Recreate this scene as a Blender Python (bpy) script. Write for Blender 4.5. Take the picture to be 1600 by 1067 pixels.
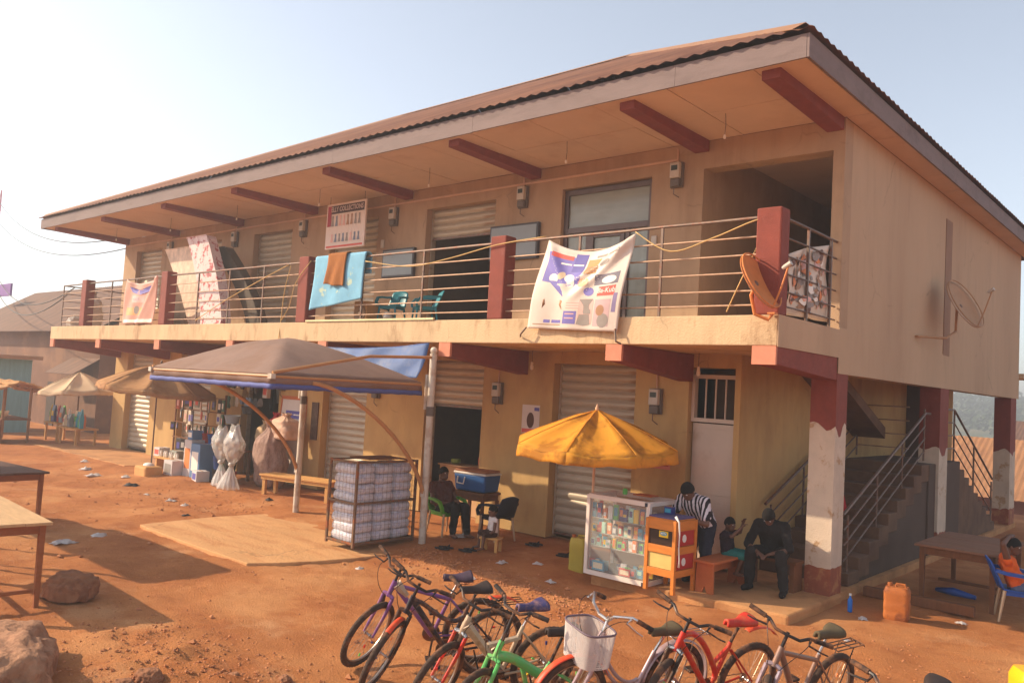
import bpy, bmesh, math, random
import numpy as np
from mathutils import Vector, Matrix, noise as mnoise

# ------------------------------------------------------------------ scene, camera, sky, sun, exposure
for o in list(bpy.data.objects): bpy.data.objects.remove(o, do_unlink=True)
scene = bpy.context.scene
COL = scene.collection
rad = math.radians

cam_d = bpy.data.cameras.new('camera'); cam = bpy.data.objects.new('camera', cam_d); COL.objects.link(cam)
cam_d.sensor_width = 36.0; cam_d.lens = 29.163; cam_d.clip_start = 0.05; cam_d.clip_end = 4000
_F = Vector((-0.6611265, 0.74811909, 0.05682934)); _R = Vector((0.75025337, 0.65864094, 0.05754993)); _U = Vector((-0.00562407, -0.08068418, 0.99672385))
cam.matrix_world = Matrix(((_R.x, _U.x, -_F.x, 4.1156), (_R.y, _U.y, -_F.y, -11.3337), (_R.z, _U.z, -_F.z, 2.5153), (0, 0, 0, 1)))
scene.camera = cam

SUN_TRAVEL = Vector((1.4, 0.90, -1.0)).normalized()
sun_el = math.asin(-SUN_TRAVEL.z); sun_az = math.atan2(-SUN_TRAVEL.x, -SUN_TRAVEL.y)
world = bpy.data.worlds.new('World'); scene.world = world; world.use_nodes = True
wn = world.node_tree; bg = wn.nodes['Background']
sky = wn.nodes.new('ShaderNodeTexSky'); sky.sky_type = 'NISHITA'; sky.sun_disc = False
sky.sun_elevation = sun_el; sky.sun_rotation = sun_az
sky.air_density = 1.0; sky.dust_density = 1.4; sky.ozone_density = 1.2; sky.altitude = 200
hsv = wn.nodes.new('ShaderNodeHueSaturation'); hsv.inputs['Saturation'].default_value = .52
wn.links.new(sky.outputs['Color'], hsv.inputs['Color']); wn.links.new(hsv.outputs['Color'], bg.inputs['Color']); bg.inputs['Strength'].default_value = 0.128

sun_d = bpy.data.lights.new('sun', 'SUN'); sun_d.energy = 3.5; sun_d.angle = rad(0.55); sun_d.color = (1.0, 0.83, 0.60)
sun = bpy.data.objects.new('sun', sun_d); COL.objects.link(sun)
sun.rotation_euler = SUN_TRAVEL.to_track_quat('-Z', 'Y').to_euler(); sun.location = (-30, -25, 40)

scene.view_settings.view_transform = 'Standard'; scene.view_settings.look = 'None'
scene.view_settings.exposure = 0.90; scene.view_settings.gamma = 1.0
scene.render.engine = 'CYCLES'
scene.cycles.max_bounces = 8; scene.cycles.transparent_max_bounces = 12; scene.cycles.volume_bounces = 0

# ------------------------------------------------------------------ helpers
RNG = random.Random(7)
def lin(r, g, b):
    f = lambda c: (c/255/12.92) if c/255 <= .04045 else ((c/255+.055)/1.055)**2.4
    return (f(r), f(g), f(b))
MATS = {}
def mat(name, col, rough=.8, var=.14, scale=6., bump=0., bscale=60., metal=0., spec=.3, col2=None, c2amt=.5, c2scale=2., c2lo=.5, c2hi=.62, stretch=(1,1,1), alpha=1., trans=0., sheen=0., coat=0., streak=None, crack=0., dust=0.):
    """procedural material: base colour broken by noise, optional second colour in noise patches, fine bump"""
    if name in MATS: return MATS[name]
    m = bpy.data.materials.new(name); m.use_nodes = True; MATS[name] = m
    nt = m.node_tree; b = nt.nodes['Principled BSDF']
    tc = nt.nodes.new('ShaderNodeTexCoord'); mp = nt.nodes.new('ShaderNodeMapping'); mp.inputs['Scale'].default_value = stretch
    nt.links.new(tc.outputs['Object'], mp.inputs['Vector'])
    n1 = nt.nodes.new('ShaderNodeTexNoise'); n1.inputs['Scale'].default_value = scale; n1.inputs['Detail'].default_value = 6; n1.inputs['Roughness'].default_value = .62
    nt.links.new(mp.outputs['Vector'], n1.inputs['Vector'])
    r1 = nt.nodes.new('ShaderNodeValToRGB'); r1.color_ramp.elements[0].position = .3; r1.color_ramp.elements[1].position = .72
    r1.color_ramp.elements[0].color = (*[max(0, c*(1-var)) for c in col], 1); r1.color_ramp.elements[1].color = (*[min(1, c*(1+var)) for c in col], 1)
    nt.links.new(n1.outputs['Fac'], r1.inputs['Fac']); out = r1.outputs['Color']
    if col2 is not None:
        n2 = nt.nodes.new('ShaderNodeTexNoise'); n2.inputs['Scale'].default_value = c2scale; n2.inputs['Detail'].default_value = 8; n2.inputs['Roughness'].default_value = .65
        nt.links.new(mp.outputs['Vector'], n2.inputs['Vector'])
        r2 = nt.nodes.new('ShaderNodeValToRGB'); r2.color_ramp.elements[0].position = c2lo; r2.color_ramp.elements[1].position = c2hi
        r2.color_ramp.elements[0].color = (0,0,0,1); r2.color_ramp.elements[1].color = (c2amt,)*3 + (1,)
        nt.links.new(n2.outputs['Fac'], r2.inputs['Fac'])
        mx = nt.nodes.new('ShaderNodeMixRGB'); mx.inputs['Color2'].default_value = (*col2, 1)
        nt.links.new(r2.outputs['Color'], mx.inputs['Fac']); nt.links.new(out, mx.inputs['Color1']); out = mx.outputs['Color']
    def layer(fac, c):
        nonlocal out
        mx = nt.nodes.new('ShaderNodeMixRGB'); mx.inputs['Color2'].default_value = (*c, 1); nt.links.new(fac, mx.inputs['Fac']); nt.links.new(out, mx.inputs['Color1']); out = mx.outputs['Color']
    def nramp(sc, lo, hi, amt, st=(1,1,1), det=7):
        q = nt.nodes.new('ShaderNodeMapping'); q.inputs['Scale'].default_value = st; nt.links.new(tc.outputs['Object'], q.inputs['Vector'])
        n = nt.nodes.new('ShaderNodeTexNoise'); n.inputs['Scale'].default_value = sc; n.inputs['Detail'].default_value = det; n.inputs['Roughness'].default_value = .68; nt.links.new(q.outputs['Vector'], n.inputs['Vector'])
        r = nt.nodes.new('ShaderNodeMapRange'); r.inputs['From Min'].default_value = lo; r.inputs['From Max'].default_value = hi; r.inputs['To Max'].default_value = amt; nt.links.new(n.outputs['Fac'], r.inputs['Value']); return r.outputs['Result']
    def mul(a_, b_):
        m_ = nt.nodes.new('ShaderNodeMath'); m_.operation = 'MULTIPLY'; nt.links.new(a_, m_.inputs[0]); nt.links.new(b_, m_.inputs[1]); return m_.outputs[0]
    if streak: layer(mul(nramp(3.6, .50, .74, streak[1]*.75, (1,1,.13)), nramp(.7, .38, .62, 1.)), streak[0])
    if dust: layer(nramp(9., .46, .66, dust), lin(176, 116, 74))
    if crack:
        vo = nt.nodes.new('ShaderNodeTexVoronoi'); vo.feature = 'DISTANCE_TO_EDGE'; vo.inputs['Scale'].default_value = crack
        wv = nt.nodes.new('ShaderNodeTexNoise'); wv.inputs['Scale'].default_value = 3.; ad = nt.nodes.new('ShaderNodeMixRGB'); ad.inputs['Fac'].default_value = .22; nt.links.new(tc.outputs['Object'], wv.inputs['Vector']); nt.links.new(tc.outputs['Object'], ad.inputs['Color1']); nt.links.new(wv.outputs['Color'], ad.inputs['Color2']); nt.links.new(ad.outputs['Color'], vo.inputs['Vector'])
        r = nt.nodes.new('ShaderNodeMapRange'); r.inputs['From Min'].default_value = .0; r.inputs['From Max'].default_value = .010; r.inputs['To Min'].default_value = .55; r.inputs['To Max'].default_value = 0.; nt.links.new(vo.outputs['Distance'], r.inputs['Value'])
        layer(mul(r.outputs['Result'], nramp(.8, .5, .62, 1.)), tuple(c*.35 for c in col))
    nt.links.new(out, b.inputs['Base Color'])
    b.inputs['Roughness'].default_value = rough; b.inputs['Metallic'].default_value = metal; b.inputs['Specular IOR Level'].default_value = spec
    if alpha < 1: b.inputs['Alpha'].default_value = alpha
    if trans: b.inputs['Transmission Weight'].default_value = trans
    if coat: b.inputs['Coat Weight'].default_value = coat
    if bump:
        n3 = nt.nodes.new('ShaderNodeTexNoise'); n3.inputs['Scale'].default_value = bscale; n3.inputs['Detail'].default_value = 5
        nt.links.new(tc.outputs['Object'], n3.inputs['Vector'])
        bp = nt.nodes.new('ShaderNodeBump'); bp.inputs['Strength'].default_value = bump; bp.inputs['Distance'].default_value = .02
        nt.links.new(n3.outputs['Fac'], bp.inputs['Height']); nt.links.new(bp.outputs['Normal'], b.inputs['Normal'])
    return m
def cloth_mat(name, col, rough=.85, var=.12, scale=5, thin=.35, **k):
    """thin cloth or sheeting that lets some light through"""
    if name in MATS: return MATS[name]
    m = mat(name, col, rough, var, scale, **k); nt = m.node_tree; b = nt.nodes['Principled BSDF']
    src = b.inputs['Base Color'].links[0].from_socket
    tr = nt.nodes.new('ShaderNodeBsdfTranslucent'); nt.links.new(src, tr.inputs['Color'])
    mx = nt.nodes.new('ShaderNodeMixShader'); mx.inputs['Fac'].default_value = thin
    nt.links.new(b.outputs['BSDF'], mx.inputs[1]); nt.links.new(tr.outputs['BSDF'], mx.inputs[2])
    nt.links.new(mx.outputs['Shader'], nt.nodes['Material Output'].inputs['Surface'])
    return m
def glass_mat(name, col=(.8,.85,.85), amt=.25, rough=.08):
    if name in MATS: return MATS[name]
    m = bpy.data.materials.new(name); m.use_nodes = True; MATS[name] = m; nt = m.node_tree
    b = nt.nodes['Principled BSDF']; b.inputs['Base Color'].default_value = (*col, 1); b.inputs['Roughness'].default_value = rough
    n1 = nt.nodes.new('ShaderNodeTexNoise'); n1.inputs['Scale'].default_value = 3.
    mr = nt.nodes.new('ShaderNodeMapRange'); mr.inputs['To Min'].default_value = amt*.7; mr.inputs['To Max'].default_value = amt*1.3
    nt.links.new(n1.outputs['Fac'], mr.inputs['Value'])
    t = nt.nodes.new('ShaderNodeBsdfTransparent'); mx = nt.nodes.new('ShaderNodeMixShader')
    nt.links.new(mr.outputs['Result'], mx.inputs['Fac']); nt.links.new(t.outputs['BSDF'], mx.inputs[1]); nt.links.new(b.outputs['BSDF'], mx.inputs[2])
    nt.links.new(mx.outputs['Shader'], nt.nodes['Material Output'].inputs['Surface'])
    return m

class MB:
    def __init__(s): s.v = []; s.f = []
    def add(s, vs, fs, M=None):
        k = len(s.v)
        s.v += [tuple(M @ Vector(p)) if M is not None else tuple(p) for p in vs]; s.f += [tuple(i+k for i in f) for f in fs]; return s
    def box(s, x0, x1, y0, y1, z0, z1, M=None):
        vs = [(x0,y0,z0),(x1,y0,z0),(x1,y1,z0),(x0,y1,z0),(x0,y0,z1),(x1,y0,z1),(x1,y1,z1),(x0,y1,z1)]
        return s.add(vs, [(0,3,2,1),(4,5,6,7),(0,1,5,4),(1,2,6,5),(2,3,7,6),(3,0,4,7)], M)
    def cbox(s, c, d, M=None):
        T = Matrix.Translation(c); T = M @ T if M is not None else T
        return s.box(-d[0]/2, d[0]/2, -d[1]/2, d[1]/2, -d[2]/2, d[2]/2, T)
    def tube(s, pts, r, n=8, caps=True, M=None, closed=False):
        pts = [Vector(p) for p in pts]; N = len(pts); rs = r if isinstance(r, (list, tuple)) else [r]*N
        vs = []; fs = []; prev = None
        for i, p in enumerate(pts):
            if closed: t = pts[(i+1) % N]-pts[i-1]
            else: t = pts[min(i+1, N-1)]-pts[max(i-1, 0)]
            t = t.normalized() if t.length > 1e-9 else Vector((0,0,1))
            if prev is None: a = t.orthogonal().normalized()
            else:
                a = prev-t*prev.dot(t); a = a.normalized() if a.length > 1e-6 else t.orthogonal().normalized()
            prev = a; b = t.cross(a)
            for j in range(n):
                q = 2*math.pi*j/n; vs.append(p+(a*math.cos(q)+b*math.sin(q))*rs[i])
        for i in range(N if closed else N-1):
            for j in range(n):
                k = (i+1) % N; fs.append((i*n+j, i*n+(j+1) % n, k*n+(j+1) % n, k*n+j))
        if caps and not closed: fs.append(tuple(range(n-1, -1, -1))); fs.append(tuple((N-1)*n+j for j in range(n)))
        return s.add(vs, fs, M)
    def ball(s, c, r, n=12, m=8, M=None):
        r = r if isinstance(r, (tuple, list)) else (r,)*3; vs = [(c[0], c[1], c[2]-r[2])]; fs = []
        for i in range(1, m):
            a = -math.pi/2+math.pi*i/m
            for j in range(n):
                q = 2*math.pi*j/n; vs.append((c[0]+r[0]*math.cos(a)*math.cos(q), c[1]+r[1]*math.cos(a)*math.sin(q), c[2]+r[2]*math.sin(a)))
        vs.append((c[0], c[1], c[2]+r[2])); L = len(vs)-1
        for j in range(n): fs.append((0, 1+(j+1) % n, 1+j)); fs.append((L, L-n+j, L-n+(j+1) % n))
        for i in range(m-2):
            for j in range(n): a = 1+i*n; fs.append((a+j, a+(j+1) % n, a+n+(j+1) % n, a+n+j))
        return s.add(vs, fs, M)
    def lathe(s, prof, n=16, M=None, c=(0,0,0)):
        vs = []; fs = []
        for (r, z) in prof:
            for j in range(n): q = 2*math.pi*j/n; vs.append((c[0]+r*math.cos(q), c[1]+r*math.sin(q), c[2]+z))
        for i in range(len(prof)-1):
            for j in range(n): fs.append((i*n+j, i*n+(j+1) % n, (i+1)*n+(j+1) % n, (i+1)*n+j))
        fs.append(tuple(range(n-1, -1, -1))); fs.append(tuple((len(prof)-1)*n+j for j in range(n)))
        return s.add(vs, fs, M)
    def sheet(s, fn, nu, nv, M=None):
        vs = [fn(i/nu, j/nv) for j in range(nv+1) for i in range(nu+1)]
        fs = [(j*(nu+1)+i, j*(nu+1)+i+1, (j+1)*(nu+1)+i+1, (j+1)*(nu+1)+i) for j in range(nv) for i in range(nu)]
        return s.add(vs, fs, M)
    def prism(s, poly, z0, z1, M=None):
        n = len(poly); vs = [(x, y, z0) for x, y in poly]+[(x, y, z1) for x, y in poly]
        fs = [tuple(range(n-1, -1, -1)), tuple(range(n, 2*n))]+[(i, (i+1) % n, n+(i+1) % n, n+i) for i in range(n)]
        return s.add(vs, fs, M)
    def mesh(s, name):
        me = bpy.data.meshes.new(name); me.from_pydata(s.v, [], s.f); me.update(); return me
    def build(s, name, m, parent=None, smooth=0, bevel=0, solid=0, sub=0, loc=None):
        me = s.mesh(name); me.materials.append(m)
        if smooth:
            me.polygons.foreach_set('use_smooth', [True]*len(me.polygons))
            if smooth > 1: me.set_sharp_from_angle(angle=rad(smooth))
        o = bpy.data.objects.new(name, me); COL.objects.link(o)
        if parent: o.parent = parent
        if loc: o.location = loc
        if sub: q = o.modifiers.new('sub', 'SUBSURF'); q.levels = q.render_levels = sub
        if solid: q = o.modifiers.new('solid', 'SOLIDIFY'); q.thickness = solid; q.offset = 0
        if bevel: q = o.modifiers.new('bevel', 'BEVEL'); q.width = bevel; q.segments = 2; q.limit_method = 'ANGLE'
        return o
def inst(name, src, parent=None, loc=(0,0,0), rot=(0,0,0), sc=(1,1,1)):
    """an object of its own sharing src's mesh"""
    o = src.copy(); o.name = name; o.parent = parent; o.location = loc; o.rotation_euler = rot; o.scale = sc; COL.objects.link(o); return o
def thing(name, label, cat, loc=(0,0,0), rz=0, group=None):
    o = bpy.data.objects.new(name, None); COL.objects.link(o); o.empty_display_size = .2
    o.location = loc; o.rotation_euler = (0,0,rz); return tag(o, label, cat, group)
def part(name, parent, loc=(0,0,0)):
    o = bpy.data.objects.new(name, None); COL.objects.link(o); o.parent = parent; o.location = loc; o.empty_display_size = .1; return o
def tag(o, label=None, cat=None, group=None, kind=None):
    if label: o['label'] = label
    if cat: o['category'] = cat
    if group: o['group'] = group
    if kind: o['kind'] = kind
    return o
def copy_tree(o, parent=None):
    c = o.copy(); COL.objects.link(c); c.parent = parent
    for ch in list(o.children): copy_tree(ch, c)
    return c
def RZ(a): return Matrix.Rotation(a, 4, 'Z')
def RX(a): return Matrix.Rotation(a, 4, 'X')
def RY(a): return Matrix.Rotation(a, 4, 'Y')
def TR(*p): return Matrix.Translation(p)
def smst(a, b, x): t = min(1, max(0, (x-a)/(b-a))); return t*t*(3-2*t)
def nz(x, y, z=0.): return mnoise.noise(Vector((x, y, z)))
def text_mesh(txt, size=1., bold=0.):
    cu = bpy.data.curves.new('lettering', 'FONT'); cu.body = txt; cu.size = size; cu.align_x = 'CENTER'; cu.align_y = 'CENTER'; cu.offset = bold; cu.resolution_u = 2
    o = bpy.data.objects.new('lettering', cu); COL.objects.link(o)
    me = bpy.data.meshes.new_from_object(o.evaluated_get(bpy.context.evaluated_depsgraph_get()))
    vs = [tuple(v.co) for v in me.vertices]; fs = [tuple(p.vertices) for p in me.polygons]
    bpy.data.objects.remove(o, do_unlink=True); bpy.data.meshes.remove(me); bpy.data.curves.remove(cu)
    return vs, fs
ZG = -0.12
HAZE = 0.0035

# ------------------------------------------------------------------ ground, hills, far wood
def lerp_(a, b, t): return a+(b-a)*t
def ground_z(x, y):
    b = ZG
    if x < -2.6: b += (0.10)*smst(-3.1, -1.7, y)*smst(-2.6, -3.6, x)*smst(-30, -24, x)
    b += -2.7*smst(15, 25, y)
    damp = 1-.85*smst(-.4, 0.2, y)*smst(.3, -.2, x)*smst(-23, -22.4, x)
    b += damp*(.030*nz(x*.9, y*.9)+.020*nz(x*2.3+5, y*2.3)+.010*nz(x*6.1, y*6.1, 3)+.005*nz(x*15, y*15, 7))
    # crumbly bank along the edge of the shop frontage
    e = math.exp(-((y+2.95+.12*x+.35)/.38)**2)*smst(-6.2, -5.4, x)*smst(-1.4, -2.2, x)
    b += e*(.05+.04*nz(x*5, y*5, 9))
    # lumps of earth in the near left corner
    e = math.exp(-((x+3.0)/1.2)**2-((y+7.55)/.45)**2)
    b += e*(.06+.10*nz(x*4.2, y*4.2, 2)+.03*nz(x*11, y*11, 2))
    r = math.hypot(x, y)
    return b if r < 60 else b+.6*nz(x*.02, y*.02)*smst(60, 150, r)
def axis(lo, hi, a, b, st):
    mid = list(np.arange(a, b+1e-6, st)); L = []; s = st; x = a
    while x > lo: s *= 1.35; x -= s; L.append(x)
    H = []; s = st; x = b
    while x < hi: s *= 1.35; x += s; H.append(x)
    return L[::-1]+mid+H
gx = axis(-900, 900, -27, 5.2, .09); gy = axis(-900, 900, -11.2, 3.0, .07)
gv = [(x, y, ground_z(x, y)) for y in gy for x in gx]; W = len(gx)
gz = np.array([v[2] for v in gv]).reshape(len(gy), W); GX = np.array(gx); GY = np.array(gy); rf = random.Random(17)
def dent(cx, cy, ca, sa, la, lb, dep):
    i0, i1 = np.searchsorted(GX, cx-.4), np.searchsorted(GX, cx+.4); j0, j1 = np.searchsorted(GY, cy-.4), np.searchsorted(GY, cy+.4)
    if i1 <= i0 or j1 <= j0: return
    X, Y = np.meshgrid(GX[i0:i1]-cx, GY[j0:j1]-cy); q = ((X*ca+Y*sa)/la)**2+((-X*sa+Y*ca)/lb)**2
    gz[j0:j1, i0:i1] += -dep*np.exp(-q)+dep*.45*np.exp(-(np.sqrt(q)-1.5)**2*4)
for k in range(1500):
    a = rf.uniform(0, 6.28); dent(rf.uniform(-20, 4.5), rf.uniform(-10.5, -2.4), math.cos(a), math.sin(a), rf.uniform(.09, .16), rf.uniform(.05, .08), rf.uniform(.006, .02))
for (xa, ya, xb, yb) in ((-18,-4.6,4,-2.6), (-18,-6.0,4,-4.3), (-14,-9,1,-3.4), (-9,-10,4,-7.6)):
    n = 260; a = math.atan2(yb-ya, xb-xa)
    for k in range(n): t_ = k/n; dent(lerp_(xa, xb, t_), lerp_(ya, yb, t_)+.25*math.sin(t_*5+xa), math.cos(a), math.sin(a), .12, .06, .007)
gv = [(x, y, float(gz[j, i])) for j, y in enumerate(gy) for i, x in enumerate(gx)]
gf = [(j*W+i, j*W+i+1, (j+1)*W+i+1, (j+1)*W+i) for j in range(len(gy)-1) for i in range(W-1)]
def ground_material():
    m = bpy.data.materials.new('laterite earth'); m.use_nodes = True; nt = m.node_tree; b = nt.nodes['Principled BSDF']
    tc = nt.nodes.new('ShaderNodeTexCoord'); N = nt.nodes; Lk = nt.links
    def noise(sc, det=6, ro=.6):
        n = N.new('ShaderNodeTexNoise'); n.inputs['Scale'].default_value = sc; n.inputs['Detail'].default_value = det; n.inputs['Roughness'].default_value = ro
        Lk.new(tc.outputs['Object'], n.inputs['Vector']); return n.outputs['Fac']
    def ramp(src, st):
        r = N.new('ShaderNodeValToRGB'); e = r.color_ramp.elements
        e[0].position, e[0].color = st[0][0], (*st[0][1], 1); e[1].position, e[1].color = st[-1][0], (*st[-1][1], 1)
        for p, c in st[1:-1]: q = e.new(p); q.color = (*c, 1)
        Lk.new(src, r.inputs['Fac']); return r.outputs['Color']
    def mix(f, a, c, mode='MIX'):
        x = N.new('ShaderNodeMixRGB'); x.blend_type = mode
        if isinstance(f, float): x.inputs['Fac'].default_value = f
        else: Lk.new(f, x.inputs['Fac'])
        for s, i in ((a, 'Color1'), (c, 'Color2')):
            if isinstance(s, tuple): x.inputs[i].default_value = (*s, 1)
            else: Lk.new(s, x.inputs[i])
        return x.outputs['Color']
    big = ramp(noise(.55, 5), [(.32, lin(164, 100, 58)), (.5, lin(187, 120, 72)), (.68, lin(206, 144, 94))])
    red = mix(ramp(noise(1.7, 8, .7), [(.5, (0,0,0)), (.66, (.6,.6,.6))]), big, lin(160, 90, 50))
    pale = mix(ramp(noise(.9, 7, .68), [(.56, (0,0,0)), (.7, (.45,.45,.45))]), red, lin(216, 166, 122))
    fine = mix(.55, pale, ramp(noise(38, 5, .7), [(.3, (.45,.45,.45)), (.5, (.52,.52,.52)), (.72, (.62,.60,.57))]), 'OVERLAY')
    vo = N.new('ShaderNodeTexVoronoi'); vo.inputs['Scale'].default_value = 26; Lk.new(tc.outputs['Object'], vo.inputs['Vector'])
    peb = ramp(vo.outputs['Distance'], [(.10, (1,1,1)), (.22, (0,0,0))])
    gate = ramp(noise(2.4, 6), [(.52, (0,0,0)), (.66, (.75,.75,.75))])
    pm = N.new('ShaderNodeMixRGB'); pm.blend_type = 'MULTIPLY'; pm.inputs['Fac'].default_value = 1; Lk.new(peb, pm.inputs['Color1']); Lk.new(gate, pm.inputs['Color2'])
    col = mix(pm.outputs['Color'], fine, ramp(vo.outputs['Color'], [(.2, lin(120, 60, 34)), (.6, lin(170, 100, 66)), (.9, lin(215, 165, 125))]))
    Lk.new(col, b.inputs['Base Color']); b.inputs['Roughness'].default_value = .95; b.inputs['Specular IOR Level'].default_value = .12
    h = mix(.5, noise(45, 6, .7), noise(9, 6, .65), 'ADD')
    bp = N.new('ShaderNodeBump'); bp.inputs['Strength'].default_value = .9; bp.inputs['Distance'].default_value = .04
    Lk.new(h, bp.inputs['Height']); Lk.new(bp.outputs['Normal'], b.inputs['Normal'])
    return m
gm = ground_material()
g = MB(); g.v = gv; g.f = gf; ground = g.build('ground', gm, smooth=1); tag(ground, kind='structure')

# low wooded hills far behind on the right
hill_m = mat('hill scrub', lin(88, 96, 62), .95, .3, .08, col2=lin(130, 110, 70), c2scale=.05, c2amt=.6)
def hill_z(x, y):
    return -2.9+(8.5+5*nz(x*.008, 1.3)+4*nz(x*.021, 5.1))*smst(190, 330, y)*(1-smst(560, 640, y))
h = MB(); xs = np.linspace(-560, 420, 90); ys = np.linspace(185, 650, 34)
h.v = [(x, y, hill_z(x, y)) for y in ys for x in xs]; n_ = len(xs)
h.f = [(j*n_+i, j*n_+i+1, (j+1)*n_+i+1, (j+1)*n_+i) for j in range(len(ys)-1) for i in range(n_-1)]
tag(h.build('hills', hill_m, smooth=1), kind='structure')
leaf_far = mat('far foliage', lin(58, 72, 42), .9, .35, .3)
w = MB(); r_ = random.Random(3)
for k in range(900):
    x = r_.uniform(-190, 60); y = r_.uniform(200, 330); z0 = hill_z(x, y); hh = r_.uniform(2.5, 5.5); rr = hh*r_.uniform(.4, .75)
    for q in range(26):
        a = r_.uniform(0, 6.283); c = r_.uniform(-1, 1); s_ = math.sqrt(1-c*c)*r_.uniform(.5, 1)
        p = Vector((x+rr*s_*math.cos(a), y+rr*s_*math.sin(a), z0+hh*.62+hh*.42*c)); d = r_.uniform(.35, .8)
        u = Vector((r_.uniform(-1,1), r_.uniform(-1,1), r_.uniform(-1,1))).normalized(); t = u.orthogonal().normalized()*d; u = u*d*.6
        w.add([p-u-t, p+u-t*.6, p+u*.8+t, p-u*.9+t*.7], [(0,1,2,3)])
tag(w.build('distant_wood', leaf_far), 'hazy wood covering the low hills behind the stairwell', 'wood', kind='stuff')

# loose stones and grit on the earth
peb_m = mat('loose stones', lin(188, 124, 82), .95, .25, 9, col2=lin(150, 88, 54), c2scale=14, c2amt=.8)
pb = MB(); r_ = random.Random(11)
def pebble(x, y, s):
    z = ground_z(x, y); vs = []
    for (a, b, c) in ((1,0,0),(-1,0,0),(0,1,0),(0,-1,0),(0,0,1),(0,0,-1)):
        k = r_.uniform(.65, 1.15); vs.append((a*s*k, b*s*k*.8, c*s*k*.6))
    pb.add(vs, [(0,2,4),(2,1,4),(1,3,4),(3,0,4),(2,0,5),(1,2,5),(3,1,5),(0,3,5)], TR(x, y, z+s*.18)@RZ(r_.uniform(0, 6.28)))
for k in range(4200):
    zone = r_.random()
    if zone < .30: x, y, s = r_.uniform(-5.6, -1.4), 0, r_.uniform(.008, .03); y = -2.95-.12*x-.35+r_.gauss(0, .28)
    elif zone < .5: x, y, s = r_.gauss(-11.6, 2.6), r_.gauss(-2.7, .8), r_.uniform(.006, .028)
    elif zone < .72: x, y, s = r_.gauss(-2.9, 1.0), r_.gauss(-7.5, .5), r_.uniform(.006, .026)
    elif zone < .86: x, y, s = r_.uniform(.2, 4), r_.uniform(-4, -.9), r_.uniform(.006, .022)
    else: x, y, s = r_.uniform(-16, 2), r_.uniform(-9.3, -2.2), r_.choice([.006,.01,.015,.02,.03,.05])*r_.uniform(.7,1.2)
    if x > -2.7 and y > -1.5 and x < .2: continue
    if -9.8 < x < -5.7 and -5 < y < -2.0: continue
    pebble(x, y, s)
tag(pb.build('gravel', peb_m), 'loose reddish stones and grit scattered over the bare earth', 'gravel', kind='stuff')

# ------------------------------------------------------------------ the two-storey shop building
cream_up = mat('cream plaster upper', lin(178, 146, 116), .9, .10, 1.6, .25, 90, col2=lin(146, 114, 86), c2scale=.9, c2amt=.55, c2lo=.48, c2hi=.7, stretch=(1,1,.45), streak=(lin(120,90,66),.55), crack=.9)
cream_lo = mat('ochre plaster lower', lin(192, 154, 100), .9, .10, 1.8, .25, 90, col2=lin(160, 118, 72), c2scale=1.1, c2amt=.6, c2lo=.5, c2hi=.72, stretch=(1,1,.5), streak=(lin(132,92,58),.55), crack=.9)
cream_side = mat('cream plaster side', lin(194, 162, 130), .9, .08, 1.2, .25, 80, col2=lin(164, 130, 102), c2scale=.6, c2amt=.6, c2lo=.48, c2hi=.75, stretch=(1,1,.35), streak=(lin(134,106,88),.5), crack=.6)
slab_m = mat('slab edge plaster', lin(206, 174, 136), .9, .12, 2.2, .4, 40, col2=lin(150, 112, 80), c2scale=3.2, c2amt=.75, c2lo=.54, c2hi=.68, stretch=(1,1,.35), streak=(lin(116,84,60),.7), crack=1.6)
under_m = mat('slab underside plaster', lin(206, 166, 112), .9, .1, 2., .2, 60)
maroon = mat('maroon paint', lin(132, 60, 46), .75, .16, 5, .3, 70, col2=lin(150, 88, 74), c2scale=6, c2amt=.5, c2lo=.58, c2hi=.72)
peel = mat('peeling column paint', lin(206, 184, 162), .85, .12, 3, .4, 50, col2=lin(172, 128, 84), c2scale=3.2, c2amt=.8, c2lo=.56, c2hi=.62, streak=(lin(150,104,72),.6), crack=2.2)
soffit_m = mat('soffit board', lin(214, 184, 162), .85, .06, 1.5, col2=lin(182, 142, 116), c2scale=1.2, c2amt=.5, c2lo=.55, c2hi=.75)
fascia_m = mat('fascia board', lin(128, 110, 106), .8, .1, 2.5, .2, 40, col2=lin(108, 90, 86), c2scale=2.2, c2amt=.6, c2lo=.5, c2hi=.66, stretch=(.5,1,2.2))
roof_m = mat('rusty corrugated roof', lin(150, 100, 70), .6, .2, 1.2, .15, 50, metal=.25, col2=lin(108, 62, 40), c2scale=.9, c2amt=.8, c2lo=.45, c2hi=.65, stretch=(1.2,.3,1))
cap_m = mat('ridge cap metal', lin(168, 120, 82), .5, .12, 2, metal=.35)
shut_m = mat('shutter steel', lin(186, 170, 148), .5, .1, 3, .1, 40, metal=.25, col2=lin(140, 96, 60), c2scale=2.5, c2amt=.7, c2lo=.52, c2hi=.68, stretch=(.4,1,3))
steel = mat('railing steel', lin(118, 98, 86), .5, .2, 12, metal=.5, col2=lin(130, 70, 44), c2scale=14, c2amt=.6)
rail_pale = mat('railing worn paint', lin(176, 142, 116), .5, .18, 12, metal=.35)
conc = mat('worn concrete', lin(188, 134, 86), .95, .14, 2., .5, 45, col2=lin(150, 98, 58), c2scale=1.4, c2amt=.7)
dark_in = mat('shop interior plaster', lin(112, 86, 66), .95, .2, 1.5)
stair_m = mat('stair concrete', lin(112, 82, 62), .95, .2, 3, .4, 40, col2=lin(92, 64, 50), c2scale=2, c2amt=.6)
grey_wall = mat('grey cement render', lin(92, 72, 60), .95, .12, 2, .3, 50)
pipe_m = mat('conduit', lin(206, 168, 140), .6, .08, 4)
bld = thing('shop_building', 'two-storey cream and maroon shop building with balcony and hipped metal roof', 'building')

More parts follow.
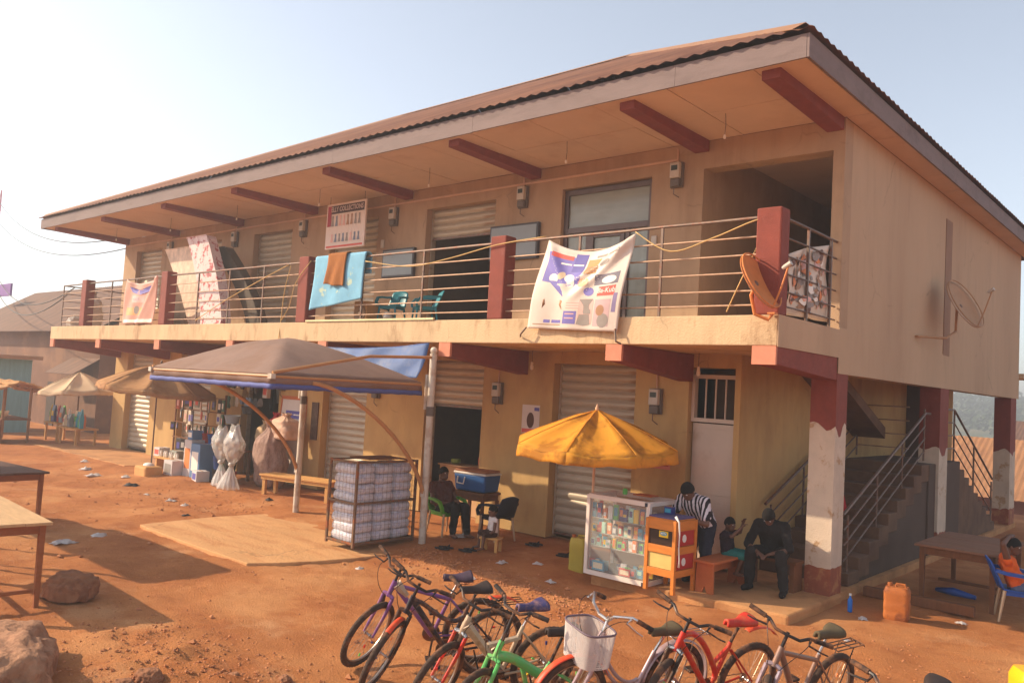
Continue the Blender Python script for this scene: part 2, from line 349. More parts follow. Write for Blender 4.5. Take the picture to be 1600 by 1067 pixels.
XL, DEP = -22.4, 12.1
up_open = [(-21.55,-19.9), (-18.2,-16.5), (-14.9,-13.2), (-11.65,-9.95), (-8.42,-6.5), (-4.91,-3.08), (-2.15,-.16)]
lo_open = [(-21.55,-19.9), (-18.2,-16.5), (-14.9,-13.25), (-11.5,-9.95), (-8.12,-6.55), (-4.88,-3.2), (-2.24,-1.48)]
def front_wall(name, ops, z0, zt, z1, x0, x1, m):
    b = MB(); e = x0
    for a, c in ops: b.box(e, a, 0, .3, z0, zt); e = c
    if x1-e > .01: b.box(e, x1, 0, .3, z0, zt)
    b.box(x0, x1, 0, .3, zt, z1)
    return b.build(name, m, bld)
front_wall('upper_wall', up_open, 3.57, 6.07, 6.5, XL, 0, cream_up)
front_wall('lower_wall', lo_open, 0, 3.0, 3.2, XL, -1.39, cream_lo)
MB().box(-.16, 0, .302, DEP, 3.572, 6.5).build('side_wall', cream_side, bld)
MB().box(XL, XL+.2, .302, DEP, 3.572, 6.5).box(XL, XL+.2, .302, DEP, 0, 3.198).build('side_wall', cream_up, bld)
MB().box(XL+.202, -.162, DEP-.2, DEP-.002, 3.572, 6.5).box(XL+.202, -1.56, DEP-.2, DEP-.002, 0, 3.198).build('back_wall', cream_up, bld)
MB().box(-.010, .012, 5.2, 5.62, 3.58, 6.1).build('side_strip', mat('brown strip', lin(150,116,94), .9, .1, 2), bld)
# slabs
MB().box(.001, .010, -1.968, .0, 3.19, 3.572).box(.001, .010, .002, DEP, 2.975, 3.60).build('side_band', cream_side, bld)
MB().prism([(-23.6,-1.75), (-17.3,-1.75), (-17.1,-1.2), (-17.1,.3), (-23.6,.3)], -.35, .0).build('walkway_slab', conc, bld, bevel=.02)
fl = MB().box(XL, 0, -1.97, DEP, 3.2, 3.57); fl.build('balcony_slab', slab_m, bld, bevel=.012)
eb = MB().box(-.30, .004, .42, DEP+.004, 2.98, 3.19); eb.build('edge_beam', cream_side, bld)
MB().box(XL-.1, 0, .31, DEP, -.25, -.006).build('floor_slab', conc, bld)
# raised walkway in front of the last shops: irregular worn edge
wk = MB(); pts = []
for i in range(0, 31):
    x = -2.75+i*(2.80/30); pts.append((x, -1.62+.16*(x+2.75)/2.8+.02*nz(x*3, 1)))
wk.prism(pts+[(.06, .305), (-2.75, .305)], -.35, 0); wk.build('walkway_slab', conc, bld, bevel=.03)
# maroon cantilever beams under the balcony and under the roof
bx = [-22.2, -19.0, -15.6, -12.25, -8.92, -5.6, -2.3, -.155]
for i, x in enumerate(bx):
    b = MB(); w_ = .13 if i < 7 else .15; zb_ = 2.78 if i < 7 else 2.88
    b.add([(x-w_, .0-.003, zb_), (x+w_, -.003, zb_), (x+w_, -.003, 3.197), (x-w_, -.003, 3.197), (x-w_, -1.94, 2.98), (x+w_, -1.94, 2.98), (x+w_, -1.94, 3.197), (x-w_, -1.94, 3.197)],
          [(0,1,2,3),(4,7,6,5),(0,4,5,1),(3,2,6,7),(0,3,7,4),(1,5,6,2)]); b.build('balcony_beam', maroon, bld, bevel=.008)
    b = MB().box(x-w_, x+w_, -1.985, -1.94, 2.975, 3.197); b.build('beam_end', mat('salmon paint', lin(206, 132, 104), .8, .12, 6), bld)
rbx = [-22.25, -19.0, -15.55, -12.31, -8.99, -5.54, -2.19, -.14]
for x in rbx:
    b = MB(); w_ = .12; ye = -2.12
    b.add([(x-w_, -.003, 6.33), (x+w_, -.003, 6.33), (x+w_, -.003, 6.515), (x-w_, -.003, 6.515), (x-w_, ye, 6.39), (x+w_, ye, 6.39), (x+w_, ye, 6.515), (x-w_, ye, 6.515)],
          [(0,1,2,3),(4,7,6,5),(0,4,5,1),(3,2,6,7),(0,3,7,4),(1,5,6,2)]); b.build('roof_beam', maroon, bld, bevel=.008)
# soffit boards, each a panel of its own
OV, OX, OXL, ZE, ZT = 2.27, .36, .55, 6.5, 6.78
sof = part('soffit', bld)
x = XL-OXL+.02
while x < OX-.03:
    x1 = min(x+1.19, OX-.02)
    for (ya, yb) in ((-OV+.02, -1.12), (-1.11, -.004)):
        dz = RNG.uniform(-.004, .004); MB().box(x, x1-.012, ya, yb, ZE+.006+dz, ZE+.02+dz).build('soffit_panel', soffit_m, sof)
    x = x1
y = .0
while y < DEP+.3:
    MB().box(.006, OX-.02, y+.006, min(y+1.2, DEP+.35)-.008, ZE+.004, ZE+.018).build('soffit_panel', soffit_m, sof); y += 1.2
MB().box(XL+.2, -.17, .302, DEP-.2, ZE-.01, ZE+.02).build('inner_ceiling', soffit_m, bld)
# fascia boards
fas = part('fascia', bld); x = XL-OXL
while x < OX-.01:
    x1 = min(x+3.6, OX); dz = RNG.uniform(-.008, .008)
    MB().box(x, x1-.004, -OV-.03, -OV, ZE-.02+dz, ZT-.02).build('fascia_board', fascia_m, fas); x = x1
y = -OV-.03
while y < DEP+.5:
    y1 = min(y+3.6, DEP+.6); MB().box(OX+.001, OX+.03, y, y1-.004, ZE-.02, ZT-.02).build('fascia_board', fascia_m, fas); y = y1
MB().box(XL-OXL-.03, XL-OXL-.001, -OV-.03, DEP+.6, ZE-.02, ZT-.02).build('fascia_board', fascia_m, fas)
MB().box(XL-OXL, OX, DEP+.57, DEP+.6, ZE-.02, ZT-.02).build('fascia_board', fascia_m, fas)
# hipped roof of corrugated sheets
rx0, rx1, ry0, ry1 = XL-OXL-.09, OX+.09, -OV-.10, DEP+.68
S = (ry1-ry0)/2; TAN = math.tan(rad(27.8))
roof = part('roof', bld)
def roof_side(length, depth_at, place, step=.82):
    a = 0.
    while a < length-.01:
        b_ = min(a+step, length); n = max(4, int((b_-a)/.0512)); mb = MB(); cols = []
        lift = .006*((int(a/step)) % 2)
        for i in range(n+1):
            t = a+(b_-a)*i/n; ph = (t/.205) % 1; hgt = .032*(1 if .22 < ph < .5 else (0 if ph > .72 or ph < .0 else .5))+lift
            d = max(.02, depth_at(t)); cols.append([place(t, d*k/3, hgt) for k in range(4)])
        vs = [p for c in cols for p in c]; fs = [(i*4+k, (i+1)*4+k, (i+1)*4+k+1, i*4+k+1) for i in range(n) for k in range(3)]
        mb.add(vs, fs); mb.build('roof_sheet', roof_m, roof); a = b_
LX = rx1-rx0; LY = ry1-ry0
roof_side(LX, lambda t: min(S, t, LX-t), lambda t, d, h: (rx0+t, ry0+d, ZT+d*TAN+h))
roof_side(LY, lambda t: min(S, t, LY-t), lambda t, d, h: (rx1-d, ry0+t, ZT+d*TAN+h))
roof_side(LX, lambda t: min(S, t, LX-t), lambda t, d, h: (rx1-t, ry1-d, ZT+d*TAN+h), 1.64)
roof_side(LY, lambda t: min(S, t, LY-t), lambda t, d, h: (rx0+d, ry1-t, ZT+d*TAN+h), 1.64)
zr = ZT+S*TAN
for (p, q) in (((rx1, ry0, ZT), (rx1-S, ry0+S, zr)), ((rx0, ry0, ZT), (rx0+S, ry0+S, zr)), ((rx1, ry1, ZT), (rx1-S, ry1-S, zr)), ((rx0, ry1, ZT), (rx0+S, ry1-S, zr)), ((rx1-S, ry0+S, zr), (rx0+S, ry0+S, zr))):
    b = MB(); p = Vector(p); q = Vector(q); t = (q-p).normalized(); p = p+t*(.22 if p.z < ZT+.1 else 0); sd = t.cross(Vector((0,0,1))).normalized()*.16
    b.add([p+sd+Vector((0,0,-.03)), p+Vector((0,0,.07)), p-sd+Vector((0,0,-.03)), q+sd+Vector((0,0,-.03)), q+Vector((0,0,.07)), q-sd+Vector((0,0,-.03))], [(0,1,4,3),(1,2,5,4)]); b.build('ridge_cap', cap_m, roof, solid=.006)
# columns at the open stairwell corner: maroon top and foot, peeling paint between
for i, (ya, yb) in enumerate(((0., .41), (5.16, 5.73), (11.3, 11.9))):
    zm = (2.28, 1.9, 1.75)[i]; c = part('column', bld)
    b = MB(); n = 14; x0, x1 = -.352, -.002
    ring = [(x0, ya), (x1, ya), (x1, yb), (x0, yb)]; seg = []
    for k in range(4):
        (a0, b0), (a1, b1) = ring[k], ring[(k+1) % 4]
        for j in range(6): seg.append((a0+(a1-a0)*j/6, b0+(b1-b0)*j/6))
    N_ = len(seg)
    top = [(x, y, 2.975) for x, y in seg]
    e_up = [(x, y, zm+.16*nz(x*5+i*3, y*5, i*5.)+(-.02 if k < 6 else -.16)*(.5+.5*math.sin(k*.9))) for k, (x, y) in enumerate(seg)]
    e_lo = [(x, y, .36+.05*nz(x*9, y*9, i*9.+4)) for x, y in seg]; bot = [(x, y, -.13) for x, y in seg]
    for nm, A, B, m in (('column_top', top, e_up, maroon), ('column_shaft', e_up, e_lo, peel), ('column_foot', e_lo, bot, mat('faded maroon', lin(150, 82, 58), .85, .2, 6, col2=lin(176,124,80), c2scale=6, c2amt=.8))):
        q = MB(); q.v = A+B; q.f = [(k, (k+1) % N_, N_+(k+1) % N_, N_+k) for k in range(N_)]; q.build(nm, m, c)
# interior partitions and back walls of the shops
for x in (-19.0, -15.6, -12.25, -8.92, -5.6):
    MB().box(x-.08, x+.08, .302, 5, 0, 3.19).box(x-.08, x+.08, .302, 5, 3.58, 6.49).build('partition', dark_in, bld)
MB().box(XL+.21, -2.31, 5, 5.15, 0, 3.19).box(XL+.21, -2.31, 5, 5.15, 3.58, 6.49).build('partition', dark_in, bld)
MB().box(-2.30, -2.152, .302, 9, 3.58, 6.49).build('partition', cream_up, bld)
MB().box(-2.15, -.17, 8.6, 8.75, 3.58, 6.49).build('partition', cream_up, bld)
MB().box(-1.56, -1.39, .302, DEP-.21, 0, 3.19).build('stairwell_wall', cream_lo, bld)
MB().box(-1.388, -.75, 8.0, 8.12, 0, 3.19).build('partition', grey_wall, bld)  # added wall, put in to darken the stairwell behind the landing

# roller shutters, slat by slat
slat0 = {}
def shutter(x0, x1, z0, z1, yy):
    sh = part('shutter', bld, (x0, yy, z0)); p = .145; n = int((z1-z0)/p+.5); key = round(x1-x0, 2)
    if key not in slat0:
        wd = x1-x0; prof = [(0,0), (-.012,.018), (-.028,.05), (-.030,.085), (-.016,.116), (0,.128), (.004,.145)]
        b = MB(); b.v = [(xx, y_, z_) for xx in (0, wd) for (y_, z_) in prof]; k = len(prof)
        b.f = [(i, k+i, k+i+1, i+1) for i in range(k-1)]; slat0[key] = b.mesh('slat'); slat0[key].materials.append(shut_m)
        slat0[key].polygons.foreach_set('use_smooth', [True]*(k-1))
    for i in range(n):
        o = bpy.data.objects.new('slat', slat0[key]); COL.objects.link(o); o.parent = sh; o.location = (0, RNG.uniform(-.002, .002), (z1-z0)-(i+1)*p)
    for xg in (-.015, x1-x0+.015): MB().box(xg-.015, xg+.015, -.05, .05, 0 if n > 12 else (3.58 if z0 > 3.5 else .02)-z0, z1-z0).build('guide_rail', shut_m, sh)
    MB().box(0, x1-x0, -.03, .03, -.04+(z1-z0-n*p), (z1-z0-n*p)).build('bottom_bar', steel, sh)
for i, (a, c) in enumerate(up_open[:5]):
    if i == 4: shutter(a+.04, c-.04, 5.45, 6.07, .2)
    else: shutter(a+.04, c-.04, 3.6, 6.07, .2)
for i in (0, 1, 3, 5): a, c = lo_open[i]; shutter(a+.04, c-.04, .05, 3.0, .22)
shutter(lo_open[4][0]+.04, lo_open[4][1]-.04, 2.2, 3.0, .22); shutter(lo_open[2][0]+.04, lo_open[2][1]-.04, 2.75, 3.0, .22)

# glazed shopfront door on the balcony
alu = mat('grey aluminium frame', lin(104, 88, 84), .45, .1, 6, metal=.4)
pane_m = glass_mat('dusty glass', lin(178, 182, 172), .55, .12)
d = part('glass_door', bld); a, c = up_open[5]; zt, zm = 6.05, 5.33; fy = .12
fr = MB()
for (xa, xb, za, zb) in ((a, a+.09, 3.575, zt), (c-.09, c, 3.575, zt), (a+.09, c-.09, zt-.09, zt), (a+.09, c-.09, zm-.05, zm+.05), (a+.50, a+.58, 3.575, zm-.05), (c-.52, c-.44, 3.575, zm-.05), (a+.09, a+.50, 3.575, 3.68), (c-.44, c-.09, 3.575, 3.68)):
    fr.box(xa, xb, fy-.04, fy+.04, za, zb)
fr.build('frame', alu, d, bevel=.006)
lf = MB(); L0, L1 = a+.585, c-.525
for (xa, xb, za, zb) in ((L0, L0+.09, 3.6, zm-.06), (L1-.09, L1, 3.6, zm-.06), (L0+.09, L1-.09, zm-.16, zm-.06), (L0+.09, L1-.09, 3.6, 3.72), (L0+.09, L1-.09, 4.45, 4.53)): lf.box(xa, xb, fy-.06, fy+.02, za, zb)
lf.build('door_leaf', alu, d, bevel=.006)
for (xa, xb, za, zb, yy) in ((a+.09, c-.09, zm+.05, zt-.09, fy), (a+.09, a+.5, 3.68, zm-.05, fy), (c-.44, c-.09, 3.68, zm-.05, fy), (L0+.09, L1-.09, 4.53, zm-.16, fy-.02), (L0+.09, L1-.09, 3.72, 4.45, fy-.02)):
    MB().box(xa, xb, yy-.004, yy+.004, za, zb).build('pane', pane_m, d)
MB().tube([(L1-.05, fy-.07, 4.5), (L1-.05, fy-.12, 4.52), (L1-.05, fy-.12, 4.68), (L1-.05, fy-.07, 4.7)], .012).build('handle', steel, d)
for k in range(9):
    MB().box(a+.1, c-.1, .26, .27, 3.75+k*.26, 3.86+k*.26).build('blind_slat', mat('pale blind', lin(196,190,178), .8, .1, 3), d)
# metal door and barred transom at the foot of the stairs
d = part('metal_door', bld); a, c = lo_open[6]
white_door = mat('dirty white door', lin(206, 184, 166), .6, .07, 2, .1, 30, col2=lin(170,130,100), c2scale=1.6, c2amt=.6, c2lo=.55, c2hi=.75)
MB().box(a+.02, c-.02, .14, .18, .05, 2.16).build('door_leaf', white_door, d, bevel=.006)
MB().box(a+.06, c-.06, .128, .14, .12, 1.0).box(a+.06, c-.06, .128, .14, 1.1, 2.08).build('door_panel', white_door, d, bevel=.01)
tf = MB().box(a+.002, c-.002, .1, .2, 2.18, 2.24).box(a+.002, c-.002, .1, .2, 2.84, 2.9).box(a+.002, a+.05, .1, .2, 2.24, 2.84).box(c-.05, c-.002, .1, .2, 2.24, 2.84); tf.build('transom_frame', white_door, d)
for k in range(3): MB().tube([(a+.05+(c-a-.1)*(k+1)/4, .15, 2.24), (a+.05+(c-a-.1)*(k+1)/4, .15, 2.84)], .014, 6).build('bar', white_door, d)
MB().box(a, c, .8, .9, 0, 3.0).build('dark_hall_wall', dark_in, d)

# balcony railing
yR = -1.88; zrail = [4.77, 4.54, 4.32, 4.10, 3.88, 3.70]
ral = part('balcony_railing', bld)
px = [-20.25, -15.5, -9.72, -4.56, -.16]
for x in px: MB().box(x-.16, x+.16, yR-.09, yR+.16, 3.57, 4.87).build('railing_pillar', maroon, bld, bevel=.02)
ends = [(-21.9, px[0]-.16)]+[(px[i]+.16, px[i+1]-.16) for i in range(4)]
for (a, c) in ends:
    n = max(1, round((c-a)/1.55))
    for k, z in enumerate(zrail):
        sg = [(a+(c-a)*j/6, yR+.006*nz(a+j, k), z+.008*nz(j*1.3+a, k*2.)) for j in range(7)]
        MB().tube(sg, .021 if k == 0 else .012, 7).build('rail', rail_pale if k else steel, ral)
    for j in range(0 if a < -21 else 1, n):
        x = a+(c-a)*j/n; MB().box(x-.016, x+.016, yR-.014, yR+.014, 3.57, 4.78).build('upright', steel, ral)
xs_ = -.06
for k, z in enumerate(zrail): MB().tube([(xs_, yR+.16, z), (xs_, -.9, z+.004), (xs_, -.02, z)], .019 if k == 0 else .012, 7).build('rail', steel, ral)
for y in (-1.0, -.22): MB().box(xs_-.016, xs_+.016, y-.016, y+.016, 3.57, 4.78).build('upright', steel, ral)
for k, z in enumerate(zrail): MB().tube([(-21.9, yR, z), (-21.9, -.9, z), (-21.9, -.02, z)], .019 if k == 0 else .012, 7).build('rail', steel, ral)
MB().box(-21.916, -21.884, -1.0, -.96, 3.57, 4.78).build('upright', steel, ral)

# stairs: flight up to a landing, railing, second flight down the far side
st = part('staircase', bld); n = 9; y0, y1, zl = .85, 4.75, 1.6
for i in range(n):
    ya = y0+(y1-y0)*i/n; yb = y0+(y1-y0)*(i+1)/n
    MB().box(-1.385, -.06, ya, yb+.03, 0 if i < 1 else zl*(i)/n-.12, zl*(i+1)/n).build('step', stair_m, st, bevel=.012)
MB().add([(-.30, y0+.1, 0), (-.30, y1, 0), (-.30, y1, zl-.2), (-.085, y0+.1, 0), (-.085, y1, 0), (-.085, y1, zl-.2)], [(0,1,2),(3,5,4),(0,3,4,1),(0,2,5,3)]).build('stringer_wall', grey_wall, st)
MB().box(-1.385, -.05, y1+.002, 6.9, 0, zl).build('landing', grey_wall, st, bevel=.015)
for i in range(8):
    ya = 6.902+i*.4; MB().box(-1.1, -.06, ya, ya+.4, 0, zl*(1-(i+1)/9.)).build('step', stair_m, st, bevel=.01)
for x in (-.14, -1.30):
    for dz, r in ((.9, .024), (.68, .013), (.46, .013), (.24, .013)):
        MB().tube([(x, y0-.05, dz+.1), (x, y1, zl+dz), (x, y1+.3, zl+dz)] if dz > .8 else [(x, y0, dz+.1), (x, y1, zl+dz)], r, 7).build('stair_rail', steel, st)
    for k in range(4):
        t = k/3; MB().tube([(x, y0+.15+(y1-y0-.2)*t, .06+zl*t), (x, y0+.15+(y1-y0-.2)*t, .98+zl*t)], .018, 6).build('stair_post', steel, st)
for dz, r in ((1.0, .022), (.75, .013), (.5, .013), (.25, .013)):
    MB().tube([(-.14, 5.75, zl+dz), (-.14, 6.75, zl+dz), (-.14, 10.2, dz+.1)], r, 7).build('stair_rail', steel, st)
    MB().tube([(-.42, 4.8, zl+dz), (-1.35, 4.8, zl+dz)], .012, 6).build('landing_rail', rail_pale, st)
for (y, z) in ((5.75, zl), (6.75, zl), (8.4, .85), (10.1, .05)): MB().tube([(-.14, y, z), (-.14, y, z+1.0)], .02, 6).build('stair_post', steel, st)
# upper flight rising behind, seen as a dark sloping soffit
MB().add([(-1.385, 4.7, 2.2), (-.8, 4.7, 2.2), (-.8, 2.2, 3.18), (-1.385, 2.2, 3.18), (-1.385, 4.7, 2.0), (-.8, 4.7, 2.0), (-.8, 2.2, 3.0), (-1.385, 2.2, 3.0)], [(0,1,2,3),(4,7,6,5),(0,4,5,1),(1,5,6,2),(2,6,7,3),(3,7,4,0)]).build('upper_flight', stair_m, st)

# conduit, pendant cords and bulb holders
MB().tube([(-22.2, -.02, 6.27), (-2.6, -.02, 6.27)], .022, 6).build('conduit', pipe_m, bld)
bulb_m = mat('bulb holder', lin(226, 206, 186), .4, .05, 5)
for (x, y) in ((-1.3,-1.0), (-4.0,-1.1), (-7.2,-1.1), (-10.6,-1.1), (-13.9,-1.1), (-17.2,-1.1), (-20.5,-1.1)):
    c = MB().tube([(x, y, 6.5), (x+.01, y, 6.33), (x, y, 6.2)], .005, 5).build('pendant_cord', steel, bld); MB().lathe([(.006,0),(.018,-.01),(.02,-.05),(.012,-.06)], 8, TR(x, y, 6.2)).build('bulb_holder', bulb_m, c)
for (x) in (-5.1, -1.9):
    c = MB().tube([(x, -.35, 3.2), (x, -.35, 3.0)], .005, 5).build('pendant_cord', steel, bld); MB().lathe([(.008,0),(.022,-.01),(.024,-.06),(.03,-.07),(.03,-.12),(.012,-.14)], 8, TR(x, -.35, 3.0)).build('bulb_holder', bulb_m, c)

# ------------------------------------------------------------------ fixtures on the building
meter_w = mat('meter casing', lin(196, 184, 170), .45, .08, 6); meter_g = mat('meter base grey', lin(110, 98, 90), .6, .12, 6); lcd = mat('meter display', lin(60, 66, 60), .3, .1, 9)
def meter(x, z, label, y=-.0):
    t = thing('electricity_meter', label, 'meter', (x, y, z), 0, 'electricity meters on the shop walls')
    MB().box(-.11, .11, -.05, -.004, -.20, .20).build('backplate', meter_g, t, bevel=.006)
    c = MB().box(-.085, .085, -.13, -.05, -.06, .19).build('casing', meter_w, t, bevel=.015)
    MB().box(-.055, .055, -.134, -.13, .06, .14).build('display', lcd, c)
    MB().box(-.08, .08, -.11, -.05, -.19, -.07).build('terminal_cover', meter_g, t, bevel=.01)
    MB().tube([(-.03, -.06, -.2), (-.04, -.05, -.3), (.05, -.04, -.36)], .008, 6).build('cable', steel, t)
    MB().tube([(0, -.03, .2), (0, -.03, .42)], .014, 6).build('conduit_stub', pipe_m, t)
    return t
for x, z, l in ((-2.6, 6.02, 'upper meter between the glass door and the open passage'), (-5.8, 6.02, 'upper meter between the open dark doorway and the glass door'), (-9.4, 6.0, 'upper meter right of the hanging collections sign'),
                (-12.68, 6.02, 'upper meter left of the hanging collections sign'), (-15.75, 6.0, 'upper meter above the leaning mattresses'), (-19.3, 6.0, 'upper meter beside the leftmost balcony shutter'),
                (-2.79, 2.45, 'lower meter between the big shutter and the white metal door'), (-6.14, 2.42, 'lower meter right of the half-raised shutter'), (-9.6, 2.35, 'lower meter under the canopy edge beside a closed shutter'), (-13.1, 2.35, 'lower meter above the leaning white notice board')):
    meter(x, z, 'grey and white electricity '+l)
for x, z, l in ((-2.98, 5.0, 'small white switch box right of the glass balcony door'), (-9.75, 5.45, 'small pale switch box below the upper meter by the collections sign')):
    t = tag(MB().box(x-.05, x+.05, -.03, -.003, z-.09, z+.09).build('switch_box', meter_w, bevel=.01), l, 'switch box')

# satellite dishes
def dish(name_label, loc, face, R, m, mount):
    t = thing('satellite_dish', name_label, 'dish', loc)
    f = Vector(face).normalized(); q = f.to_track_quat('Z', 'Y').to_matrix().to_4x4()
    b = MB(); prof = [(R*k/7, R*.13*(k/7)**2) for k in range(8)]; vs = []; n = 30
    for (r, z) in prof:
        for j in range(n): a = 2*math.pi*j/n; vs.append((r*math.cos(a)*.92+0.0001*j, r*math.sin(a), z))
    b.add(vs, [(i*n+j, i*n+(j+1) % n, (i+1)*n+(j+1) % n, (i+1)*n+j) for i in range(7) for j in range(n)], q); d = b.build('reflector', m, t, smooth=1, solid=.008)
    MB().tube([q @ Vector((R*.92*math.cos(2*math.pi*j/n), R*math.sin(2*math.pi*j/n), R*.22)) for j in range(n)], .010, 6, closed=True).build('rim', m, d)
    tip = q @ Vector((0, 0, R*1.25)) + Vector((0, 0, -R*.05)); low = q @ Vector((0, -R*.95, R*.2)) if (q @ Vector((0,-1,0))).z < 0 else q @ Vector((0, R*.95, R*.2))
    a = MB().tube([low, low*.5+tip*.5+Vector((0,0,-.03)), tip], .012, 6).build('feed_arm', m, t)
    MB().tube([tip-f*-.03, tip-f*.05, tip-f*.09], [.03,.028,.02], 10).build('feed_horn', meter_w, a)
    MB().tube([(0,0,0)]+mount, .022, 8).build('mount_pole', m, t); MB().ball((-f.x*.04, -f.y*.04, -f.z*.04), (.06,.06,.06)).build('bracket', steel, t)
    e = Vector(mount[-1]); MB().cbox(e, (.09,.09,.02) if abs(e.z) > abs(e.x) else (.02,.09,.16)).build('foot_plate', m, t)
    return t
dish('orange painted satellite dish on the balcony corner beside the maroon pillar', (-.20, -2.16, 3.92), (.90, -.07, .49), .37, mat('orange dish paint', lin(208, 126, 68), .6, .12, 6), [(-.06, .0, -.14), (-.02, .03, -.36), (.12, .10, -.42), (.16, .12, -.345)])
dish('pale satellite dish on a bracket pole on the plain side wall', (.42, 4.6, 4.40), (.87, -.20, .48), .47, mat('tan dish paint', lin(176, 132, 94), .6, .1, 6), [(-.05, -.05, -.03), (-.06, -.05, -.45), (-.1, -.5, -.6), (-.405, -1.1, -.62)])

# ------------------------------------------------------------------ banners and cloth on the railing
def lerp(a, b, t): return a+(b-a)*t
def printed(surf, base_label, cat, name, base_m, prints, nu=40, nv=40, group=None, extra=None):
    """hung sheet: surf(u,v) is its shape; prints are flat ink patches that follow the same folds"""
    t = thing(name, base_label, cat, (0,0,0), 0, group)
    MB().sheet(surf, nu, nv).build('sheet', base_m, t, smooth=1, solid=.003)
    def nrm(u, v):
        e = .004; a = Vector(surf(u+e, v))-Vector(surf(u-e, v)); b = Vector(surf(u, v+e))-Vector(surf(u, v-e)); n = a.cross(b).normalized()
        return n if n.y < 0 else -n
    for pr in prints:
        nm, m, off = pr[0], pr[1], pr[2]; b = MB()
        if pr[3] == 'rect':
            u0, u1, v0, v1 = pr[4]; k = max(2, int((u1-u0)*nu)); l = max(2, int((v1-v0)*nv))
            b.sheet(lambda u, v: tuple(Vector(surf(lerp(u0, u1, u), lerp(v0, v1, v)))+nrm(lerp(u0, u1, u), lerp(v0, v1, v))*off), k, l)
        elif pr[3] == 'poly':
            cu, cv, pts = pr[4]; n = len(pts); vs = [(cu, cv)]
            for k in range(1, 4): vs += [(cu+du*k/3, cv+dv*k/3) for du, dv in pts]
            fs = [(0, 1+i, 1+(i+1) % n) for i in range(n)]+[(1+k*n+i, 1+(k+1)*n+i, 1+(k+1)*n+(i+1) % n, 1+k*n+(i+1) % n) for k in range(2) for i in range(n)]
            b.add([tuple(Vector(surf(u, v))+nrm(u, v)*off) for u, v in vs], fs)
        else:
            txt, cu, cv, sz, asp = pr[4]; vs, fs = text_mesh(txt, 1., .01)
            b.add([tuple(Vector(surf(cu+x*sz, cv-y*sz*asp))+nrm(cu+x*sz, cv-y*sz*asp)*off) for x, y, z in vs], fs)
        b.build(nm, m, t, smooth=1)
    return t
def ell(a, b, n=14, rot=0): return [(a*math.cos(2*math.pi*i/n)*math.cos(rot)-b*math.sin(2*math.pi*i/n)*math.sin(rot), a*math.cos(2*math.pi*i/n)*math.sin(rot)+b*math.sin(2*math.pi*i/n)*math.cos(rot)) for i in range(n)]
def ink(n, r, g_, b_): return mat('ink '+n, lin(r, g_, b_), .6, .08, 8)
vinyl = cloth_mat('white vinyl banner', lin(238, 222, 208), .4, .05, 3, .25)
I_blue, I_dblue, I_red, I_grey, I_br, I_white, I_ora, I_pink = ink('blue',122,112,178), ink('deep blue',98,90,160), ink('red',214,92,78), ink('grey',152,140,132), ink('brown',170,126,94), ink('white',240,228,214), ink('orange',226,132,72), ink('pink',226,176,164)
def big_banner(u, v):
    tl, tr, bl, br = Vector((-3.57,0,4.74)), Vector((-2.05,0,4.71)), Vector((-3.80,0,3.42)), Vector((-2.22,0,3.36))
    p = tl.lerp(tr, u).lerp(bl.lerp(br, u), v); k = 4*u*(1-u); p.z -= .21*k*(1-v)**1.6
    yy = -1.93-.12*smst(0, .75, v)-.035*math.sin(v*3.1)
    for (cx, cz, ex, ez) in ((0.02, 0, .42, .62), (.98, 0, .40, .70), (.98, 0, .30, .5)):
        du, dv = ex-cx, ez-cz; L = math.hypot(du, dv); t_ = ((u-cx)*du+(v-cz)*dv)/L/L; d = abs((u-cx)*dv-(v-cz)*du)/L
        yy -= .05*math.exp(-(d/.045)**2)*smst(-.05, .15, t_)*(1-smst(.6, 1.1, t_))
    yy -= .02*math.sin(u*9+v*3)*(1-v)*.6+.012*math.sin(u*17)*v
    return (p.x, yy, p.z)
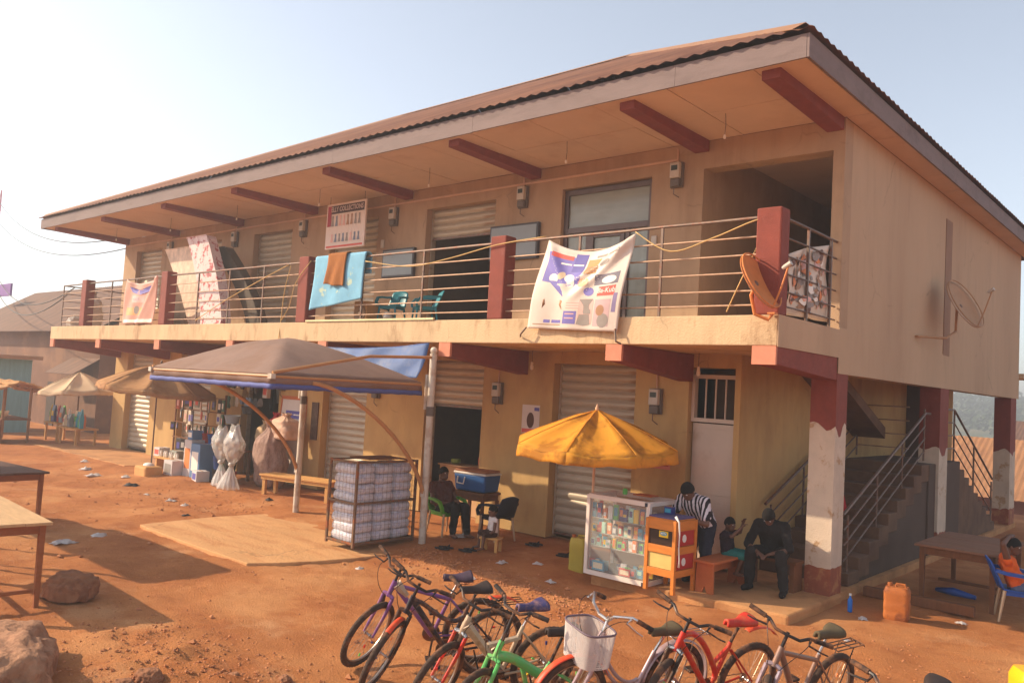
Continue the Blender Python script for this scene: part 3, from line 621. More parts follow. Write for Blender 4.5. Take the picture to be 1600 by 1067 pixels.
pr = [('photo', I_blue, .003, 'rect', (.07,.50,.10,.46)), ('photo', I_dblue, .0036, 'rect', (.36,.50,.05,.30)), ('photo', I_blue, .003, 'poly', (.30,.50,[(-.16,-.06),(.2,-.06),(.05,.12)])),
      ('caption_bar', I_red, .004, 'rect', (.10,.34,.09,.145)), ('caption_bar', I_white, .0055, 'rect', (.22,.34,.195,.215)), ('caption_bar', I_white, .0055, 'rect', (.36,.48,.195,.215)),
      ('product', I_white, .0045, 'poly', (.20,.40,ell(.06,.055))), ('product', ink('sand',226,196,160), .0045, 'poly', (.28,.36,ell(.035,.05))), ('product', I_white, .0045, 'poly', (.38,.39,ell(.07,.05,14,.5))), ('product', I_white, .0045, 'poly', (.41,.45,ell(.04,.06))),
      ('photo', ink('tan',196,140,88), .003, 'rect', (.52,.67,.13,.33)), ('photo', I_br, .004, 'rect', (.53,.66,.23,.32)), ('product', I_grey, .004, 'poly', (.74,.21,ell(.055,.035,12,-.5))), ('caption_bar', I_grey, .004, 'rect', (.60,.72,.08,.115)), ('caption_bar', I_grey, .004, 'rect', (.74,.88,.08,.115)),
      ('photo', ink('slate',120,112,122), .003, 'rect', (.68,.93,.36,.49)), ('product', I_white, .004, 'poly', (.83,.435,ell(.075,.045))), ('caption_box', I_red, .003, 'rect', (.74,.92,.51,.62)), ('lettering', I_white, .005, 'text', ('Ba-Kub', .83, .56, .062, 1.3)),
      ('product', I_blue, .003, 'poly', (.64,.56,ell(.06,.05,12,.6))), ('product', ink('peach',232,170,130), .003, 'poly', (.55,.44,ell(.07,.06))), ('photo', I_pink, .0028, 'rect', (.56,.72,.66,.93)), ('photo', ink('mauve',204,170,168), .0028, 'rect', (.735,.90,.66,.95)),
      ('product', I_grey, .004, 'poly', (.64,.74,[(-.08,-.09),(.07,-.09),(.06,.08),(-.02,.08)])), ('product', I_grey, .004, 'poly', (.63,.885,[(-.055,-.06),(.055,-.06),(.075,.05),(0,.065),(-.075,.05)])), ('product', I_br, .004, 'poly', (.80,.78,ell(.045,.06))), ('product', I_grey, .004, 'poly', (.84,.89,ell(.06,.075))),
      ('address_box', I_blue, .003, 'rect', (.40,.545,.79,.935)), ('caption_bar', I_pink, .0045, 'rect', (.42,.52,.815,.828)), ('caption_bar', I_pink, .0045, 'rect', (.42,.52,.865,.878)), ('caption_box', I_blue, .003, 'rect', (.18,.25,.895,.93)), ('caption_box', I_blue, .003, 'rect', (.27,.38,.895,.93)),
      ('caption_bar', I_br, .003, 'rect', (.06,.38,.945,.955)), ('product', I_br, .003, 'poly', (.17,.72,[(-.03,-.05),(-.015,-.06),(-.03,.05)])), ('product', I_br, .003, 'poly', (.33,.72,[(.03,-.05),(.0,-.06),(.04,.06)])), ('side_stripe', ink('lilac',140,124,160), .003, 'rect', (.915,.955,.60,.80))]
for q in range(3): pr.append(('caption_bar', I_pink, .003, 'rect', (.42,.56,.69+.03*q,.70+.03*q)))
printed(big_banner, 'white vinyl banner printed with bags and shoes sagging from the balcony rail', 'banner', 'banner', vinyl, pr)
for (p0, p1) in (((-3.80,-2.08,3.43), (-3.98,-1.99,3.30)), ((-2.24,-2.06,3.40), (-2.16,-2.02,3.20))):
    tag(MB().tube([p0, ((p0[0]+p1[0])/2, -2.09, p1[2]+.03), p1], .014, 6).build('banner_tie', steel), 'dark tie holding the lower %s corner of the white printed banner' % ('left' if p0[0] < -3 else 'right'), 'tie')
def small_banner(u, v):
    tl, tr, bl, br = Vector((-17.62,0,4.78)), Vector((-15.82,0,4.79)), Vector((-17.66,0,3.60)), Vector((-15.93,0,3.60))
    p = tl.lerp(tr, u).lerp(bl.lerp(br, u), v); k = 4*u*(1-u); p.z -= .16*k*(1-v)**1.5
    yy = -1.93-.05*v-.05*math.exp(-((u-.15-.35*v)/.07)**2)*(1-v)-.06*math.exp(-((u-.95+.42*v)/.06)**2)*(1-.4*v)-.02*math.sin(u*14+v*5)
    return (p.x, yy, p.z)
printed(small_banner, 'faded peach and violet banner tied to the left end of the balcony railing', 'banner', 'banner', cloth_mat('peach vinyl', lin(226, 170, 150), .5, .08, 2, .25),
        [('print_patch', I_blue, .004, 'poly', (.5,.2,[(-.32,-.08),(0,-.02),(.32,-.08),(.24,.05),(0,.1),(-.24,.05)])), ('print_patch', I_pink, .003, 'rect', (.28,.62,.33,.50)), ('print_patch', ink('grey violet',150,130,140), .003, 'rect', (.33,.5,.36,.45)), ('print_patch', ink('apricot',236,166,110), .003, 'rect', (.1,.6,.62,.8)), ('print_patch', I_grey, .004, 'poly', (.45,.68,ell(.06,.1))), ('caption_bar', I_white, .003, 'rect', (.05,.95,.9,.97))], 30, 24)
def side_banner(u, v):
    z = lerp(lerp(4.35, 4.70, u**.8), lerp(3.62, 3.66, u), v); return (-.10+.03*math.sin(u*9+v*4)-.02*math.sin(v*7), lerp(-1.55, -.20, u)+.03*v, z)
rs = random.Random(5); pp = []
for k in range(80):
    u, v = rs.uniform(.08,.92), rs.uniform(.12,.9); a, b = rs.uniform(.02,.09), rs.uniform(.02,.08)
    pp.append(('print_patch', rs.choice([I_br, I_ora, I_grey, I_white, I_br, I_grey, I_pink, ink('umber',110,74,58)]), .003+.0003*k, 'poly', (u, v, [(du*rs.uniform(.6,1.2), dv*rs.uniform(.6,1.2)) for du, dv in ell(a, b, 9)])))
def flip_side(u, v): p = side_banner(u, v); return p
t = printed(flip_side, 'multicoloured patterned banner behind the side railing at the balcony corner', 'banner', 'banner', mat('patterned vinyl', lin(220, 200, 180), .6, .08, 3), [], 24, 16)
for pr_ in pp:
    b = MB(); cu, cv, pts = pr_[4]; b.add([tuple(Vector(side_banner(cu, cv))+Vector((pr_[2]+.003,0,0)))]+[tuple(Vector(side_banner(cu+du, cv+dv))+Vector((pr_[2]+.003,0,0))) for du, dv in pts], [(0, 1+i, 1+(i+1) % 9) for i in range(9)]); b.build('print_patch', pr_[1], t)

# sky blue blanket with pale cloud print, folded over the rail, and a brown towel on it
def drape(xa, xb, zt_, zl, zr_, yo, thick=.0):
    def f(u, v):
        x = lerp(xa, xb, u); s = v*2-.55 if v > .275 else 0
        zb = lerp(zl, zr_, u)
        if v < .22: t_ = v/.22; return (x, yR+.06+.02*math.sin(u*8), lerp(zt_-.35, zt_, t_))
        if v < .30: t_ = (v-.22)/.08; a = math.pi*t_; return (x, yR+.06-(.06+yo)*.5*(1-math.cos(a)), zt_+.03*math.sin(a))
        t_ = (v-.30)/.70; return (x+.02*math.sin(t_*4+u*3), yR-yo-.02*math.sin(u*11+t_*2)*t_-.05*t_, lerp(zt_, zb, t_)+.01*math.sin(u*9)*t_)
    return f
blue_m = mat('sky blue blanket', lin(126, 178, 204), .9, .10, 5, .4, 70, col2=lin(196, 206, 176), c2scale=3.6, c2amt=.9, c2lo=.56, c2hi=.62)
tag(MB().sheet(drape(-9.36, -7.83, 4.82, 3.80, 3.98, .06), 36, 40).build('blanket', blue_m, smooth=1, solid=.02), 'sky blue blanket with pale cloud print hung over the balcony rail', 'blanket')
tag(MB().sheet(drape(-8.9, -8.34, 4.85, 4.28, 4.22, .105), 16, 30).build('towel', mat('brown towel', lin(158, 98, 50), .95, .15, 20, .5, 90, stretch=(3,1,.5)), smooth=1, solid=.012), 'small brown towel hung on top of the blue cloud blanket', 'towel')

# hanging sign board over the fourth balcony shop
t = thing('hanging_sign', 'white sign board with dark header hung over the fourth balcony shop', 'sign', (-10.43, -.5, 5.83)); 
MB().box(-.68, .68, -.02, .02, -.5, .5).build('board', mat('sign white', lin(226, 206, 194), .6, .05, 3), t, bevel=.005)
MB().box(-.63, .63, -.026, -.022, .27, .45).build('header_panel', mat('sign header', lin(74, 52, 52), .6, .1, 3), t)
MB().box(-.63, -.50, -.030, -.0275, .0, .45).build('side_panel', mat('sign crimson', lin(168, 52, 66), .6, .1, 3), t)
vs, fs = text_mesh('ELLY COLLECTIONS', .145, .004); MB().add([(x*.86+.05, -.034, y+.36) for x, y, z in vs], fs).build('lettering', mat('sign lettering', lin(206, 180, 170), .6, .05, 3), t)
rs = random.Random(9)
for r in range(2):
    for k in range(8):
        x = -.44+k*.132; h = (.19, .15)[r]; z = (.13, -.25)[r]; m = rs.choice([I_grey, I_br, I_pink, I_grey, ink('dusty blue',128,134,150), I_red if r else I_grey])
        MB().add([(x-.03, -.027, z+h*.5), (x+.03, -.027, z+h*.5), (x+.022, -.027, z), (x+.05, -.027, z-h*.7), (x-.05, -.027, z-h*.7), (x-.022, -.027, z)], [(0,1,2,3,4,5)]).build('clothing_picture', m, t)
MB().box(-.63, .63, -.027, -.023, -.47, -.43).build('footer_bar', I_red, t)
for x in (-.6, .6): MB().tube([(x, 0, .5), (x, 0, .68)], .006, 5).build('hanger', steel, t)

# grey boards (flat screens) fixed to the balcony wall
scr = mat('dusty grey screen', lin(136, 140, 142), .35, .08, 2); bez = mat('screen bezel', lin(74, 70, 74), .5, .1, 5)
for (x, z, w_, h_, ro, l) in ((-9.15, 5.0, 1.0, .60, .0, 'grey flat panel on the balcony wall left of the open doorway'), (-5.95, 5.2, 1.18, .66, .0, 'grey flat panel on the balcony wall left of the glass door')):
    t = thing('wall_panel', l, 'panel', (x, -.05, z)); MB().box(-w_/2, w_/2, -.03, .045, -h_/2, h_/2).build('casing', bez, t, bevel=.012); MB().box(-w_/2+.04, w_/2-.04, -.036, -.031, -h_/2+.04, h_/2-.04).build('face', scr, t)

# mattresses leaning on the balcony
def mattress(x0, x1, tilt, zt_, th, m, label, yb=-1.45, lean=.75, skew=.0, fold=0, pw=1.):
    t = thing('mattress', label, 'mattress', ((x0+x1)/2, yb, 3.58), 0, 'mattresses leaning on the balcony')
    b = MB(); w_ = x1-x0; H = zt_-3.58; n, mm = 10, 14; L = []
    for j in range(mm+1):
        v = j/mm; ring = []
        for i in range(n+1):
            u = i/n; puff = .03*math.sin(math.pi*u)*math.sin(math.pi*min(1, v*1.02))+.012*nz(u*5+x0, v*8)
            ring.append((-w_/2+w_*u-skew*v**pw, -.0+lean*v*.5+.05*math.sin(v*3)-puff, H*v-.03*math.sin(u*6)*fold))
        for i in range(n, -1, -1):
            u = i/n; ring.append((-w_/2+w_*u-skew*v**pw, th+lean*v*.5+.05*math.sin(v*3), H*v))
        L.append(ring)
    k = len(L[0]); b.v = [p for r in L for p in r]
    b.f = [(j*k+i, j*k+(i+1) % k, (j+1)*k+(i+1) % k, (j+1)*k+i) for j in range(mm) for i in range(k)]+[tuple(range(k-1, -1, -1)), tuple(mm*k+i for i in range(k))]
    b.build('pad', m, t, smooth=60)
    b2 = MB(); b2.tube([(p[0], p[1]-.005, p[2]) for p in L[-1][:n+1]], .014, 6).build('piping', m, t)
    return t
mattress(-15.5, -14.15, 0, 5.62, .20, mat('beige mattress cover', lin(224, 196, 172), .9, .25, 7, .9, 9, stretch=(1,1,.6)), 'beige covered mattress leaning behind the railing left of the patterned one', -1.25, .05, 1.65)
mattress(-14.38, -13.42, 0, 5.76, .24, mat('red floral mattress cover', lin(222, 200, 196), .9, .1, 4, .5, 12, col2=lin(172, 60, 70), c2scale=7, c2amt=.85, c2lo=.52, c2hi=.58), 'white mattress with red floral cover leaning behind the railing', -1.55, .1, 1.1, 0, 1.2)
mattress(-13.1, -12.55, 0, 5.55, .22, mat('dark brown board', lin(84, 68, 54), .8, .15, 3, .2, 30), 'dark brown foam sheet leaning against the patterned mattress', -1.1, .1, 1.9, 0, 1.25)

# small things on the balcony floor
t = thing('loudspeaker', 'wooden loudspeaker box on the balcony floor below the blue blanket', 'speaker', (-8.33, -1.45, 3.575))
MB().box(-.19, .19, -.15, .15, 0, .42).build('cabinet', mat('speaker wood', lin(190, 140, 86), .7, .15, 6), t, bevel=.01)
MB().lathe([(.02,-.02),(.05,-.005),(.14,.012),(.16,.02),(.165,.0)], 20, TR(0, -.152, .19)@RX(rad(90))).build('cone', mat('speaker cone', lin(150, 120, 96), .8, .2, 6), t)
MB().lathe([(.0,0),(.03,.01),(.0,.03)], 12, TR(0, -.165, .19)@RX(rad(90))).build('dust_cap', mat('speaker cap', lin(232, 214, 190), .5, .1, 6), t)
teal = mat('teal plastic', lin(44, 128, 140), .4, .08, 5); green_p = mat('green plastic', lin(92, 158, 44), .4, .08, 4); navy_p = mat('dark navy plastic', lin(40, 42, 56), .45, .1, 4); blue_p = mat('blue plastic', lin(44, 82, 158), .42, .08, 4)
def plastic_chair(label, loc, rz, m, legm=None, sc=1., group=None):
    """moulded armchair with splayed legs; faces +x locally"""
    t = thing('plastic_chair', label, 'chair', loc, rz, group); t.scale = (sc, sc, sc)
    W_, Dp, zs = .23, .42, .42
    MB().sheet(lambda u, v: (lerp(-.21, .23, u), lerp(-W_, W_, v)*(1-.06*u), zs+.02*(2*u-1)**2-.015*math.sin(math.pi*v)), 8, 8).build('seat', m, t, smooth=1, solid=.02)
    bk = MB(); bk.sheet(lambda u, v: (-.20-.16*v-.05*(1-(2*u-1)**2), lerp(-W_, W_, u)*(1-.15*v*v), zs+.02+v*.40-.05*v*(2*u-1)**2), 10, 8); bk.build('backrest', m, t, smooth=1, solid=.02)
    for s in (-1, 1):
        pts = [(-.30, s*.22, zs+.26), (-.18, s*.27, zs+.24), (.02, s*.285, zs+.23), (.18, s*.285, zs+.20), (.255, s*.28, zs+.10), (.25, s*.25, zs-.0)]
        a = MB(); P = [Vector(p) for p in pts]; Q = []
        for i in range(len(P)-1):
            for k in range(4): Q.append(P[i].lerp(P[i+1], k/4))
        Q.append(P[-1]); vs = []; fs = []
        for i, p in enumerate(Q):
            tt = (Q[min(i+1, len(Q)-1)]-Q[max(i-1, 0)]).normalized(); up_ = tt.cross(Vector((0,1,0))).normalized()*.022; sd = Vector((0,.03,0))
            vs += [p-sd+up_, p+sd+up_, p+sd-up_, p-sd-up_]
        for i in range(len(Q)-1):
            for j in range(4): fs.append((i*4+j, i*4+(j+1) % 4, (i+1)*4+(j+1) % 4, (i+1)*4+j))
        fs += [(3,2,1,0), tuple(len(vs)-4+j for j in range(4))]
        a.add(vs, fs); a.build('armrest', m, t, smooth=50)
        MB().tube([(-.19, s*.20, zs), (-.26, s*.235, 0)], [.026, .016], 8).build('leg', legm or m, t, smooth=40)
        MB().tube([(.22, s*.20, zs), (.25, s*.24, 0)], [.026, .016], 8).build('leg', legm or m, t, smooth=40)
    MB().box(-.20, .22, -.21, -.19, zs-.06, zs-.005).box(-.20, .22, .19, .21, zs-.06, zs-.005).box(.20, .22, -.19, .19, zs-.06, zs-.005).build('seat_apron', m, t)
    return t
plastic_chair('teal plastic chair standing on the balcony right of the loudspeaker', (-7.95, -1.15, 3.575), rad(-70), teal, sc=.82)
plastic_chair('teal plastic chair nearest the open balcony doorway', (-7.25, -.95, 3.575), rad(-120), teal, sc=.82)
plastic_chair('dark plastic chair behind the fourth maroon railing pillar', (-4.0, -1.0, 3.575), rad(-90), navy_p, sc=.9)
for (x, y, s, l) in ((-8.45, -1.1, .12, 'grey pot behind the loudspeaker on the balcony'), (-7.62, -1.5, .10, 'small pale pot on the balcony below the teal chairs')):
    tag(MB().lathe([(.6*s,0),(s,.5*s),(1.05*s,1.4*s),(.8*s,1.9*s),(.85*s,2.1*s)], 16, TR(x, y, 3.575)).build('pot', mat('aluminium pot', lin(170,158,148), .35, .1, 5, metal=.6), smooth=40), l, 'pot')
def soft_bag(name, label, cat, loc, sx, sy, h, m, seed=0, parts=(), group=None):
    t = thing(name, label, cat, loc, 0, group); b = MB(); n, mm = 44, 26; vs = []; sg = lambda c, e: math.copysign(abs(c)**e, c)
    for j in range(mm+1):
        v = j/mm; pr_ = (.86+.14*math.sin(math.pi*min(1, v*1.2)))*(1-.72*smst(.74, .97, v))*(1-.10*(1-smst(0, .08, v)))
        top = smst(.66, .92, v)
        for i in range(n):
            a = 2*math.pi*i/n; c_, s_ = sg(math.cos(a), .62), sg(math.sin(a), .62)
            k = 1+.15*nz(c_*1.6+seed, s_*1.6, v*2.4)+.07*nz(c_*4, s_*4+seed, v*5)+.05*nz(c_*5.5, s_*5.5+seed, v*9)+.03*nz(c_*11, s_*11+seed, v*18)+.13*top*math.sin(a*10+seed)+.03*math.sin(v*19+2*nz(c_*2, s_*2, seed))
            vs.append((sx*.5*pr_*k*c_+.13*sx*nz(v*1.7, seed*3.1), sy*.5*pr_*k*s_+.08*sy*nz(v*1.7, seed*5.3+9), h*v*(1+.05*nz(c_*2, s_*2, seed))))
    b.add(vs, [(j*n+i, j*n+(i+1) % n, (j+1)*n+(i+1) % n, (j+1)*n+i) for j in range(mm) for i in range(n)]+[tuple(range(n-1,-1,-1)), tuple(mm*n+i for i in range(n))])
    b.build('sack_body', m, t, smooth=1)
    c = Vector(vs[-1])*.5+Vector(vs[-n//2])*.5; r0 = sx*.12
    MB().sheet(lambda u, v: (c.x+r0*(1+.8*v)*(1+.35*math.sin(u*44))*math.cos(u*6.2832), c.y+r0*.6*(1+.8*v)*(1+.35*math.sin(u*44+1))*math.sin(u*6.2832), c.z-.02+.10*h*v*(1+.4*math.sin(u*25))), 44, 3).build('gathered_neck', m, t, smooth=1, solid=.006)
    return t
plas = cloth_mat('white poly sack', lin(206, 192, 180), .5, .1, 5, .3, bump=.3, bscale=14)
soft_bag('sack', 'pale plastic sack behind the far left end of the balcony railing', 'sack', (-21.3, -1.3, 3.575), .7, .5, 1.0, plas, 1)
soft_bag('sack', 'small pale sack on the slab edge at the far left of the balcony', 'sack', (-21.55, -1.62, 3.575), .45, .4, .35, plas, 2)
tag(MB().box(-19.9, -19.0, -.9, -.55, 3.575, 4.62).build('carton', mat('brown carton', lin(158, 112, 78), .9, .12, 3), bevel=.01), 'tall brown carton behind the left railing pillar', 'carton')
tag(MB().box(-18.9, -18.0, -.8, -.45, 3.575, 4.15).build('carton', MATS['brown carton'], bevel=.01), 'low brown carton behind the railing beside the tall one', 'carton')

# ropes along the railing
rope_m = mat('pale rope', lin(206, 170, 112), .9, .15, 20)
def rope(label, pts, r=.009, name='rope', m=None):
    P = [Vector(p) for p in pts]; Q = []
    for i in range(len(P)-1):
        for k in range(6):
            t_ = k/6; a = P[max(i-1,0)]; b = P[i]; c = P[i+1]; d = P[min(i+2, len(P)-1)]
            Q.append(.5*((2*b)+(c-a)*t_+(2*a-5*b+4*c-d)*t_*t_+(3*b-a-3*c+d)*t_**3))
    Q.append(P[-1]); return tag(MB().tube(Q, r, 6).build(name, m or rope_m, smooth=1), label, 'rope')
rope('pale rope sagging from the blue blanket to the fourth railing pillar', [(-7.8,-1.97,4.66), (-6.6,-1.98,4.5), (-5.6,-1.98,4.58), (-4.56,-2.0,4.72), (-3.6,-1.98,4.78)])
rope('pale rope running from the big banner to the corner pillar', [(-2.05,-1.97,4.72), (-1.5,-1.97,4.42), (-.9,-1.96,4.55), (-.34,-1.97,4.72), (-.02,-1.8,4.80)])
rope('pale cord hanging down the corner pillar into the orange dish', [(-.36,-1.6,4.70), (-.42,-1.75,4.4), (-.55,-1.9,3.95), (-.7,-1.9,3.62)])
rope('pale rope slung diagonally across the railing before the third pillar', [(-13.9,-1.93,3.66), (-12.6,-1.93,4.1), (-11.2,-1.93,4.5), (-10.3,-1.93,4.74)])
rope('pale rope tied down the third railing pillar beside the blanket', [(-10.2,-1.94,4.72), (-10.35,-1.95,4.2), (-10.4,-1.95,3.64), (-10.36,-2.0,3.2)])
rope('loose pale rope from the blue blanket down to the slab', [(-9.44,-2.0,4.76), (-9.9,-2.0,4.35), (-10.1,-1.98,3.9), (-10.35,-1.97,3.62)])
tag(MB().box(-9.5, -5.9, -1.995, -1.955, 3.575, 3.61).build('batten', mat('pale batten', lin(226, 206, 160), .8, .1, 4), bevel=.004), 'thin pale batten lying along the slab edge under the blanket', 'batten')

# ------------------------------------------------------------------ canopy, awning, umbrellas
white_pipe = mat('white painted pipe', lin(206, 194, 178), .45, .08, 6, col2=lin(170, 130, 96), c2scale=5, c2amt=.5)
brown_pipe = mat('tan painted pipe', lin(186, 134, 88), .5, .1, 6)
can_cloth = cloth_mat('faded canopy cloth', lin(144, 115, 102), .9, .10, 2.5, .10, bump=.25, bscale=24, col2=lin(132,98,78), c2scale=1.2, c2amt=.5, streak=(lin(112,82,64),.4))
hem_m = mat('blue canopy hem', lin(86, 92, 150), .7, .1, 5)
t = thing('canopy', 'faded tan domed canopy cantilevered on two white posts over the concrete apron', 'canopy', (-7.5, -2.06, -.05)); cx0, cx1, cy0, cy1 = -9.30, -5.76, -5.02, -2.30
def can(u, v):
    h_ = 1-max(abs(2*u-1), abs(2*v-1)); q = .55*math.sin(math.pi/2*h_)+.45*h_
    return (lerp(cx0, cx1, u)+7.5, lerp(cy0, cy1, v)+2.06, 2.53+.05+.60*q+.010*nz(u*9, v*9)+.012*math.sin(u*3.1+v*21)*h_-.04*(1-h_)*math.sin(math.pi*max(0,min(1,u)))*0)
MB().sheet(can, 40, 40).build('cover', can_cloth, t, smooth=35, solid=.006)
ring = []
for i in range(40): ring.append((lerp(cx0, cx1, i/40), cy0))
for i in range(40): ring.append((cx1, lerp(cy0, cy1, i/40)))
for i in range(40): ring.append((lerp(cx1, cx0, i/40), cy1))
for i in range(40): ring.append((cx0, lerp(cy1, cy0, i/40)))
N_ = len(ring); cxm, cym = (cx0+cx1)/2, (cy0+cy1)/2
def outw(x, y, d): return (x+(d if x > cxm else -d)*(abs(x-cxm) > 1.7)+7.5, y+(d if y > cym else -d)*(abs(y-cym) > 1.33)+2.06)
v_ = MB(); v_.v = [(*outw(x, y, .004), 2.575) for x, y in ring]+[(*outw(x, y, .006+.01*math.sin(k*.8)), 2.44+.003*math.sin(k*1.7)) for k, (x, y) in enumerate(ring)]
v_.f = [(k, (k+1) % N_, N_+(k+1) % N_, N_+k) for k in range(N_)]; val = v_.build('valance', can_cloth, t, smooth=1, solid=.005)
v_ = MB(); v_.v = [(*outw(x, y, .010+.01*math.sin(k*.8)), 2.447+.003*math.sin(k*1.7)) for k, (x, y) in enumerate(ring)]+[(*outw(x, y, .010+.01*math.sin(k*.8)), 2.375+.004*math.sin(k*1.7)) for k, (x, y) in enumerate(ring)]
v_.f = [(k, (k+1) % N_, N_+(k+1) % N_, N_+k) for k in range(N_)]; v_.build('hem', hem_m, val, smooth=1, solid=.005)
for (x, zt_) in ((-9.27, 2.9), (-5.76, 3.06)):
    lx = x+7.5; p = MB().tube([(lx, 0, 0), (lx, 0, zt_)], .058, 14).build('post', white_pipe, t, smooth=40)
    MB().ball((lx, 0, zt_+.05), .06).build('ball_cap', white_pipe, p, smooth=1)
    MB().tube([(lx, 0, 2.05), (lx, 0, 2.2)], .066, 14).build('collar', meter_g, p, smooth=40)
    MB().tube([(lx-.10, -.02, 2.15), (lx-.10, -.02, 2.72)], .03, 8).build('sleeve', white_pipe, p, smooth=40)
    pts = []
    for k in range(15):
        a = k/14; pts.append((lx, -.03-2.28*(math.sin(a*math.pi/2)**1.0)*(.35+.65*a), .80+1.68*math.sin(a*math.pi/2)**.95))
    MB().tube(pts, .033, 10).build('curved_strut', brown_pipe, t, smooth=40)
    MB().tube([(lx, 0, zt_-.06), (lx, -1.3, zt_-.13), (lx, -2.96, 2.60)], .024, 8).build('top_arm', brown_pipe, t, smooth=40)
    MB().cbox((lx, -.02, .8), (.08, .09, .1)).build('bracket', white_pipe, t)
    MB().cbox((lx, -2.97, 2.55), (.09, .07, .07)).build('corner_joint', white_pipe, t)
for y in (cy0, cy1): MB().tube([(cx0+7.5, y+2.06, 2.55), (cx1+7.5, y+2.06, 2.55)], .022, 8).build('edge_pipe', brown_pipe, t)
for x in (cx0, cx1): MB().tube([(x+7.5, cy0+2.06, 2.548), (x+7.5, cy1+2.06, 2.548)], .022, 8).build('edge_pipe', brown_pipe, t)
# concrete apron under it
ap = [(-9.62,-4.85), (-9.2,-4.9), (-8.2,-4.93), (-7.2,-4.95), (-6.15,-4.95), (-5.95,-4.6), (-5.75,-4.1), (-5.62,-3.5), (-5.55,-2.6), (-5.55,-1.9), (-7,-1.85), (-9.3,-2.0), (-9.6,-2.4), (-9.75,-3.5)]
apron_m = mat('dusty concrete apron', lin(202, 150, 100), .95, .1, 1.2, .6, 22, col2=lin(176, 112, 62), c2scale=1.3, c2amt=.7, c2lo=.5, c2hi=.65, stretch=(.8,2.6,1), crack=.8)
tag(MB().prism(ap, -.3, -.082).build('concrete_apron', apron_m, bevel=.015), kind='structure')
# blue tarpaulin behind
tarp_m = cloth_mat('blue tarpaulin', lin(92, 118, 172), .55, .12, 3, .35, col2=lin(160, 156, 166), c2scale=1.3, c2amt=.7, c2lo=.52, c2hi=.66, bump=.3, bscale=10)
tag(MB().sheet(lambda u, v: (lerp(lerp(-9.0, -8.6, v), -5.92, u), lerp(-2.0, -2.22, v)-.05*math.sin(u*7)*v-.03*math.sin(u*15+v*4), lerp(lerp(3.10, 3.19, u), 2.60, v)-.05*math.sin(math.pi*u)*(1-v)), 30, 16).build('tarpaulin', tarp_m, smooth=1, solid=.004),
    'blue and white tarpaulin slung between the balcony slab and the canopy back', 'tarpaulin')

def umbrella(label, loc, R, zr, zt_, n, m, pole_m, val=.14, tilt=(0,0), sag=.5, pole_r=.02, rot=0., base=0):
    t = thing('market_umbrella', label, 'umbrella', loc); T = Matrix.Translation((0,0,zr))@RX(tilt[0])@RY(tilt[1])@Matrix.Translation((0,0,-zr))
    H = zt_-zr
    for k in range(n):
        a0, a1 = 2*math.pi*k/n+rot, 2*math.pi*(k+1)/n+rot
        def f(u, v):
            a = lerp(a0, a1, u); w_ = 2*u-1; chord = math.cos(math.pi/n)/math.cos((u-.5)*2*math.pi/n)
            r = max(.012, R*v*lerp(1, chord, .9)); dip = (1-w_*w_)*.075*R*math.sin(math.pi*min(1,v*.8))
            z = zr+H*(1-v**1.04)+.05*H*math.sin(math.pi*v)-dip+.014*nz(a*5, v*6, R)+.010*nz(a*17, v*3, R+3)*v
            return tuple(T @ Vector((r*math.cos(a), r*math.sin(a), z)))
        b = MB(); b.sheet(f, 8, 10); b.build('panel', m, t, smooth=1, solid=.004)
        if val:
            def g2(u, v):
                p = Vector(f(u, 1)); q = T.inverted() @ p; s_ = 1+.02*v; sc_ = val*(.72+.28*(2*u-1)**2 if True else 1)
                return tuple(T @ Vector((q.x*s_, q.y*s_, q.z-v*sc_+.008*math.sin(u*12+k))))
            MB().sheet(g2, 8, 3).build('valance', m, t, smooth=1, solid=.003)
        MB().tube([Vector(f(0, q/8))+Vector((0,0,.004)) for q in range(9)], .005, 5).build('seam', m, t)
        p0 = T @ Vector((0,0,zt_-.05)); p1 = Vector(f(0, 1)); MB().tube([p0, p0.lerp(p1, .5)+Vector((0,0,.10*H-.02)), p1+Vector((0,0,-.015))], .006, 5).build('rib', steel, t)
    MB().tube([(0,0,0), tuple(T @ Vector((0,0,zr))), tuple(T @ Vector((0,0,zt_+.03)))], pole_r, 10).build('pole', pole_m, t, smooth=40)
    MB().lathe([(.022,0),(.03,.02),(.012,.07),(.004,.09)], 10, T@TR(0,0,zt_)).build('finial', pole_m, t, smooth=40)
    return t
yel = cloth_mat('yellow umbrella cloth', lin(240, 172, 56), .8, .10, 3, .38, bump=.5, bscale=9, col2=lin(186, 116, 34), c2scale=2.4, c2amt=.75, streak=(lin(170,110,50),.4))
umbrella('yellow umbrella shading the glass display case', (-2.92, -1.42, -.02), 1.20, 1.82, 2.30, 8, yel, mat('pale umbrella pole', lin(220, 176, 140), .6, .1, 5), .17, (rad(3), rad(2)), rot=.3)
tan_u = cloth_mat('tan umbrella cloth', lin(176, 128, 84), .9, .10, 3, .10, bump=.25, bscale=16, col2=lin(150, 98, 58), c2scale=2, c2amt=.6)
umbrella('brown umbrella on a thin dark pole beside the boxes of goods', (-15.75, -1.8, -.06), 1.36, 2.10, 2.70, 8, tan_u, steel, .13, (rad(-3), rad(4)), rot=.2, pole_r=.018)
wht_u = cloth_mat('pale umbrella cloth', lin(226, 196, 160), .9, .07, 3, .25, bump=.2, bscale=14)
umbrella('pale cream umbrella over the snack stall left of the building', (-23.6, -.55, -.05), 1.25, 1.70, 2.30, 8, wht_u, mat('stall pole', lin(120, 84, 60), .7, .1, 5), .12, (rad(2), rad(-3)), rot=.1, pole_r=.022)
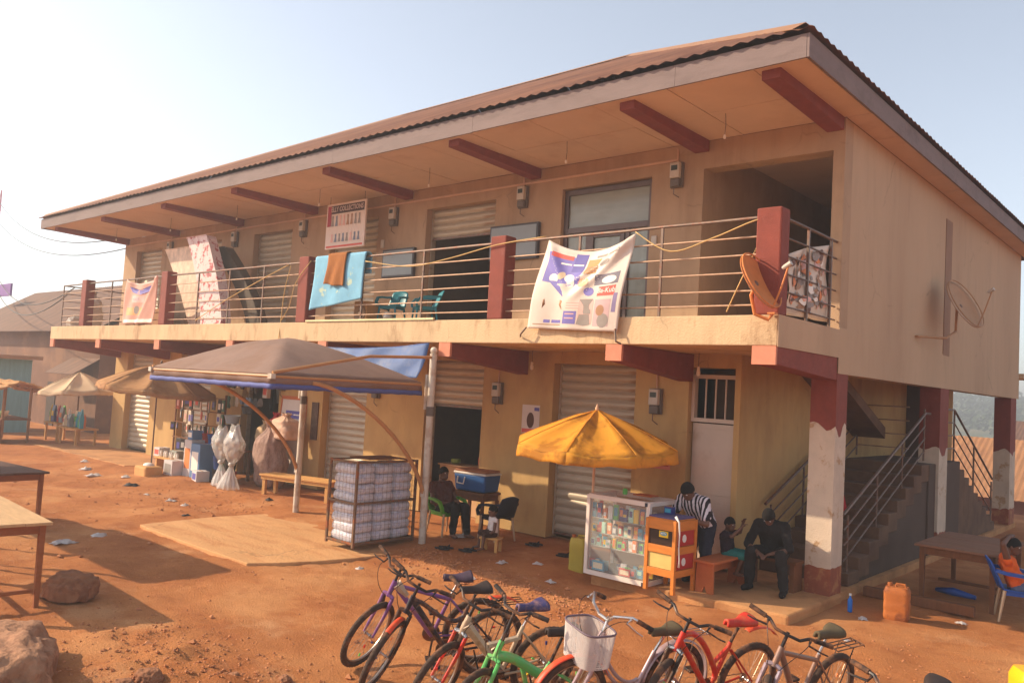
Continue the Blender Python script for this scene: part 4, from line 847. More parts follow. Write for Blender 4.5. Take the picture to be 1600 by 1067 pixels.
# block holding the brown umbrella
t = thing('umbrella_base', 'tan block weighing down the foot of the brown umbrella', 'base', (-15.55, -1.95, -.1)); MB().box(-.30, .30, -.22, .22, 0, .28).build('block', mat('tan plastic block', lin(204, 150, 90), .8, .12, 5, .3, 30), t, bevel=.05); MB().ball((-.05,.02,.28), (.16,.12,.07)).build('plastic_scrap', mat('white scrap', lin(230,222,214), .6, .06, 8), t, smooth=1)

# ------------------------------------------------------------------ wood and plastic furniture on the frontage
ply = mat('pale plywood', lin(206, 152, 88), .75, .1, 3, .2, 30, stretch=(6,1,1)); orange_wood = mat('orange varnished wood', lin(204, 122, 48), .5, .12, 4, .1, 30, stretch=(1,1,5)); dull_wood = mat('weathered brown wood', lin(124, 78, 48), .85, .2, 4, .4, 30, stretch=(5,1,1)); grey_wood = mat('sun-bleached table top', lin(196, 156, 112), .85, .12, 3, .3, 30, stretch=(1,6,1)); stool_w = mat('orange-brown stool wood', lin(188, 104, 58), .75, .12, 4, .2, 30)
rust = mat('rusty steel frame', lin(124, 96, 74), .7, .2, 10, metal=.3, col2=lin(158, 84, 40), c2scale=9, c2amt=.8)
t = thing('bench', 'pale plywood bench standing behind the left canopy post', 'bench', (-10.75, -.95, -.03), rad(14))
for k in range(2): MB().box(-.95, .95, -.25+.26*k, -.02+.26*k, .40, .44).build('seat_plank', ply, t, bevel=.006)
MB().box(-.92, .92, -.22, .2, .33, .397).build('apron_rail', ply, t)
for sx in (-.85, .85):
    for sy in (-.17, .17): MB().box(sx-.04, sx+.04, sy-.035, sy+.035, 0, .33).build('leg', ply, t, bevel=.005)
# cage of sachet water
t = thing('wire_cage', 'rusty wire mesh cage full of packed water sachets by the right canopy post', 'cage', (-6.285, -2.70, -.02)); X, Y, Z = .33, .60, 1.30
for sx in (-1, 1):
    for sy in (-1, 1): MB().box(sx*X-.018, sx*X+.018, sy*Y-.018, sy*Y+.018, 0, Z).build('corner_post', rust, t)
for z in (.06, .66, Z-.02):
    for s in (-1, 1):
        MB().box(-X, X, s*Y-.014, s*Y+.014, z-.015, z+.015).build('frame_bar', rust, t); MB().box(s*X-.014, s*X+.014, -Y, Y, z-.014, z+.014).build('frame_bar', rust, t)
for s in (-1, 1):
    b = MB()
    for k in range(1, 8): b.tube([(-X+2*X*k/8, s*(Y+.004), .06), (-X+2*X*k/8, s*(Y+.004), Z-.02)], .0017, 4, False)
    for k in range(1, 15): b.tube([(-X, s*(Y+.008), .06+k*.082), (X, s*(Y+.008), .06+k*.082)], .0017, 4, False)
    tag(b.build('mesh_panel', rust, t), kind='stuff')
    b = MB()
    for k in range(1, 14): b.tube([(s*(X+.004), -Y+2*Y*k/14, .06), (s*(X+.004), -Y+2*Y*k/14, Z-.02)], .0017, 4, False)
    for k in range(1, 15): b.tube([(s*(X+.008), -Y, .06+k*.082), (s*(X+.008), Y, .06+k*.082)], .0017, 4, False)
    tag(b.build('mesh_panel', rust, t), kind='stuff')
MB().box(-X, X, -Y, Y, .03, .05).build('floor_plate', rust, t)
sachet = cloth_mat('packed water sachets', lin(232, 228, 234), .25, .14, 14, .2, bump=.6, bscale=26, col2=lin(160, 160, 196), c2scale=9, c2amt=.45, c2lo=.52, c2hi=.6)
def pack_mesh():
    b = MB(); vs = []; n, m_ = 16, 8
    for j in range(m_+1):
        ph = -math.pi/2+math.pi*j/m_
        for i in range(n):
            a = 2*math.pi*i/n; sg = lambda c, e: math.copysign(abs(c)**e, c)
            x = .30*sg(math.cos(a), .35)*abs(math.cos(ph))**.35; y = .185*sg(math.sin(a), .35)*abs(math.cos(ph))**.35; z = .075*sg(math.sin(ph), .6)
            k = 1+.04*nz(x*14, y*14, z*20); vs.append((x*k, y*k, z+.008*nz(x*20, y*20)))
    b.add(vs, [(j*n+i, j*n+(i+1) % n, (j+1)*n+(i+1) % n, (j+1)*n+i) for j in range(m_) for i in range(n)]); return b
pk0 = None; names = ['front', 'middle', 'rear']
for tier in range(2):
    for lay in range(4):
        for col in range(3):
            if pk0 is None: o = pk0 = pack_mesh().build('water_pack', sachet, smooth=1)
            else: o = inst('water_pack', pk0)
            o.location = (-6.285+RNG.uniform(-.008,.008), -2.70+(col-1)*.385+RNG.uniform(-.01,.01), -.02+.13+tier*.60+lay*.143); o.rotation_euler = (RNG.uniform(-.05,.05), RNG.uniform(-.06,.06), RNG.uniform(-.03,.03)); o.scale = (1.05, 1.05, 1.15)
            tag(o, 'pack of water sachets, %s row, %s layer of the %s shelf in the wire cage' % (names[col], ['bottom','second','third','top'][lay], ['lower','upper'][tier]), 'water pack', 'water packs in the wire cage')
tag(MB().box(-6.55, -6.05, -3.0, -2.3, 1.285, 1.30).build('board', dull_wood), 'thin brown board lying on top of the wire cage', 'board')

# green chair, dark chair, cooler on its table, counter inside the half-open shop
metal_leg = mat('chair tube legs', lin(196, 168, 136), .4, .1, 6, metal=.4)
plastic_chair('green plastic chair with the seated person, beside the right canopy post', (-6.08, -1.25, -.02), rad(-8), green_p, metal_leg, .93)
plastic_chair('dark navy plastic chair between the cooler and the small child', (-5.25, -.85, -.01), rad(170), navy_p, metal_leg, .9)
t = thing('cooler_box', 'blue cooler box with white rim standing on a wooden table by the shop door', 'cooler', (-5.98, -.62, .70), rad(4))
MB().add([(-.33,-.20,0),(.33,-.20,0),(.33,.20,0),(-.33,.20,0),(-.36,-.225,.30),(.36,-.225,.30),(.36,.225,.30),(-.36,.225,.30)], [(0,3,2,1),(4,5,6,7),(0,1,5,4),(1,2,6,5),(2,3,7,6),(3,0,4,7)]).build('body', mat('cooler blue', lin(48, 88, 142), .4, .08, 4), t, bevel=.03)
MB().box(-.365, .365, -.23, .23, .29, .325).build('rim', mat('cooler white', lin(222, 208, 194), .4, .05, 4), t, bevel=.01)
MB().box(-.34, .34, -.21, .21, .325, .37).build('lid', mat('cooler lid brown', lin(158, 100, 66), .7, .1, 4), t, bevel=.015)
MB().tube([(-.26,-.222,.24), (-.255,-.245,.13), (-.11,-.245,.12), (-.10,-.222,.24)], .013, 7).build('handle', MATS['cooler white'], t, smooth=40)
t = thing('small_table', 'low brown wooden table under the blue cooler box', 'table', (-5.98, -.62, -.01), rad(4))
MB().box(-.36, .36, -.24, .24, .66, .70).build('table_top', dull_wood, t, bevel=.005); MB().box(-.32, .32, -.21, .21, .56, .66).build('apron_rail', dull_wood, t)
for sx in (-.31, .31):
    for sy in (-.20, .20): MB().box(sx-.025, sx+.025, sy-.025, sy+.025, 0, .56).build('leg', dull_wood, t)
t = thing('shop_counter', 'pale wooden counter just inside the half-raised shutter', 'counter', (-7.4, .62, 0)); MB().box(-.62, .55, -.2, .2, 0, .92).build('body', mat('counter board', lin(190,150,108), .8, .1, 3), t, bevel=.01); MB().box(-.65, .58, -.23, .23, .92, .95).build('counter_top', MATS['counter board'], t, bevel=.005)
for (x, r, h_, c, l) in ((-7.75, .10, .10, (150,160,70), 'green bowl on the counter inside the half-open shop'), (-7.05, .06, .20, (180,60,50), 'red tin on the counter inside the half-open shop'), (-6.9, .05, .24, (220,210,200), 'white bottle on the counter inside the half-open shop')):
    tag(MB().lathe([(r*.6,0),(r,h_*.3),(r,h_*.8),(r*.85,h_)], 14, TR(x, .6, .952)).build('container', ink('c%d%d'%(c[0],c[1]), *c), smooth=40), l, 'container')
# white notice board leaning on the wall, framed in orange wood
t = thing('notice_board', 'white notice board with blue heading in an orange frame by the open shop', 'notice board', (-12.55, -.12, .25)); t.rotation_euler = (rad(-4), 0, 0)
MB().box(-.50, .42, -.02, .02, 0, 1.72).build('panel', mat('notice white', lin(216, 200, 188), .6, .05, 3), t)
for (a, b_, c, d_) in ((-.54,-.50,0,1.80),(.42,.46,0,1.80),(-.50,.42,1.72,1.80)): MB().box(a, b_, -.035, .02, c, d_).build('frame_bar', mat('orange frame wood', lin(190,104,58), .7, .12, 5), t)
MB().box(-.30, .30, -.026, -.0205, 1.28, 1.46).build('heading_bar', I_dblue, t); MB().box(-.24, -.02, -.029, -.0265, 1.355, 1.385).build('text_line', I_white, t); MB().box(.02, .24, -.029, -.0265, 1.355, 1.385).build('text_line', I_white, t)
for k in range(3): MB().box(-.3, .22-.1*(k % 2), -.024, -.0205, 1.12-.1*k, 1.135-.1*k).build('text_line', I_grey, t)
t = tag(MB().box(-11.86, -11.62, -.03, -.004, 1.1, 1.95).build('wall_poster', mat('dark poster', lin(96,72,56), .7, .4, 12)), 'narrow dark poster on the wall behind the left canopy post', 'poster')
t = thing('wall_poster', 'white portrait poster on the wall left of the big shutter', 'poster', (-5.35, -.004, 2.0)); MB().box(-.2, .2, -.006, 0, -.25, .25).build('sheet', mat('poster paper', lin(214,196,186), .7, .05, 4), t); MB().add([(.0+px_, -.0085, pz_-.02) for px_, pz_ in ell(.085,.14,16)], [tuple(range(16))]).build('portrait', mat('portrait brown', lin(92,60,46), .8, .2, 12), t); MB().box(.08, .19, -.0085, -.0065, .15, .21).build('emblem', I_dblue, t); MB().box(-.19, .19, -.0085, -.0065, -.24, -.17).build('caption_bar', I_red, t)
t = thing('wall_poster', 'faded pink notice on the wall left of the white metal door', 'poster', (-2.66, -.004, 1.5)); MB().box(-.16, .16, -.006, 0, -.09, .13).build('sheet', mat('pink paper', lin(206,130,112), .8, .1, 4), t)
for k in range(3): MB().box(-.13, .13, -.0085, -.0065, .06-.05*k, .075-.05*k).build('text_line', mat('faded red ink', lin(170,70,60), .8, .1, 4), t)

# ------------------------------------------------------------------ goods in front of the open shop
clear = glass_mat('clear plastic film', lin(226, 220, 214), .40, .22)
def twist_bag(label, loc, h, w_, seed):
    t = thing('plastic_bag', label, 'bag', loc); b = MB(); n, mm = 40, 34; vs = []
    for j in range(mm+1):
        v = j/mm; r = w_*.5*(.90-.74*smst(0, .42, v)) if v < .43 else w_*.5*(.16+.74*math.sin(math.pi*min(1, (v-.43)/.70))**.8)
        if v > .8: r *= 1-.35*smst(.8, 1, v)
        for i in range(n):
            a = 2*math.pi*i/n; c_, s_ = math.cos(a), math.sin(a); pleat = .13*math.sin(a*11+seed+v*3)*(1-smst(.30,.70,v))+.06*math.sin(a*5+seed*2+v*6)
            crumple = .26*nz(c_*2.2+seed*3, s_*2.2, v*4)+.12*nz(c_*6+seed, s_*6, v*11)+.05*nz(c_*14, s_*14+seed, v*24); k = 1+pleat+crumple*(.6+.6*smst(.4,.7,v))
            ear = .10*h*smst(.86, 1, v)*(abs(c_)**3+.5*nz(c_*5, s_*5, seed))
            vs.append((r*k*c_*1.05+.09*math.sin(v*3.4+seed*2)*w_, r*k*s_*.62, h*v+ear+.012*nz(c_*8, s_*8, v*9)))
    b.add(vs, [(j*n+i, j*n+(i+1) % n, (j+1)*n+(i+1) % n, (j+1)*n+i) for j in range(mm) for i in range(n)]+[tuple(range(n-1,-1,-1)), tuple(mm*n+i for i in range(n))]); b.build('bag_body', clear, t, smooth=1)
    cx = .09*math.sin(.43*3.4+seed*2)*w_; MB().tube([(cx+.11*w_*math.cos(k*.7), .08*w_*math.sin(k*.7), h*.43+.02*math.sin(k*2.)) for k in range(9)], .024, 7, closed=True).ball((cx+.02,-.06*w_,h*.43), (.06,.04,.05)).build('knot', scrap_w, t, smooth=1)
    for q in range(3): MB().ball((cx+RNG.uniform(-.1,.1), RNG.uniform(-.05,.05), h*(.60+.09*q)), (.13,.09,.10)).build('contents', bag_in, t, smooth=1)
    return t
scrap_w = cloth_mat('knotted white film', lin(226,220,212), .4, .1, 9, .3); bag_in = mat('pale bag contents', lin(170,150,132), .8, .2, 9)
twist_bag('clear twisted plastic bag on the left of the pair before the open shop', (-12.95, -1.55, 0), 1.22, .62, 1.)
twist_bag('clear knotted plastic bag on the right of the pair before the open shop', (-12.42, -1.62, -.02), 1.28, .66, 2.6)
jute = mat('grey woven sack', lin(168, 136, 122), .9, .16, 26, .9, 34, col2=lin(126,92,82), c2scale=11, c2amt=.7, stretch=(1,1,.35))
soft_bag('sack', 'big grey woven sack standing below the notice board', 'sack', (-12.45, -.62, 0), .76, .62, 1.34, jute, 4)
soft_bag('sack', 'pale pink sack lying on top of the big grey sack', 'sack', (-12.10, -.50, 1.08), .62, .5, .55, mat('pale pink sack', lin(214, 176, 150), .85, .1, 8, .4, 40), 5)
soft_bag('sack', 'bright red bag behind the big grey sack', 'sack', (-12.85, -.28, .92), .42, .36, .66, mat('red bag', lin(176, 40, 40), .7, .1, 6), 6)
soft_bag('sack', 'small cream sack hanging in the dark open shop doorway', 'sack', (-13.35, -.25, .75), .40, .34, .62, mat('cream sack', lin(196, 164, 124), .85, .12, 8), 7)
ORD = ['leftmost','second from left','third from left','fourth from left','fifth from left','sixth from left','in the middle','sixth from right','fifth from right','fourth from right','third from right','second from right','rightmost']
t = thing('display_rack', 'wooden rack of small hanging goods below the brown umbrella', 'rack', (-15.85, -.55, 0))
for x in (-1.35, -.55, .3, 1.15): MB().box(x-.02, x+.02, -.02, .02, 0, 1.95).build('upright', dull_wood, t)
for z in (.75, 1.15, 1.5, 1.85): MB().box(-1.4, 1.2, -.03, -.022, z-.012, z+.012).build('cross_bar', dull_wood, t)
rs = random.Random(21); pal = [(70,62,58),(150,150,140),(206,190,168),(96,84,76),(190,90,60),(110,120,130),(60,50,50),(170,150,110),(80,110,80)]
pm = [mat('goods %d' % i, lin(*c), .5, .15, 9) for i, c in enumerate(pal)]; cn = ['dark brown','grey','cream','brown','rust-red','slate','black','khaki','green']
for r, z in enumerate((1.83, 1.48, 1.13, .73)):
    for k in range(13):
        if rs.random() < .22: continue
        i = rs.randrange(9); x = -1.32+k*.205+rs.uniform(-.06,.06); w_, h_ = rs.uniform(.04,.11), rs.uniform(.07,.20)
        g_ = thing('hanging_pack', '%s pack %s on the %s bar of the goods rack' % (cn[i], ORD[k], ['top','second','third','lowest'][r]), 'pack', (-15.85+x, -.60, z), rs.uniform(-.5,.5), 'small packs hanging on the goods rack')
        MB().box(-w_, w_, -.03, .0, -2*h_, 0).build('pack', pm[i], g_, bevel=.01); MB().box(-w_*.6, w_*.6, -.033, -.0305, -1.5*h_, -.6*h_).build('pack_label', rs.choice([I_white, I_pink, I_red, I_dblue]), g_)
def carton(label, loc, s, m, panel=None, rz=0, name='carton'):
    t = thing(name, label, 'box', loc, rz); MB().box(-s[0]/2, s[0]/2, -s[1]/2, s[1]/2, 0, s[2]).build('box_body', m, t, bevel=.008)
    if panel: MB().box(-s[0]*.36, s[0]*.36, -s[1]/2-.004, -s[1]/2, s[2]*.25, s[2]*.78).build('printed_panel', panel, t)
    MB().box(-s[0]/2+.01, s[0]/2-.01, -.02, .02, s[2], s[2]+.003).build('tape', I_br, t); return t
wbox = mat('white carton', lin(206, 196, 192), .7, .06, 4); bbox_ = mat('blue carton', lin(104, 132, 166), .7, .08, 4)
carton('white carton at the foot of the stacked boxes beside the goods rack', (-15.25, -1.45, -.05), (.42,.36,.38), wbox, I_grey)
carton('white and orange carton standing behind the low white one', (-14.85, -1.2, -.05), (.34,.34,.9), wbox, I_ora)
carton('tall pale blue carton on the right of the stacked boxes', (-14.42, -1.2, -.05), (.42,.4,.84), bbox_, I_white)
carton('small blue carton on top of the white and orange one', (-14.9, -1.18, .855), (.22,.26,.22), bbox_, I_white)
for k in range(7): tag(MB().lathe([(.03,0),(.035,.02),(.035,.12),(.02,.14),(.02,.16)], 10, TR(-16.4+k*.14, -1.25+.03*(k % 2), .30)).build('small_bottle', mat('bottle white', lin(226,214,200), .4, .08, 6), smooth=40), 'small white bottle standing %s on the low ledge' % ORD[k], 'bottle', 'white bottles on the low ledge')
t = thing('low_ledge', 'low plank ledge carrying a row of white bottles', 'shelf', (-15.98, -1.23, -.05)); MB().box(-.6, .6, -.12, .12, .31, .35).build('plank', ply, t, bevel=.005)
for x in (-.5, .5): MB().box(x-.03, x+.03, -.1, .1, 0, .31).build('leg', ply, t)
for (x, y, z, r, h_, c, l) in ((-14.0,-.75,1.05,.2,.22,(70,62,60),'dark round basin stacked beside the tall blue carton'),(-14.0,-.75,1.30,.18,.2,(150,156,160),'grey basin on top of the dark basin'),(-13.75,-.5,1.55,.16,.18,(60,54,54),'black bucket hung above the basins'),(-13.7,-.95,.72,.2,.26,(120,70,60),'brown tub below the basins')):
    tag(MB().lathe([(r*.75,0),(r,h_*.9),(r*1.08,h_),(r*1.0,h_),(r*.7,.03)], 18, TR(x, y, z)).build('basin', ink('b%d%d'%(c[0],c[2]), *c), smooth=40), l, 'basin')
t = thing('goods_table', 'dark table piled with basins at the open shop entrance', 'table', (-13.95, -.75, -.02)); MB().box(-.38, .45, -.35, .3, .68, .72).build('table_top', dull_wood, t)
for sx in (-.33, .4):
    for sy in (-.3, .25): MB().box(sx-.03, sx+.03, sy-.03, sy+.03, 0, .68).build('leg', dull_wood, t)
carton('red-topped packet hung on the pier above the basins', (-13.55, -.16, 1.95), (.2,.1,.3), mat('packet pale', lin(206,180,160), .6, .1, 6), I_red)
# dim goods hanging inside the dark open shop
for k in range(8): tag(MB().tube([(-14.7+k*.18, .7+.1*(k % 3), 2.7), (-14.7+k*.18, .7+.1*(k % 3), 2.2), (-14.68+k*.18, .72+.1*(k % 3), 1.6+.2*(k % 2))], [.02,.07,.05], 8).build('hanging_cloth', pm[k % 9], smooth=1), 'dim garment hanging %s in the dark open shop' % ORD[k], 'garment', 'garments hanging in the dark open shop')

# more stock crowding the frontage of the open shop
rs = random.Random(123); wares = [('bucket',(176,60,50),'red'),('bucket',(60,90,150),'blue'),('bucket',(70,120,80),'green'),('bucket',(60,54,52),'black'),('bucket',(206,190,170),'cream')]
for k in range(9):
    nm, c, cw = wares[k % 5]; x, y, z = -14.75+(k % 3)*.30, -.95-.12*(k//3), .73+.0*k if k < 3 else (.0 if k < 6 else .30); r = .12+.015*(k % 3)
    if k >= 3: x, y = -13.62+(k % 3)*.27, -1.25
    t = thing('bucket', '%s plastic bucket %s in the %s row of wares by the open shop' % (cw, ['left','middle','right'][k % 3], ['table','floor','stacked'][k//3]), 'bucket', (x, y, z-.02)); MB().lathe([(r*.72,0),(r,.27),(r*1.08,.28),(r*1.08,.30),(r*.95,.30),(r*.68,.02)], 18).build('bucket_body', mat('bucket '+cw, lin(*c), .45, .1, 5), t, smooth=40)
    MB().tube([(-r,0,.27),(-r*.6,-r*.9,.20),(r*.6,-r*.9,.20),(r,0,.27)], .004, 5).build('bail', steel, t)
for k in range(16):
    x = -14.95+(k % 8)*.21; z = 2.35-.42*(k//8); i = rs.randrange(9); t = thing('hung_ware', '%s ware %s in the %s string above the basins' % (cn[i], ORD[k % 8], ['upper','lower'][k//8]), 'ware', (x, -.32-.05*rs.random(), z), rs.uniform(-.6,.6), 'wares strung up over the open shopfront')
    h_ = rs.uniform(.16,.34); w_ = rs.uniform(.05,.10); MB().add([(-w_*.5,-.02,0),(w_*.5,-.02,0),(w_*.5,.02,0),(-w_*.5,.02,0),(-w_,-.04,-h_*.6),(w_,-.04,-h_*.6),(w_,.04,-h_*.6),(-w_,.04,-h_*.6),(-w_*.7,-.02,-h_),(w_*.7,-.02,-h_),(w_*.7,.02,-h_),(-w_*.7,.02,-h_)], [(0,1,2,3),(4,5,1,0),(5,6,2,1),(6,7,3,2),(7,4,0,3),(8,9,5,4),(9,10,6,5),(10,11,7,6),(11,8,4,7),(11,10,9,8)]).build('ware_body', pm[i], t, smooth=40); MB().tube([(0,0,0),(0,0,.1)], .003, 4).build('loop', steel, t)
for k, (x, y, s, l) in enumerate(((-16.75,-1.1,(.36,.3,.32),'brown carton left of the bottle ledge'), (-16.72,-1.08,(.3,.28,.22),'small carton stacked on the brown carton by the bottle ledge'), (-14.0,-1.45,(.34,.3,.26),'low white carton before the goods table'), (-16.3,-.85,(.4,.3,.5),'grey carton behind the bottle ledge'))):
    carton(l, (x, y, .28 if k == 1 else -.05), s, (MATS['brown carton'], wbox, wbox, pm[1])[k], (I_br, I_red, I_dblue, I_white)[k], rs.uniform(-.2,.2))

# ------------------------------------------------------------------ display case, cabinet, stools, cans
cream_p = mat('white aluminium', lin(224, 208, 196), .4, .05, 5)
t = thing('display_case', 'glass display case in a white frame full of phone accessories', 'display case', (-2.31, -1.33, .0)); A, B, H = .49, .33, 1.10
for sx in (-1, 1):
    for sy in (-1, 1): MB().box(sx*A-.028, sx*A+.028, sy*B-.028, sy*B+.028, .0, H).build('corner_post', cream_p, t, bevel=.004)
for z in (.03, H-.02):
    for s in (-1, 1):
        MB().box(-A+.028, A-.028, s*B-.03, s*B+.03, z-.03, z+.03).build('frame_rail', cream_p, t); MB().box(s*A-.03, s*A+.03, -B+.03, B-.03, z-.029, z+.029).build('frame_rail', cream_p, t)
MB().box(-A, A, -B, B, .05, .065).build('base_board', mat('case base', lin(110,80,60), .8, .15, 4), t)
MB().box(-A+.03, A-.03, B-.02, B-.01, .065, H-.05).build('back_board', mat('case back', lin(176,130,92), .8, .12, 4), t)
clean = glass_mat('case glass', lin(220,220,214), .14, .04)
MB().box(-A+.03, A-.03, -B-.004, -B+.004, .06, H-.05).build('front_pane', clean, t); MB().box(A-.004, A+.004, -B+.03, B-.03, .06, H-.05).build('side_pane', clean, t); MB().box(-A-.004, -A+.004, -B+.03, B-.03, .06, H-.05).build('side_pane', clean, t); MB().box(-A, A, -B, B, H+.011, H+.017).build('top_pane', clean, t)
zsh = [.40, .585, .79]
for z in zsh: MB().box(-A+.03, A-.03, -B+.03, B-.03, z-.008, z).build('shelf', mat('glass shelf', lin(206,206,190), .2, .05, 4, alpha=.8), t)
for k in range(2): MB().box(A-.05, A-.01, -B-.034, -B-.03, .0+k*(H-.05), .05+k*(H-.05)).build('corner_cap', navy_p, t)
rs = random.Random(77)
cols = [('yellow',(232,190,40)),('green',(110,190,96)),('red',(206,50,44)),('white',(226,222,214)),('teal',(60,150,176)),('grey',(120,120,126)),('orange',(226,120,50)),('mint',(176,220,196)),('navy',(50,56,116)),('cream',(226,206,170))]
cm = {n: mat('packet '+n, lin(*c), .35, .1, 8) for n, c in cols}; shelf_n = ['top','middle','lower','bottom']
for r, (z, zh) in enumerate(((.79,.22), (.585,.17), (.40,.16), (.066,.16))):
    for row in range(2):
        for k in range(11):
            if r == 3 and rs.random() < .45: continue
            n, c = rs.choice(cols); x = -.43+k*.086+rs.uniform(-.008,.008); w_ = rs.uniform(.026,.040); h_ = zh*rs.uniform(.55,.98); y = -B+.07+row*.16+rs.uniform(-.02,.02)
            if r == 3: w_ *= 1.25
            o = thing('accessory_box', '%s packet %s in the %s row of the %s case shelf' % (n, ORD[k], ['front','back'][row], shelf_n[r]), 'packet', (-2.31+x, -1.33+y, z+.001), rs.uniform(-.15,.15), 'phone accessory packets in the display case')
            MB().box(-w_, w_, -.014, .014, 0, h_).build('packet', cm[n], o, bevel=.003); n2 = rs.choice(cols)[0]
            MB().box(-w_*.7, w_*.7, -.0165, -.0145, h_*rs.uniform(.15,.4), h_*rs.uniform(.6,.88)).build('printed_panel', cm[n2], o)
for (x, w_, h_, n, l) in ((-2.62,.10,.13,'teal','pale blue handset box lying on the floor of the glass case'), (-2.18,.09,.10,'red','red handset box lying on the floor of the glass case')):
    o = thing('handset_box', l, 'box', (x, -1.58, .066)); MB().box(-w_, w_, -.06, .06, 0, h_).build('carton', cm[n], o, bevel=.004); MB().box(-w_*.8, w_*.8, -.0625, -.0605, h_*.2, h_*.8).build('printed_panel', cm['cream'], o)
tag(MB().lathe([(.03,0),(.035,.02),(.034,.07),(.02,.085)], 12, TR(-2.45,-1.3,1.118)).build('small_jar', cm['green'], smooth=40), 'small green jar standing on top of the glass case', 'jar')
tag(MB().box(-2.35, -2.05, -1.25, -1.05, 1.118, 1.135).build('tray', stool_w, bevel=.003), 'flat brown tray on top of the glass case', 'tray')

t = thing('kiosk_cabinet', 'orange wooden cabinet on legs with red side panels right of the glass case', 'cabinet', (-1.55, -1.52, 0), rad(-3)); a, b_ = .21, .235
for sx in (-1, 1):
    for sy in (-1, 1): MB().box(sx*a-.025, sx*a+.025, sy*b_-.025, sy*b_+.025, 0, .93).build('post', orange_wood, t, bevel=.003)
for (z0, z1) in ((.80,.93), (.50,.60), (.21,.30)):
    for s in (-1, 1):
        MB().box(-a+.025, a-.025, s*b_-.022, s*b_+.022, z0, z1).build('rail', orange_wood, t, bevel=.003); MB().box(s*a-.022, s*a+.022, -b_+.025, b_-.025, z0+.001, z1-.001).build('rail', orange_wood, t, bevel=.003)
MB().box(-a, a, -b_, b_, .93, .945).build('cabinet_top', orange_wood, t, bevel=.003)
MB().box(-a+.025, a-.025, -b_-.002, -b_+.008, .605, .795).build('upper_window', mat('dark window', lin(60,46,40), .2, .2, 4), t); MB().box(-a+.025, a-.025, -b_-.002, -b_+.008, .305, .495).build('lower_window', mat('pale yellow print', lin(206,178,104), .5, .12, 5), t)
redp = mat('red printed panel', lin(176,44,36), .6, .08, 5)
for (z0, z1) in ((.605,.795), (.305,.495)): q = MB().box(a-.008, a+.004, -b_+.025, b_-.025, z0, z1).build('side_panel', redp, t); MB().add([(a+.0065, yy-.02, (z0+z1)/2+zz) for yy, zz in ell(.05,.055,9,.4)], [tuple(range(9))]).build('print_splash', cm['white'], q)
q = MB().box(-.03, .11, -b_-.006, -b_-.0025, .705, .785).build('sticker', cm['yellow'], t); MB().add([(.04+xx, -b_-.0085, .752+zz) for xx, zz in ell(.056,.026,16)], [tuple(range(15,-1,-1))]).build('sticker_oval', cm['teal'], q); vs, fs = text_mesh('MTN', .038, .001); MB().add([(.04+x, -b_-.0105, .752+y) for x, y, z in vs], fs).build('lettering', cm['white'], q)
MB().box(-a-.0, a-.0, -b_, b_, .945, .965).build('cloth_cover', mat('purple cloth', lin(96,84,120), .9, .15, 9, .3, 30), t, bevel=.008)
tag(MB().tube([(-1.36,-1.75,.99), (-1.30,-1.77,.93), (-1.29,-1.76,.78), (-1.30,-1.75,.6), (-1.28,-1.76,.45), (-1.29,-1.75,.36)], [.02,.012,.010,.008,.008,.014], 7).build('sachet_strip', cm['white'], smooth=1), 'thin white strip of sachets dangling at the cabinet corner', 'strip')
carton('small dark box on the purple cloth of the cabinet', (-1.63,-1.45,.967), (.12,.1,.1), cm['navy'], cm['teal'])
# bench-stool for the boy, seat block for the figure in black, child's stool
t = thing('wooden_stool', 'orange-brown plank stool with notched ends in front of the boy', 'stool', (-1.16, -.82, 0), 0)
MB().box(-.155, .155, -.52, .52, .385, .42).build('seat', stool_w, t, bevel=.005)
for y in (-.46, .46): MB().add([(x, y+dy, z) for dy in (-.015,.015) for x, z in ((-.13,0),(-.04,0),(0,.09),(.04,0),(.13,0),(.12,.385),(-.12,.385))], [(0,6,5,4,3,2,1),(7,8,9,10,11,12,13)]+[(i, (i+1) % 7, 7+(i+1) % 7, 7+i) for i in range(7)]).build('end_board', stool_w, t)
MB().box(-.02, .02, -.44, .44, .25, .33).build('stretcher', stool_w, t)
t = thing('low_bench', 'low dark bench under the seated figure in black', 'bench', (-.72, -.12, 0)); MB().box(-.40, .36, -.16, .16, .37, .41).build('seat', dull_wood, t, bevel=.004)
for x in (-.34, .3): MB().box(x-.03, x+.03, -.14, .14, 0, .37).build('leg', dull_wood, t)
t = thing('child_stool', 'small pale wooden stool under the child in the white vest', 'stool', (-4.66, -1.62, -.02), rad(20)); MB().box(-.16, .16, -.12, .12, .19, .22).build('seat', ply, t, bevel=.006)
for sx in (-.12, .12):
    for sy in (-.085, .085): MB().box(sx-.022, sx+.022, sy-.018, sy+.018, 0, .19).build('leg', ply, t)
